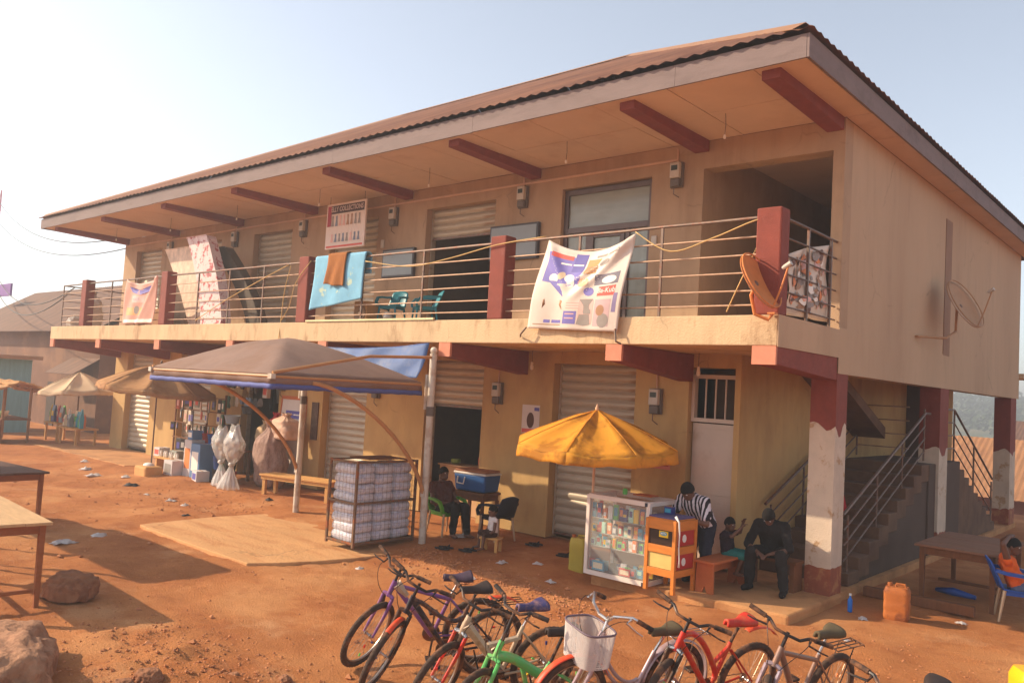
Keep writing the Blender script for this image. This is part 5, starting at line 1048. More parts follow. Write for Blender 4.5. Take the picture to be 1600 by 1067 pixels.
def jerrycan(label, loc, rz, m, w_=.30, d_=.22, h_=.44, capm=None):
    t = thing('jerrycan', label, 'jerrycan', loc, rz); b = MB(); n, mm = 24, 14; vs = []; sg = lambda c, e: math.copysign(abs(c)**e, c)
    for j in range(mm+1):
        v = j/mm; s = (.90+.10*smst(0,.08,v))*(1-.14*smst(.86,1.,v)); rib = 1-.025*(1 if (j in (4, 8)) else 0)
        for i in range(n): a = 2*math.pi*i/n; vs.append((w_/2*s*rib*sg(math.cos(a),.32), d_/2*s*rib*sg(math.sin(a),.32), h_*v))
    b.add(vs, [(j*n+i, j*n+(i+1) % n, (j+1)*n+(i+1) % n, (j+1)*n+i) for j in range(mm) for i in range(n)]+[tuple(range(n-1,-1,-1)), tuple(mm*n+i for i in range(n))]); b.build('can_body', m, t, smooth=50)
    MB().tube([(-.02,0,h_-.005),(-.01,0,h_+.035),(.09,0,h_+.035),(.10,0,h_-.005)], .014, 8).build('handle', m, t, smooth=40); MB().lathe([(.03,0),(.032,.03),(.028,.04)], 12, TR(-.085,0,h_)).build('cap', capm or m, t, smooth=40); return t
jerrycan('yellow-green jerrycan behind the left side of the glass case', (-3.16,-1.36,-.10), rad(15), mat('olive yellow plastic', lin(176,156,62), .5, .1, 4), .25, .2, .50, mat('brown cap', lin(160,90,50), .7, .1, 4))
jerrycan('worn orange jerrycan on the shaded earth beside the stairwell', (.83,.06,-.13), rad(8), mat('orange jerrycan plastic', lin(182,104,48), .6, .15, 4, .2, 20, col2=lin(124,66,36), c2scale=5, c2amt=.85), .30, .24, .42)
jerrycan('bright yellow jerrycan cut off by the lower right corner of the photo', (2.83,-2.80,-.13), rad(35), mat('bright yellow plastic', lin(240,172,20), .45, .06, 4), .42, .32, .50)
t = thing('water_bottle', 'blue plastic bottle lying upright against the corner of the stairwell', 'bottle', (.31,-.12,-.11)); MB().lathe([(.026,0),(.03,.015),(.03,.15),(.011,.19),(.011,.21)], 14).build('bottle_body', mat('blue bottle', lin(40,110,196), .3, .08, 5), t, smooth=40); MB().lathe([(.018,0),(.018,.025)], 10, TR(0,0,.208)).build('cap', cm['white'], t)

def wood_table(label, loc, rz, L, Wd, H_, topm, legm, planks=3, stretcher=True, inset=.12):
    t = thing('wooden_table', label, 'table', loc, rz)
    for k in range(planks): MB().box(0 if 0 else -L, .0, -Wd+Wd*k/planks+.002, -Wd+Wd*(k+1)/planks-.002, H_-.032+.003*(k % 2), H_+.003*(k % 2)).build('top_plank', topm, t, bevel=.004)
    for y in (-inset*.6, -Wd+inset*.6): MB().box(-L+inset, -inset, y-.018, y+.018, H_-.135, H_-.033).build('apron_rail', legm, t)
    for x in (-inset, -L+inset): MB().box(x-.018, x+.018, -Wd+inset*.6+.02, -inset*.6-.02, H_-.134, H_-.034).build('apron_rail', legm, t)
    for sx in (-inset, -L+inset):
        for sy in (-inset*.6, -Wd+inset*.6): MB().add([(sx+dx*(.035-.008*q)-(.05*q if sx < -L/2 else -.03*q)*-1*0, sy+dy*(.03-.006*q), z) for q, z in ((0, H_-.033), (1, -.06)) for dx, dy in ((-1,-1),(1,-1),(1,1),(-1,1))], [(0,1,2,3),(4,7,6,5),(0,4,5,1),(1,5,6,2),(2,6,7,3),(3,7,4,0)]).build('leg', legm, t)
    if stretcher: MB().box(-L+inset, -inset, -Wd*.5-.02, -Wd*.5+.02, .16, .20).box(-inset-.02, -inset+.02, -Wd+inset, -inset, .1605, .2).build('stretcher', legm, t)
    return t
warm_wood = mat('warm brown table legs', lin(150,86,46), .8, .15, 4, .3, 30, stretch=(1,1,4))
wood_table('near wooden market table with bleached top at the left edge', (-5.50,-7.74,ZG), rad(-4), 2.3, .80, .92, grey_wood, warm_wood)
wood_table('far dark-topped wooden market table at the left edge', (-9.93,-6.20,ZG), rad(5), 2.2, .80, .92, mat('dark table top', lin(96,62,46), .85, .2, 4, .3, 30, stretch=(1,5,1)), warm_wood)
wood_table('broad weathered table in the shade right of the stairwell', (1.70,3.35,ZG), rad(0), 1.08, 1.85, .78, mat('shaded plank top', lin(140,98,74), .85, .15, 3, .3, 30, stretch=(1,5,1)), dull_wood, 5, True, .1)
tag(MB().box(.1, 1.5, 1.0, 1.12, -.11, .02).build('timber', dull_wood, bevel=.01), 'long timber lying on the ground before the shaded table', 'timber')
tag(MB().tube([(.75,2.2,-.06),(1.0,2.1,-.03),(1.3,2.05,-.05)], [.03,.06,.03], 8).build('blue_cloth', blue_p, smooth=1), 'crumpled blue sheet on the ground under the shaded table', 'sheet')
plastic_chair('blue plastic chair with the boy in orange at the right edge', (1.93,1.42,ZG), rad(18), blue_p, metal_leg, .95)
# red garment on the stair rail
tag(MB().sheet(lambda u, v: (-.60+.12*math.sin(u*5+v*2), lerp(1.35,2.05,u), lerp(1.52+.25*u,.72+.15*u,v)+.05*math.sin(u*8)*v), 14, 14).build('red_garment', mat('red cloth', lin(176,30,36), .85, .12, 5), smooth=1, solid=.02), 'red garment hung on the stair behind the corner column', 'garment')

# rocks
def rock(label, loc, r, seed, m, name='rock', rz=0, flat=.0):
    bm = bmesh.new(); bmesh.ops.create_icosphere(bm, subdivisions=5, radius=1)
    for v in bm.verts:
        p = v.co.copy(); q = Vector((math.copysign(abs(p.x)**.75, p.x), math.copysign(abs(p.y)**.75, p.y), math.copysign(abs(p.z)**.75, p.z)))
        k = 1+.22*mnoise.noise(p*1.3+Vector((seed,0,0)))+.10*mnoise.noise(p*3.1+Vector((0,seed,0)))-.16*abs(mnoise.noise(p*2.4+Vector((seed,2,0))))-.08*abs(mnoise.noise(p*5.3+Vector((0,0,seed))))-.035*abs(mnoise.noise(p*12))+.02*mnoise.noise(p*26)
        v.co = Vector((q.x*r[0]*k, q.y*r[1]*k, max(-.3*r[2], q.z*r[2]*k)))
    me = bpy.data.meshes.new(name); bm.to_mesh(me); bm.free(); me.materials.append(m); me.polygons.foreach_set('use_smooth', [True]*len(me.polygons))
    o = bpy.data.objects.new(name, me); COL.objects.link(o); o.location = loc; o.rotation_euler = (0,0,rz); return tag(o, label, 'rock')
rk = mat('laterite rock', lin(150,100,70), .95, .25, 5, .8, 30, col2=lin(110,62,40), c2scale=4, c2amt=.7)
rock('big pitted boulder in the lower left corner', (-3.42,-8.92,-.12), (1.02,.52,.42), 3, mat('boulder', lin(164,118,88), .95, .25, 6, 1., 22, col2=lin(120,76,52), c2scale=5, c2amt=.7), rz=rad(-20))
rock('block of stone behind the near table leg', (-5.72,-7.42,-.02), (.30,.24,.21), 8, rk, rz=.4)
for (x, y, s, l) in ((-2.75,-7.9,.13,'round lump of earth right of the big boulder'), (-2.35,-7.38,.09,'small round clod right of the table shadow'), (-2.05,-7.05,.07,'reddish clod near the purple bicycle'), (-2.72,-8.12,.10,'stone tucked against the big boulder')): rock(l, (x,y,ZG+s*.2), (s,s*.85,s*.75), x*3, rk, 'clod')

# ------------------------------------------------------------------ left of the building: stall, kiosk, neighbouring house
t = thing('snack_stall', 'two-level wooden snack stall under the cream umbrella', 'stall', (-24.0, -.55, -.08))
for (x0, x1, z, m) in ((-1.35,-.25,.62,ply), (-.15,1.25,.55,ply)):
    MB().box(x0, x1, -.35, .35, z, z+.05).build('stall_top', m, t, bevel=.005)
    for x in (x0+.08, x1-.08):
        for y in (-.28, .28): MB().box(x-.035, x+.035, y-.03, y+.03, 0, z).build('leg', ply, t)
rs = random.Random(31)
for k in range(15):
    n, c = cols[rs.randrange(10)]; left = k < 5; x = -25.25+k*.20 if left else -24.05+(k-5)*.135; w_ = rs.uniform(.08,.14); h_ = rs.uniform(.34,.6)
    o = thing('snack_packet', '%s snack packet %s on the %s top of the snack stall' % (n, ORD[k if left else k-5], 'left' if left else 'right'), 'packet', (x, -.65+rs.uniform(-.08,.12), .595-.0 if left else .525), rs.uniform(-.3,.3), 'packets on the snack stall')
    MB().add([(-w_,-.05,0),(w_,-.05,0),(w_,.05,0),(-w_,.05,0),(-w_*.9,-.06,h_*.5),(w_*.9,-.06,h_*.5),(w_*.9,.06,h_*.5),(-w_*.9,.06,h_*.5),(-w_*.95,-.01,h_),(w_*.95,-.01,h_),(w_*.95,.01,h_),(-w_*.95,.01,h_)], [(3,2,1,0),(0,1,5,4),(1,2,6,5),(2,3,7,6),(3,0,4,7),(4,5,9,8),(5,6,10,9),(6,7,11,10),(7,4,8,11),(8,9,10,11)]).build('packet', cm[n], o, smooth=50)
    MB().box(-w_*.6, w_*.6, -.066, -.0585, h_*.35, h_*.65).build('printed_panel', cm[rs.choice(cols)[0]], o)
mud = mat('mud plaster house', lin(122,86,68), .95, .12, .8, .3, 30, col2=lin(150,108,80), c2scale=.8, c2amt=.6); rust_roof = mat('rusted sheet roof', lin(110,76,58), .75, .2, 1.2, .15, 40, metal=.2, col2=lin(132,92,68), c2scale=1.4, c2amt=.7, stretch=(3,.4,1)); blue_board = mat('blue painted boards', lin(118,160,172), .8, .15, 3, .2, 20, stretch=(4,4,.4))
def house(label, x0, x1, y0, y1, zw, zr_, m, rm, z0=-.3, ov=.5, door=None, wins=()):
    t = thing('house', label, 'house', ((x0+x1)/2, (y0+y1)/2, z0)); ox_, oy_ = (x0+x1)/2, (y0+y1)/2; X_, Y_ = (x1-x0)/2, (y1-y0)/2; h_ = zw-z0
    MB().box(-X_, X_, -Y_, Y_, 0, h_).build('wall', m, t)
    rf = part('roof', t); nsh = max(3, int((2*(X_+ov))/.9))
    for s in (-1, 1):
        for k in range(nsh):
            a = -X_-ov+2*(X_+ov)*k/nsh; b_ = -X_-ov+2*(X_+ov)*(k+1)/nsh; vs = []; n = 8
            for i in range(n+1):
                xx = lerp(a, b_, i/n); zz = .02*(i % 2)
                vs += [(xx, s*(Y_+ov), h_-.12+zz), (xx, 0, zr_-z0+zz)]
            MB().add(vs, [(2*i, 2*i+2, 2*i+3, 2*i+1) for i in range(n)]).build('roof_sheet', rm, rf)
    for x in (-X_, X_): MB().add([(x-.01, -Y_, h_-.1), (x-.01, Y_, h_-.1), (x-.01, 0, zr_-z0-.1)], [(0,1,2)]).build('gable', m, t)
    if door: MB().box(door[0]-ox_-.45, door[0]-ox_+.45, -Y_-.03, -Y_+.01, 0, 2.1).build('door', mat('dark door', lin(70,54,46), .8, .15, 4), t)
    for (wx, wz) in wins:
        w_ = MB().box(wx-ox_-.4, wx-ox_+.4, -Y_-.03, -Y_+.01, wz-z0, wz-z0+.8).build('window', mat('dark door', lin(70,54,46)), t); MB().box(wx-ox_-.46, wx-ox_+.46, -Y_-.05, -Y_+.0, wz-z0-.07, wz-z0-.002).build('sill', m, w_)
    return t
house('mud-brown neighbouring house with a rusted sheet roof left of the building', -46, -29.0, 2.2, 9.0, 3.9, 6.3, mud, rust_roof, -.4, .6, (-33.5,), ((-31.0,1.4), (-36.5,1.4)))
MB_ = MB().add([(-31.6,1.2,2.1),(-28.9,1.2,2.1),(-28.9,2.2,2.75),(-31.6,2.2,2.75)], [(0,1,2,3)]).build('awning', rust_roof, solid=.02); tag(MB_, 'small rusted lean-to awning on the neighbouring house behind the stall', 'awning')
t = thing('blue_kiosk', 'blue boarded kiosk with a flat board roof at the far left', 'kiosk', (-31.3, -1.2, -.3))
for k in range(9): MB().box(-2.0+k*.42, -2.0+k*.42+.405, -.6, -.56, 0, 2.85).build('wall_board', blue_board, t)
MB().box(1.79, 1.83, -.6, 1.2, 0, 2.85).box(-2.0, 1.79, 1.16, 1.2, 0, 2.85).build('side_wall', blue_board, t); MB().box(.75, 1.55, -.63, -.605, .1, 2.3).build('door', mat('dark door', lin(70,54,46)), t)
MB().box(-2.3, 2.3, -1.1, 1.4, 2.86, 3.0).build('roof_slab', mat('roof board', lin(160,116,84), .9, .12, 2), t, bevel=.02)
tag(MB().box(-34.0, -30.9, -1.6, -1.2, 2.75, 3.75).build('sign_slab', mat('tan sign panel', lin(190,140,84), .9, .1, 1.5), bevel=.02), 'blank tan panel standing on the roof of the blue kiosk', 'panel')
t = thing('thatched_stall', 'brown plank stall with a layered thatch roof at the far left edge', 'stall', (-24.9, -2.1, -.1))
for k in range(5): MB().box(-1.9, .5, -.36, -.32, .08+k*.14, .08+k*.14+.13).build('front_plank', mat('red-brown planks', lin(112,62,40), .85, .18, 3, stretch=(.5,1,5)), t)
MB().box(-1.9, .5, -.32, .5, .76, .81).build('counter_top', dull_wood, t)
for (x, y) in ((-1.85,-.3), (.45,-.3), (-1.85,.45), (.45,.45)): MB().tube([(x,y,0),(x+.03,y,1.75)], .04, 7).build('post', mat('rough pole', lin(150,104,66), .9, .2, 4), t)
th = mat('thatch layers', lin(186,136,86), .95, .25, 6, .6, 25, stretch=(3,1,1))
rs = random.Random(4)
for k in range(7):
    y = -.85+k*.26; z = 1.62+.36*(1-abs(k-3.2)/3.6); b = MB(); b.sheet(lambda u, v: (lerp(-2.3,.95,u)+.05*nz(u*6,k), y+v*.42+.05*nz(u*9,k*3), z+(.10*(v) if k < 3 else -.10*v)+.035*nz(u*12,v*2,k)-.03*math.sin(u*20+k)*(1-v)), 26, 3); b.build('thatch_layer', th, t, smooth=1, solid=.04)
for (x, c, l) in ((-24.75,'green','bundle of green vegetables on the thatched stall counter'), (-24.5,'cream','pale heap of produce on the thatched stall counter')):
    tag(MB().tube([(x-.2,-2.3,.75),(x,-2.32,.86),(x+.18,-2.28,.95)], [.05,.09,.02], 8).build('produce', mat('veg '+c, lin(120,140,80) if c == 'green' else lin(214,190,160), .8, .2, 9), smooth=1), l, 'produce')
tag(MB().box(-24.95,-24.6,-2.52,-2.47,.05,.42).build('yellow_panel', mat('ochre panel', lin(196,116,36), .7, .1, 4)), 'ochre panel on the front of the thatched stall', 'panel')
# market stall just left of the photo: its roof throws the long shadow between the tables
t = thing('market_stall', 'open pole-framed market stall with a sheet roof left of the tables', 'stall', (-11.3,-8.2,ZG))
MB().box(-1.9, 1.65, -.62, .60, 2.58, 2.62).build('roof_sheet', rust_roof, t)
for x in (-1.8, 1.5):
    for y in (-.5, .5): MB().tube([(x,y,-.1),(x,y,2.6)], .04, 8).build('pole', mat('rough pole', lin(150,104,66)), t)
# rusty-roofed houses down the slope behind the stairwell
orange_roof = mat('orange rusted roof', lin(160,112,76), .8, .15, .8, col2=lin(130,82,54), c2scale=.7, c2amt=.6, stretch=(2,.4,1))
house('low house with an orange rusted roof seen under the landing rail', -9.5, -1.5, 27, 35, -.6, 1.55, mud, orange_roof, -3.0, .6, None, ((-4,-1.9),(-7,-1.9)))
house('house with an orange roof farther down the slope behind the stairwell', -17, -10, 40, 48, .1, 2.0, mud, orange_roof, -3.0, .6, None, ((-13,-1.6),))
house('house with a pale orange roof beyond the last column', -.8, 6.5, 30, 38, -.8, 1.3, mud, orange_roof, -3.0, .6, None, ((2,-1.9),))
house('house with a rusted roof seen past the back corner of the building', -8, 0, 52, 60, .6, 2.3, mud, rust_roof, -3.0, .6, None, ((-4,-1.5),))

# ------------------------------------------------------------------ people
skin_m = mat('dark brown skin', lin(106, 70, 52), .5, .12, 9, spec=.45); hair_m = mat('black hair', lin(28, 22, 20), .9, .2, 40, .8, 160); eye_w = mat('eye white', lin(214, 204, 196), .3, .03, 9); eye_d = mat('pupil', lin(22, 16, 14), .2, .1, 9); lip_m = mat('lips', lin(112, 62, 54), .5, .1, 9); nail_m = mat('sandal sole', lin(50, 40, 36), .8, .15, 9)
def cap(mb, p, q, r0, r1, n=12):
    p, q = Vector(p), Vector(q); mb.tube([p, p.lerp(q, .33), p.lerp(q, .66), q], [r0, lerp(r0, r1, .33), lerp(r0, r1, .66), r1], n); mb.ball(p, r0, n, 8); mb.ball(q, r1, n, 8)
def remesh(o, vox=.009, it=3):
    m = o.modifiers.new('skin', 'REMESH'); m.mode = 'VOXEL'; m.voxel_size = vox; m.use_smooth_shade = True
    s = o.modifiers.new('smooth', 'SMOOTH'); s.factor = .5; s.iterations = it
FOLDS = bpy.data.textures.new('cloth folds', 'CLOUDS'); FOLDS.noise_scale = .09; FOLDS.noise_depth = 2
def person(label, loc, rz, J, sc=1., hs=1., hair=1., clothes=(), look=(0, 0), grip=.5):
    """J: pelvis, chest, head, and per side el/ha/kn/an; local facing +x. One continuous body; clothes are children."""
    t = thing('person', label, 'person', loc, rz); t.scale = (sc,)*3; V = {k: Vector(v) for k, v in J.items()}
    pe, ch, hd = V['pelvis'], V['chest'], V['head']; up_ = (ch-pe).normalized(); neck = ch+up_*.13+(hd-ch).normalized()*.02
    side = Vector((0,1,0)); yaw = J.get('twist', 0) if False else 0
    sh = {s: ch+up_*.07+side*(.185*s) for s in (-1, 1)}; hp = {s: pe+side*(.09*s)+Vector((.0,0,-.01)) for s in (-1, 1)}
    K = {1: 'l', -1: 'r'}
    def torso(b, e):
        for s in (-1, 1): cap(b, pe+side*.07*s, ch+side*.085*s, .105+e, .105+e)
        mid = pe.lerp(ch, .5); cap(b, pe+Vector((-.01,0,.02)), mid, .12+e, .11+e); cap(b, sh[-1], sh[1], .062+e, .062+e); cap(b, ch, ch+up_*.06, .115+e, .09+e)
    def leg(b, s, e, f=1., hip=True):
        kn, an = V[K[s]+'kn'], V[K[s]+'an']; cap(b, hp[s], kn, .088+e, .058+e*1.1)
        if f > .01: cap(b, kn, kn.lerp(an, f), .060+e*1.1, lerp(.062, .038, f)+e*1.15)
    def arm(b, s, e, f=2.):
        el, ha = V[K[s]+'el'], V[K[s]+'ha']
        cap(b, sh[s], sh[s].lerp(el, min(1, f)), .055+e, lerp(.055, .040, min(1, f))+e)
        if f > 1: cap(b, el, el.lerp(ha, f-1), .041+e, lerp(.041, .028, f-1)+e)
    b = MB(); torso(b, 0.); Hm = TR(*hd)@RZ(look[0])@RY(look[1])
    cap(b, neck-up_*.04, neck.lerp(hd, .55), .056, .052)
    h = hs
    b.ball((0,0,.015*h), (.098*h,.078*h,.110*h), 18, 14, Hm); b.ball((.030*h,0,-.055*h), (.066*h,.058*h,.068*h), 14, 10, Hm); b.ball((.098*h,0,-.018*h), (.018*h,.017*h,.022*h), 8, 6, Hm); b.ball((.07*h,0,.03*h), (.028*h,.055*h,.02*h), 10, 8, Hm)
    for s in (-1, 1): b.ball((-.005*h, s*.080*h, -.005*h), (.022*h,.012*h,.033*h), 8, 6, Hm)
    for s in (-1, 1):
        leg(b, s, 0); arm(b, s, 0); an, kn = V[K[s]+'an'], V[K[s]+'kn']; el, ha = V[K[s]+'el'], V[K[s]+'ha']
        toe = V.get(K[s]+'toe', an+Vector((.15,.02*s,-.045))); fd = (toe-an); fd.z = 0; fd.normalize(); sole = Vector((0,0,-.035))
        cap(b, an+sole-fd*.045, an+sole+fd*.05, .034, .038); cap(b, an+sole+fd*.05, an+sole+fd*.145+Vector((0,0,-.008)), .038, .026); cap(b, an, an+sole, .036, .034)
        for q in range(5): off = fd.cross(Vector((0,0,1)))*(.026-.013*q); cap(b, an+sole+fd*.14+off*.9+Vector((0,0,-.010)), an+sole+fd*(.178-.007*abs(q-(4 if s > 0 else 0)))+off*1.15+Vector((0,0,-.014)), .011, .010, 6)
        d = (ha-el).normalized(); w_ = d.cross(Vector((0,0,1))); w_ = w_.normalized() if w_.length > .1 else Vector((0,1,0)); pn = w_.cross(d).normalized()
        if J.get('palm'+K[s]) is not None: pn = Vector(J['palm'+K[s]]).normalized(); w_ = d.cross(pn).normalized()
        for q in (-1, 0, 1): cap(b, ha-d*.01+w_*.016*q, ha+d*.062+w_*.023*q, .018, .016, 8)
        for q, L in enumerate((.070, .080, .075, .058)):
            o = w_*(.030-.020*q); p0 = ha+d*.068+o; p1 = p0+(d*math.cos(grip*.6)-pn*math.sin(grip*.6)*1)*L*.5; p2 = p1+(d*math.cos(grip*1.5)-pn*math.sin(grip*1.5))*L*.5; cap(b, p0, p1, .0100, .0092, 6); cap(b, p1, p2, .0092, .0082, 6)
        p0 = ha+d*.012+w_*.024; p1 = p0+(d*.6+w_*.75).normalized()*.038; p2 = p1+(d*.9+w_*.25-pn*.3).normalized()*.034; cap(b, p0, p1, .0125, .0110, 6); cap(b, p1, p2, .0110, .0092, 6)
    body = b.build('body', skin_m, t, smooth=1); remesh(body, .0075 if sc < .8 else .0085, 3)
    if hair:
        hb = MB(); vs = []; n, mm = 20, 9
        for j in range(mm+1):
            ph = math.pi/2*(1-j/mm*1.16)
            for i in range(n):
                a = 2*math.pi*i/n; front = smst(-.1, .9, math.cos(a)); p2 = ph+(.42*front*(j/mm)); k = h*(1.045+.02*nz(math.cos(a)*4, math.sin(a)*4, j))
                vs.append((.098*k*math.cos(p2)*math.cos(a)-.004, .080*k*math.cos(p2)*math.sin(a), .112*k*math.sin(p2)+.016*h))
        hb.add(vs, [(j*n+i, j*n+(i+1) % n, (j+1)*n+(i+1) % n, (j+1)*n+i) for j in range(mm) for i in range(n)]+[tuple(range(n))], Hm); hb.build('hair', hair_m, t, smooth=1, solid=.012*hair)
    for s in (-1, 1):
        e = MB().ball((.083*h, s*.033*h, .012*h), (.012*h,.016*h,.010*h), 10, 8, Hm).build('eye', eye_w, t, smooth=1); MB().ball((.093*h, s*.033*h, .012*h), (.004*h,.007*h,.007*h), 8, 6, Hm).build('pupil', eye_d, e, smooth=1)
    MB().ball((.088*h, 0, -.058*h), (.012*h,.026*h,.009*h), 10, 6, Hm).build('mouth', lip_m, t, smooth=1)
    for (nm, m, kind, arg) in clothes:
        b = MB()
        if kind == 'shirt':
            torso(b, .020)
            for s in (-1, 1):
                if arg > 0: arm(b, s, .020, arg)
        elif kind == 'vest': torso(b, .014)
        elif kind == 'trousers':
            cap(b, pe+side*-.07, pe+side*.07, .125, .125)
            for s in (-1, 1): leg(b, s, .024, arg)
            cap(b, pe, pe.lerp(ch, .3), .135, .128)
        elif kind == 'shoes':
            for s in (arg,):
                an = V[K[s]+'an']; toe = V.get(K[s]+'toe', an+Vector((.15,.02*s,-.045))); fd = toe-an; fd.z = 0; fd.normalize(); cap(b, an+Vector((0,0,-.04))-fd*.05, an+Vector((0,0,-.045))+fd*.15, .046, .044)
        o = b.build(nm, m, t, smooth=1); remesh(o, .010, 4); q = o.modifiers.new('folds', 'DISPLACE'); q.texture = FOLDS; q.strength = .035; q.mid_level = .5; q.texture_coords = 'LOCAL'
    return t
black_c = mat('black cloth', lin(34, 28, 28), .9, .2, 9, .4, 30); denim = mat('dark denim', lin(44, 44, 58), .9, .2, 9, .4, 40)
def stripes(name, a, b_, sc):
    if name in MATS: return MATS[name]
    m = mat(name, a, .9, .05, 8); nt = m.node_tree; bs = nt.nodes['Principled BSDF']; w_ = nt.nodes.new('ShaderNodeTexWave'); w_.wave_type = 'BANDS'; w_.bands_direction = 'Y'; w_.inputs['Scale'].default_value = sc; w_.inputs['Distortion'].default_value = .8
    tc = nt.nodes.new('ShaderNodeTexCoord'); nt.links.new(tc.outputs['Object'], w_.inputs['Vector']); r = nt.nodes.new('ShaderNodeValToRGB'); r.color_ramp.interpolation = 'CONSTANT'; r.color_ramp.elements[0].color = (*a, 1); r.color_ramp.elements[1].position = .5; r.color_ramp.elements[1].color = (*b_, 1)
    nt.links.new(w_.outputs['Fac'], r.inputs['Fac']); nt.links.new(r.outputs['Color'], bs.inputs['Base Color']); return m
person('person in dark clothes leaning back on the green plastic chair', (-6.08,-1.25,-.02), rad(-8), dict(pelvis=(-.03,0,.50), chest=(-.17,0,.82), head=(-.13,0,1.10), lel=(-.05,.28,.60), lha=(.20,.12,.62), rel=(-.05,-.28,.60), rha=(.22,-.10,.60), lkn=(.40,.13,.55), lan=(.50,.14,.09), rkn=(.42,-.10,.56), ran=(.40,-.12,.09)), .92, 1., 1., (('top', mat('maroon brown top', lin(92,50,42), .9, .12, 6), 'shirt', .35), ('trousers', black_c, 'trousers', .93)), (rad(5), rad(-6)))
person('small child in a white vest sitting on a low wooden stool', (-4.66,-1.60,.0), rad(-118), dict(pelvis=(0,0,.46), chest=(.0,0,.76), head=(.02,0,1.06), lel=(.05,.24,.55), lha=(.22,.14,.42), rel=(.05,-.24,.55), rha=(.22,-.14,.42), lkn=(.30,.16,.44), lan=(.34,.17,.09), rkn=(.30,-.16,.44), ran=(.34,-.17,.09)), .56, 1.30, .7, (('vest', mat('white vest', lin(226,214,208), .9, .05, 6, .3, 30), 'vest', 0), ('shorts', mat('dark shorts', lin(70,46,38), .9, .15, 6), 'trousers', .0)), (rad(-8), rad(4)))
person('man in a black and white striped shirt bending over the orange cabinet', (-1.52,-.86,0), rad(-98), dict(pelvis=(-.12,0,.80), chest=(.08,0,1.08), head=(.26,0,1.26), lel=(.22,.30,.86), lha=(.36,.14,.90), rel=(.22,-.30,.86), rha=(.38,-.10,.94), lkn=(-.02,.12,.44), lan=(-.10,.13,.08), rkn=(-.02,-.12,.44), ran=(-.10,-.13,.08)), 1.0, 1.0, 1., (('striped_shirt', stripes('striped shirt', lin(212,200,204), lin(40,32,38), 5.5), 'shirt', .75), ('jeans', denim, 'trousers', .95), ('shoe', black_c, 'shoes', 1), ('shoe', black_c, 'shoes', -1)), (rad(0), rad(38)))
person('boy in turquoise shorts on the plank stool raising one hand', (-1.20,-.58,0), rad(8), dict(pelvis=(0,0,.70), chest=(-.04,0,1.00), head=(.02,0,1.29), lel=(.18,.22,1.12), lha=(.26,.16,1.34), rel=(.16,-.24,1.08), rha=(.32,-.12,1.28), lkn=(.40,.10,.70), lan=(.30,.10,.34), rkn=(.38,-.10,.68), ran=(.24,-.10,.32)), .64, 1.22, .6, (('dark_shirt', mat('dark plum shirt', lin(46,30,40), .9, .12, 6), 'shirt', .6), ('turquoise_shorts', mat('turquoise cloth', lin(44,112,104), .9, .1, 6), 'trousers', .05)), (rad(-12), rad(6)))
person('figure in black sitting head bowed beside the corner column', (-.70,-.16,0), rad(-84), dict(pelvis=(.0,0,.53), chest=(.20,0,.86), head=(.36,0,1.05), lel=(.34,.30,.62), lha=(.46,.10,.56), rel=(.34,-.30,.62), rha=(.50,-.08,.55), lkn=(.46,.22,.54), lan=(.44,.27,.09), rkn=(.46,-.20,.54), ran=(.40,-.24,.09)), .95, 1.0, 1., (('black_shirt', black_c, 'shirt', 1.05), ('black_trousers', mat('charcoal cloth', lin(40,34,32), .9, .15, 8), 'trousers', .95), ('shoe', black_c, 'shoes', 1), ('shoe', black_c, 'shoes', -1)), (0, rad(48)))
person('boy in an orange sleeveless shirt leaning back on the blue chair', (1.93,1.42,ZG), rad(18), dict(pelvis=(-.02,0,.52), chest=(-.15,0,.84), head=(-.08,0,1.10), lel=(-.18,.32,1.14), lha=(-.12,.12,1.24), rel=(-.26,-.30,1.16), rha=(-.16,-.10,1.24), lkn=(.40,.14,.54), lan=(.46,.15,.09), rkn=(.40,-.12,.54), ran=(.42,-.13,.09)), .86, 1.05, .6, (('orange_shirt', mat('orange cloth', lin(226,96,30), .9, .1, 6), 'vest', 0), ('shorts', mat('checked shorts', lin(90,96,120), .9, .2, 12), 'trousers', .1)), (rad(-20), rad(8)))

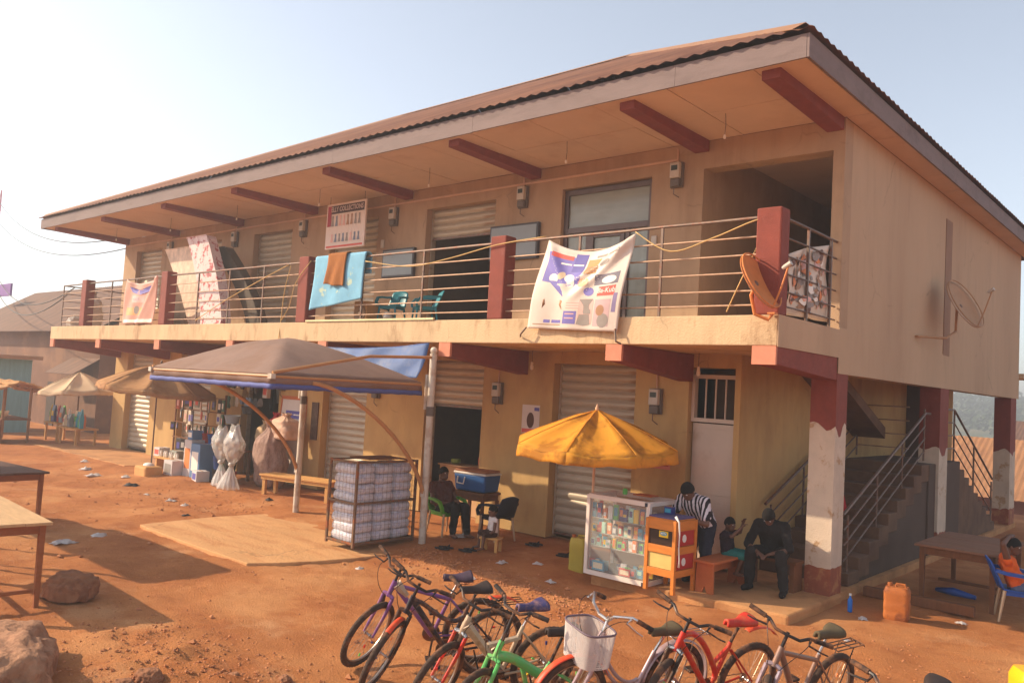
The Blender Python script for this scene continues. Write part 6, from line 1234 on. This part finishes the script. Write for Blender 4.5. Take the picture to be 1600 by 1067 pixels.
# ------------------------------------------------------------------ bicycles
rub = mat('tyre rubber', lin(74, 56, 46), .9, .25, 14, .3, 60, col2=lin(150, 98, 66), c2scale=8, c2amt=.5); rim_m = mat('dusty rim', lin(176, 160, 146), .35, .12, 6, metal=.7, dust=.55); chrome = mat('chrome', lin(206, 200, 196), .2, .08, 6, metal=.9, dust=.55); blk = mat('black paint', lin(40, 34, 34), .4, .15, 8, dust=.55); grip_m = mat('rubber grip', lin(46, 38, 36), .85, .15, 12, dust=.55); spoke_m = mat('spokes', lin(170, 150, 134), .35, .1, 5, metal=.7)
wheel_cache = {}
def wheel(parent, R, M, knob=True, tyre=None, fender=None, seed=0):
    w_ = part('wheel', parent); w_.matrix_local = M; key = (R, knob)
    if key not in wheel_cache:
        N = 96; vs = []; n = 9; tr = .028
        for k in range(N):
            a = 2*math.pi*k/N
            for j in range(n):
                q = 2*math.pi*j/n; bumpy = .006 if (knob and math.cos(q) > .1 and ((k+(j % 2)) % 2 == 0)) else 0; rr = R-tr+(tr+bumpy)*math.cos(q); vs.append((rr*math.cos(a), (tr+bumpy*.5)*math.sin(q), rr*math.sin(a)))
        ty = MB().add(vs, [(k*n+j, k*n+(j+1) % n, ((k+1) % N)*n+(j+1) % n, ((k+1) % N)*n+j) for k in range(N) for j in range(n)]); me_t = ty.mesh('tyre'); me_t.polygons.foreach_set('use_smooth', [True]*len(me_t.polygons))
        rb = MB(); prof = [(R-.046,-.012),(R-.062,-.010),(R-.066,0),(R-.062,.010),(R-.046,.012),(R-.050,0)]; n = 6; vs = [(r*math.cos(2*math.pi*k/64), y, r*math.sin(2*math.pi*k/64)) for k in range(64) for r, y in prof]; rb.add(vs, [(k*n+j, k*n+(j+1) % n, ((k+1) % 64)*n+(j+1) % n, ((k+1) % 64)*n+j) for k in range(64) for j in range(n)]); me_r = rb.mesh('rim')
        sp = MB()
        for k in range(32):
            a = 2*math.pi*k/32; s = 1 if k % 2 else -1; o = a+(.9 if (k//2) % 2 else -.9); sp.tube([(.022*math.cos(o), s*.028, .022*math.sin(o)), ((R-.062)*math.cos(a), 0, (R-.062)*math.sin(a))], .0012, 4, False)
        me_s = sp.mesh('spokes'); hb = MB().tube([(0,-.05,0),(0,.05,0)], .012, 8).tube([(0,-.03,0),(0,-.026,0)], .026, 12).tube([(0,.026,0),(0,.03,0)], .026, 12); me_h = hb.mesh('hub'); wheel_cache[key] = (me_t, me_r, me_s, me_h)
    for nm, me, m in zip(('tyre','rim','spokes','hub'), wheel_cache[key], (tyre or rub, rim_m, spoke_m, chrome)):
        me = me.copy() if True else me; me.materials.clear(); me.materials.append(m); o = bpy.data.objects.new(nm, me); COL.objects.link(o); o.parent = w_
        if nm == 'spokes': o['kind'] = 'stuff'
    rs = random.Random(seed)
    for k in range(3):
        a = rs.uniform(0, 6.28); r = R*rs.uniform(.4,.7); MB().cbox((0,0,0), (.03,.012,.014), TR(r*math.cos(a), 0, r*math.sin(a))@RY(-a)).build('reflector', cm[rs.choice(['orange','red','navy','green','yellow'])], w_)
    return w_
def bezier(P, n=10):
    P = [Vector(p) for p in P]; out = []
    for i in range(n+1):
        Q = P[:]; t_ = i/n
        while len(Q) > 1: Q = [Q[k].lerp(Q[k+1], t_) for k in range(len(Q)-1)]
        out.append(Q[0])
    return out
def bicycle(label, rear, front, lean, steer, style, fm, fork_m, seat_m, R=.33, seed=0, bar='flat', grips=None):
    """rear, front: ground points under the hubs; local x forward, z up"""
    rear = (rear[0]-.10, rear[1]-.08); front = (front[0]-.10, front[1]-.08); d = Vector((front[0]-rear[0], front[1]-rear[1])); hdg = math.atan2(d.y, d.x); WB = 1.04 if R > .3 else .92
    t = thing('bicycle', label, 'bicycle', (rear[0], rear[1], ground_z(*rear)-.004), 0, 'bicycles parked in a row'); t.rotation_mode = 'XYZ'
    t.matrix_local = TR(*t.location)@RZ(hdg)@RX(lean)
    k = R/.33; hub_f = Vector((WB, 0, R)); rh = Vector((0,0,R)); ax = Vector((-.33,0,.944)).normalized()
    crown = hub_f+ax*(R+.055)+Vector((-.035,0,0)); htop = crown+ax*.15; stem = htop+ax*.13
    bb = Vector((.43,0,.29*k)); st = Vector((.285,0,.70)) if style != 'city' else Vector((.26,0,.62)); seat = st+(st-bb).normalized()*(.17 if style != 'kid' else .22)
    if style == 'kid': st = Vector((.27,0,.50)); seat = Vector((.19,0,.74)); stem = htop+ax*.28
    fr = part('frame', t)
    if style in ('mtb','drop'):
        MB().tube([htop-ax*.02, bb], .026, 10).build('down_tube', fm, fr, smooth=40)
        if style == 'mtb': MB().tube([htop-ax*.03, st-Vector((0,0,.05))], .019, 10).build('top_tube', fm, fr, smooth=40)
        else: MB().tube(bezier([htop-ax*.03, htop+Vector((-.15,0,-.02)), Vector((.42,0,.40)), st-Vector((0,0,.04))], 12), .021, 10).build('top_tube', fm, fr, smooth=40)
    elif style == 'box':
        for (p, q, a, b_) in ((htop-ax*.06, bb+Vector((0,0,.03)), .045, .034), (Vector((.60,0,.56)), Vector((.30,0,.60)), .028, .022)): MB().tube([p, q], [a, b_], 6).build('box_tube', fm, fr)
    elif style == 'curve':
        MB().tube(bezier([htop-ax*.03, htop+Vector((-.18,0,.10)), Vector((.45,0,.50)), Vector((.34,0,.44)), bb+Vector((-.03,0,.10))], 14), .024, 10).build('top_tube', fm, fr, smooth=40); MB().tube([htop-ax*.06, bb], .024, 10).build('down_tube', fm, fr, smooth=40); MB().tube([Vector((.46,0,.52)), st-Vector((0,0,.03))], .018, 8).build('brace', fm, fr, smooth=40)
    elif style == 'city':
        for dz in (0, .07): MB().tube(bezier([htop-ax*(.03+dz), Vector((.72,0,.50-dz)), Vector((.52,0,.34-dz*.4)), Vector((.40,0,.33+.08*(dz == 0)))], 12), .015, 8).build('loop_tube', fm, fr, smooth=40)
    elif style == 'kid':
        MB().tube(bezier([crown+ax*.03, Vector((.68,0,.60)), Vector((.52,0,.56)), Vector((.42,0,.40)), Vector((.30,0,.40))], 12), [.040]*13, 10).build('main_tube', fm, fr, smooth=40); MB().tube([Vector((.52,0,.48)), bb], .02, 8).build('brace', fm, fr, smooth=40)
    MB().tube([crown, htop+ax*.01], .024, 10).build('head_tube', fm if style != 'mtb' else fm, fr, smooth=40); MB().tube([bb, st], .018, 10).build('seat_tube', fm, fr, smooth=40)
    for s in (-1, 1):
        MB().tube([bb+Vector((-.03,s*.02,0)), rh+Vector((.03,s*.052,0))], .010, 8).build('chain_stay', fm, fr, smooth=40); MB().tube([st+Vector((-.01,s*.015,-.06)), rh+Vector((.0,s*.054,.02))], .009, 8).build('seat_stay', fm, fr, smooth=40)
    MB().tube([st, seat-Vector((0,0,.03))], .0135, 8).build('seat_post', chrome if seed % 2 else blk, t, smooth=40)
    # saddle
    def sad(u, v):
        x = lerp(.15,-.12,u); wv = .022+.058*smst(.35,.95,u); a = (v-.5)*2; return (seat.x+x, wv*math.sin(a*1.7)/math.sin(1.7)*1.0, seat.z+.035-.045*(abs(a)**2.6)-.012*math.sin(math.pi*u)+.018*u-.03*smst(.9,1.,u)*0)
    MB().sheet(sad, 14, 10).build('saddle', seat_m, t, smooth=1, solid=.022)
    MB().tube([(seat.x+.11,.018,seat.z),(seat.x,.02,seat.z-.03),(seat.x-.1,.03,seat.z)], .0045, 6).tube([(seat.x+.11,-.018,seat.z),(seat.x,-.02,seat.z-.03),(seat.x-.1,-.03,seat.z)], .0045, 6).build('saddle_rails', chrome, t)
    wheel(t, R, TR(*rh), style in ('mtb','drop','box','curve'), None, None, seed)
    # cranks
    cr = MB().lathe([(.085,-.002),(.085,.002)], 32, TR(bb.x, -.045, bb.z)@RX(rad(90))).build('chainring', rust, t); a = seed*1.1+.6
    for s in (-1, 1):
        e = bb+Vector((.165*math.cos(a)*s, s*-.075, .165*math.sin(a)*s)); MB().tube([bb+Vector((0,-s*.05,0)), e], .010, 7).build('crank', blk, t); MB().cbox(e+Vector((0,-s*.055,0)), (.09,.085,.022)).build('pedal', blk, t, bevel=.005)
    MB().tube([(bb.x,-.045,bb.z+.085),(0.0,-.045,R+.035)], .004, 5).tube([(bb.x,-.045,bb.z-.085),(0.0,-.045,R-.035)], .004, 5).build('chain', rust, t); MB().lathe([(.036,-.008),(.036,.008)], 20, TR(0,-.045,R)@RX(rad(90))).build('sprocket', rust, t)
    MB().tube([(.18,.05,.30),(.10,.16,.012)], .008, 6).build('kickstand', blk, t)
    # steered front end
    S = TR(*crown)@Matrix.Rotation(steer, 4, ax)@TR(*(-crown)); fe = part('front_end', t); fe.matrix_local = S
    for s in (-1, 1): MB().tube([crown+Vector((0,s*.055,.0)), crown+Vector((0,s*.055,-.0))-ax*.16, hub_f+Vector((0,s*.055,0))], [.017,.017,.012], 8).build('fork_blade', fork_m, fe, smooth=40)
    MB().tube([crown+Vector((0,-.06,.005)), crown+ax*.012+Vector((0,0,.012)), crown+Vector((0,.06,.005))], .019, 8).build('fork_crown', fork_m if seed % 3 else chrome, fe, smooth=40); MB().tube([crown, stem], .014, 8).build('stem', blk if bar != 'chrome' else chrome, fe, smooth=40)
    for s in (-1, 1): MB().cbox(crown+Vector((.0,s*.04,-.06)), (.03,.012,.07)).build('brake_arm', blk, fe)
    w_ = wheel(fe, R, TR(*hub_f), style in ('mtb','drop','box','curve'), None, None, seed+5)
    bm_ = chrome if bar == 'chrome' else blk; hw = .31 if R > .3 else .27
    if bar == 'chrome': pts = [(stem.x-.16,-hw,stem.z+.02),(stem.x-.02,-hw*.82,stem.z+.09),(stem.x+.06,-hw*.45,stem.z+.06),(stem.x+.05,-.06,stem.z),(stem.x+.05,.06,stem.z),(stem.x+.06,hw*.45,stem.z+.06),(stem.x-.02,hw*.82,stem.z+.09),(stem.x-.16,hw,stem.z+.02)]
    else: pts = [(stem.x-.04,-hw,stem.z+.035),(stem.x,-hw*.5,stem.z+.03),(stem.x+.05,-hw*.3,stem.z+.0),(stem.x+.06,0,stem.z-.0),(stem.x+.05,hw*.3,stem.z+.0),(stem.x,hw*.5,stem.z+.03),(stem.x-.04,hw,stem.z+.035)]
    hb = MB().tube([p for i in range(len(pts)-1) for p in ([Vector(pts[i]).lerp(Vector(pts[i+1]), q/3) for q in range(3)])]+[Vector(pts[-1])], .0125, 8).build('handlebar', bm_, fe, smooth=40)
    for s in (0, -1):
        p, q = Vector(pts[s]), Vector(pts[1 if s == 0 else -2]); g_ = p.lerp(q, min(.85, .125/(q-p).length)); MB().tube([p+(p-q).normalized()*.012, p, g_], .0185, 10).build('grip', (grips or grip_m), fe, smooth=40)
        m0 = p.lerp(q, min(.95, .16/(q-p).length)); MB().tube([m0+Vector((.015,0,-.01)), m0+Vector((.06,0,-.03)), p.lerp(q,.3)+Vector((.075,0,-.045)), p+Vector((.07,0,-.05))], [.012,.009,.007,.006], 6).build('brake_lever', blk if bar != 'chrome' else chrome, fe, smooth=40)
        MB().tube(bezier([m0+Vector((.04,0,-.02)), m0+Vector((.22,0,.02)), htop+Vector((.18,.04 if s else -.04,-.05)), crown+Vector((-.01,.05 if s else -.05,-.02))], 10), .0032, 5).build('cable', blk, fe)
    return t, fe, dict(seat=seat, st=st, crown=crown, htop=htop, stem=stem, hub_f=hub_f, rh=rh, R=R, WB=WB)
def fender(parent, c, R, a0, a1, m, w_=.03, off=.022):
    MB().sheet(lambda u, v: (c.x+(R+off+.008*math.sin(math.pi*v))*math.cos(lerp(a0,a1,u)), (v-.5)*2*w_, c.z+(R+off+.008*math.sin(math.pi*v))*math.sin(lerp(a0,a1,u))), 24, 5).build('mudguard', m, parent, smooth=1, solid=.003)
def rack(parent, g, m):
    R = g['R']; z = 2*R+.07
    for y in (-.06,-.02,.02,.06): MB().tube([(.12,y,z),(-.26,y,z),(-.28,y,z-.02)], .005, 6).build('rack_bar', m, parent)
    for x in (.12,-.08,-.26): MB().tube([(x,-.065,z+.001),(x,.065,z+.001)], .005, 6).build('rack_bar', m, parent)
    for s in (-1, 1): MB().tube([(-.1,s*.065,z),(0,s*.06,R)], .005, 6).build('rack_stay', m, parent)
purple = mat('purple paint', lin(126, 78, 140), .35, .1, 6, coat=.3, dust=.55); red_b = mat('red paint', lin(208, 48, 34), .35, .1, 6, coat=.3, dust=.55); green_b = mat('apple green paint', lin(96, 190, 104), .35, .08, 6, coat=.3, dust=.55); white_b = mat('dusty white paint', lin(196, 172, 146), .45, .12, 6, col2=lin(150,110,76), c2scale=5, c2amt=.6); silver_b = mat('silver lilac paint', lin(186, 166, 172), .3, .08, 6, metal=.4, dust=.55); grey_b = mat('grey paint', lin(140, 112, 100), .4, .15, 6, metal=.2, dust=.55); bblue = mat('black blue paint', lin(40, 40, 50), .35, .2, 4, col2=lin(60,120,160), c2scale=3, c2amt=.8, c2lo=.6, c2hi=.64, dust=.55)
seat_p = mat('purple black saddle', lin(74, 56, 70), .6, .3, 10); seat_k = mat('dark saddle', lin(56, 44, 40), .65, .2, 10); seat_b = mat('blue saddle', lin(66, 62, 104), .5, .15, 8, col2=lin(150,130,140), c2scale=9, c2amt=.5, dust=.55); seat_r = mat('red saddle', lin(198, 54, 42), .5, .1, 8, dust=.55); seat_g = mat('dusty olive saddle', lin(92, 78, 56), .8, .15, 8)
orange_pl = mat('orange mudguard', lin(222, 74, 40), .45, .08, 5, dust=.55)
B1, f1, g1 = bicycle('purple bicycle with grey head tube, leftmost of the parked row', (-1.33,-5.28), (-1.90,-6.16), rad(-13), rad(44), 'mtb', purple, purple, seat_p, seed=1, grips=grip_m)
MB().tube([g1['htop']-Vector((.02,0,.02)), g1['htop']-Vector((.12,0,.14))], [.05,.03], 6).build('head_gusset', white_b, B1)
B2, f2, g2 = bicycle('black and blue bicycle, second from the left of the parked row', (-1.02,-5.45), (-1.40,-6.43), rad(-14), rad(46), 'drop', bblue, blk, seat_k, seed=2)
fender(B2, g2['rh']+Vector((.0,0,.10)), .33, rad(75), rad(140), orange_pl, .028, .02); fender(f2, g2['hub_f'], .33, rad(70), rad(120), orange_pl, .024, .012); rack(B2, g2, blk)
B3, f3, g3 = bicycle('dusty white bicycle with red fork and blue saddle, third in the row', (-.36,-5.48), (-.66,-6.44), rad(-13), rad(28), 'box', white_b, red_b, seat_b, seed=3)
B4, f4, g4 = bicycle('small apple green bicycle between the white one and the basket one', (.12,-5.62), (-.22,-6.44), rad(-9), rad(24), 'kid', green_b, green_b, seat_k, .265, seed=4)
B5, f5, g5 = bicycle('silver city bicycle with chrome handlebar and wire front basket', (.70,-5.10), (.42,-6.05), rad(-9), rad(-4), 'city', silver_b, silver_b, seat_g, seed=5, bar='chrome')
fender(B5, g5['rh'], .33, rad(5), rad(205), silver_b, .032, .02); fender(f5, g5['hub_f'], .33, rad(25), rad(150), orange_pl, .03, .02); rack(B5, g5, chrome)
bk = part('basket', f5); q = g5['stem']+Vector((.16,0,-.19)); bp = MB(); wire_m = mat('grey wire basket', lin(206,194,188), .5, .1, 8)
def bsk(a, z): k = 1+.12*(z/.26); c_, s_ = math.cos(a), math.sin(a); return (q.x+.125*k*math.copysign(abs(c_)**.5, c_), q.y+.175*k*math.copysign(abs(s_)**.5, s_), q.z-.13+z)
for i in range(96): bp.tube([bsk(2*math.pi*i/96, 0), bsk(2*math.pi*i/96, .26)], .0026, 4, False)
for j in range(28): bp.tube([bsk(2*math.pi*i/40, .26*j/27) for i in range(40)], .0024, 4, closed=True)
for i in range(-5, 6): bp.tube([(q.x-.11, q.y+i*.03, q.z-.13), (q.x+.11, q.y+i*.03, q.z-.13)], .002, 4, False)
tag(bp.build('basket_mesh', wire_m, bk), kind='stuff'); MB().tube([bsk(2*math.pi*i/40, .262) for i in range(40)], .008, 7, closed=True).build('basket_rim', mat('purple grey rim', lin(110,90,100), .5, .1, 6), bk, smooth=1)
B6, f6, g6 = bicycle('red bicycle with curved frame and red saddle', (1.05,-4.52), (.74,-5.48), rad(-12), rad(30), 'curve', red_b, blk, seat_r, seed=6)
fender(B6, g6['rh']+Vector((.0,0,.12)), .33, rad(70), rad(135), orange_pl, .03, .02)
B7, f7, g7 = bicycle('grey bicycle with wire rear rack and olive saddle, rightmost upright one', (1.62,-4.22), (1.42,-5.20), rad(-12), rad(32), 'mtb', grey_b, silver_b, seat_g, seed=7); rack(B7, g7, blk)
B8, f8, g8 = bicycle('bicycle of which only one dark handlebar grip shows at the lower edge', (2.60,-4.97), (2.48,-5.97), rad(-9), rad(0), 'mtb', grey_b, blk, seat_k, seed=8)

# ------------------------------------------------------------------ litter, sandals, wires, mast
scrap = cloth_mat('plastic litter', lin(222, 210, 204), .4, .08, 9, .3)
def litter(x, y, s, label, m=scrap, z=None, name='litter', cat='litter', seed=0):
    b = MB(); z = ground_z(x, y) if z is None else z
    b.sheet(lambda u, v: ((u-.5)*s*(.9+.7*nz(v*4+seed,1)), (v-.5)*s*.7*(.9+.7*nz(u*4,seed)), (.008+.30*s*abs(nz(u*3.1+seed, v*3.1))+.22*s*abs(nz(u*8, v*8, seed)))*math.sin(math.pi*max(.05,min(.95,u)))*math.sin(math.pi*max(.05,min(.95,v)))+.006), 10, 8, TR(x, y, z)@RZ(seed*1.3)); return tag(b.build(name, m, smooth=1, solid=.003), label, cat)
L = [(-8.9,-6.3,.34,'crumpled white bag in the shade beside the near table'), (-9.25,-5.65,.30,'white plastic scrap beyond the near table shadow'), (-12.05,-3.1,.22,'pale scrap on the gravel left of the apron'), (-11.4,-3.15,.20,'white wrapper beside the dark bag near the apron'), (-12.9,-3.2,.14,'tiny white scrap before the knotted bags'), (-16.3,-2.9,.42,'torn pale sheet in front of the brown umbrella base'), (-15.5,-2.5,.30,'white plastic bag before the umbrella base'), (-6.2,-7.1,.10,'small white scrap behind the near table leg'), (-5.2,-3.75,.16,'white wrapper by the purple bicycle handlebar'), (-3.6,-1.75,.16,'crumpled clear bag right of the child on the stool'), (-4.0,-2.1,.18,'flat white scrap in front of the child on the stool'), (-3.0,-2.2,.15,'white scrap in front of the yellow-green jerrycan'), (-5.75,-1.2,.34,'clear plastic bag under the green chair'), (-17.5,-2.6,.35,'pale scrap at the edge of the left walkway'), (-18.6,-2.2,.25,'small pale scrap left of the brown umbrella'), (.55,-.35,.16,'pale scrap beside the orange jerrycan'), (1.45,.6,.12,'white scrap near the blue chair'), (.75,-1.5,.10,'tiny white scrap on the sunlit earth right of the plinth'), (-3.7,-3.0,.12,'white scrap behind the black bicycle saddle')]
for i, (x, y, s, l) in enumerate(L): litter(x, y, s, l, seed=i+1)
dk = mat('dark litter', lin(44, 38, 38), .7, .2, 9)
for i, (x, y, s, l) in enumerate(((-10.25,-3.72,.16,'small black bag lying left of the apron'), (-10.66,-1.75,.22,'dark crumpled bag beside the bench leg'), (-14.3,-2.9,.34,'black rag on the gravel before the goods boxes'))): litter(x, y, s, l, dk, seed=i+30)
def sandals(x, y, rz, label):
    t = thing('sandals', label, 'sandals', (x, y, ground_z(x, y)+.012), rz, 'pairs of sandals on the ground')
    for k in range(2): s = part('sandal', t, (0, k*.13, 0)); MB().prism([(px_*.135+.0, py_*.045) for px_, py_ in ell(1, 1, 14)], 0, .022).build('sole', dk, s, bevel=.006); MB().tube([(.03,-.04,.02),(.06,0,.055),(.03,.04,.02)], .010, 6).build('strap', dk, s)
sandals(-5.2,-2.15,.3,'pair of black sandals left of the pair by the canopy post'); sandals(-4.85,-2.0,.1,'pair of black sandals in front of the green chair'); sandals(-4.55,-.75,.2,'pair of black sandals right of the child on the stool'); sandals(-3.7,-1.0,.4,'pair of black sandals left of the yellow-green jerrycan')
wire = mat('power cable', lin(60, 52, 52), .7, .1, 5)
for i, (p, q, sg, l) in enumerate((((-62,7.5,14.2),(-22.6,-.4,6.45),1.2,'upper overhead cable running to the left roof corner'), ((-62,7.6,12.6),(-22.6,.2,6.3),1.2,'second overhead cable running to the left roof corner'), ((-62,7.2,11.3),(-21.9,-1.6,4.75),2.2,'sagging cable running down behind the left railing'), ((-62,7.2,10.8),(-21.95,-1.75,4.55),2.4,'lowest sagging cable crossing to the left balcony end'))):
    pts = [Vector(p).lerp(Vector(q), k/24)-Vector((0,0,sg*4*(k/24)*(1-k/24))) for k in range(25)]; tag(MB().tube(pts, .020, 5).build('overhead_cable', wire), l, 'cable')
t = thing('radio_mast', 'thin red and white lattice mast on the skyline at the far left', 'mast', (-60, 7.35, -.5)); mr, mw = mat('mast red', lin(190,90,110), .6, .1, 3), mat('mast white', lin(220,200,204), .6, .1, 3)
for k in range(10):
    m = mr if k % 2 else mw; z0, z1 = k*1.46, (k+1)*1.46; r0, r1 = .28-.018*k, .28-.018*(k+1); s_ = part('mast_section', t)
    for (ax_, ay_) in ((1,0),(-.5,.87),(-.5,-.87)): MB().tube([(ax_*r0,ay_*r0,z0),(ax_*r1,ay_*r1,z1)], .025, 5).build('leg', m, s_)
    for (u0, u1) in (((1,0),(-.5,.87)),((-.5,.87),(-.5,-.87)),((-.5,-.87),(1,0))): MB().tube([(u0[0]*r0,u0[1]*r0,z0),(u1[0]*r1,u1[1]*r1,z1)], .016, 4).build('brace', m, s_)
tag(MB().box(-46,-44.2,3.6,3.7,5.85,6.5).build('purple_sheet', mat('purple sheet', lin(120,70,150), .6, .1, 3)), 'small purple panel above the neighbouring roof at the left edge', 'panel')
# window grille past the far end of the side wall
t = thing('window_grille', 'dark louvred balcony grille just past the far end of the side wall', 'grille', (.0, 13.2, 3.6))
for k in range(10): MB().box(.0, .9, -.02, .02, .02+k*.15, .08+k*.15).build('louvre', mat('dark louvre', lin(60,50,56), .6, .1, 4), t)
MB().box(.0, .05, -.04, .04, 0, 1.55).box(.85, .9, -.04, .04, 0, 1.55).build('frame', MATS['dark louvre'], t); MB().box(-.2, .1, -1.1, .02, -.12, 0).build('bracket_slab', slab_m, t)

# ------------------------------------------------------------------ dusty air
hz = MB().box(-960, 960, -960, 960, -6.5, 16.5).build('haze', bpy.data.materials.new('dusty air')); tag(hz, 'pale dusty air over the whole place', 'haze', kind='stuff'); hz.display_type = 'WIRE'
m = hz.data.materials[0]; m.use_nodes = True; nt = m.node_tree; nt.nodes.remove(nt.nodes['Principled BSDF']); pv = nt.nodes.new('ShaderNodeVolumePrincipled')
pv.inputs['Color'].default_value = (.92, .92, .93, 1); pv.inputs['Density'].default_value = HAZE; pv.inputs['Anisotropy'].default_value = .35
nt.links.new(pv.outputs['Volume'], nt.nodes['Material Output'].inputs['Volume'])
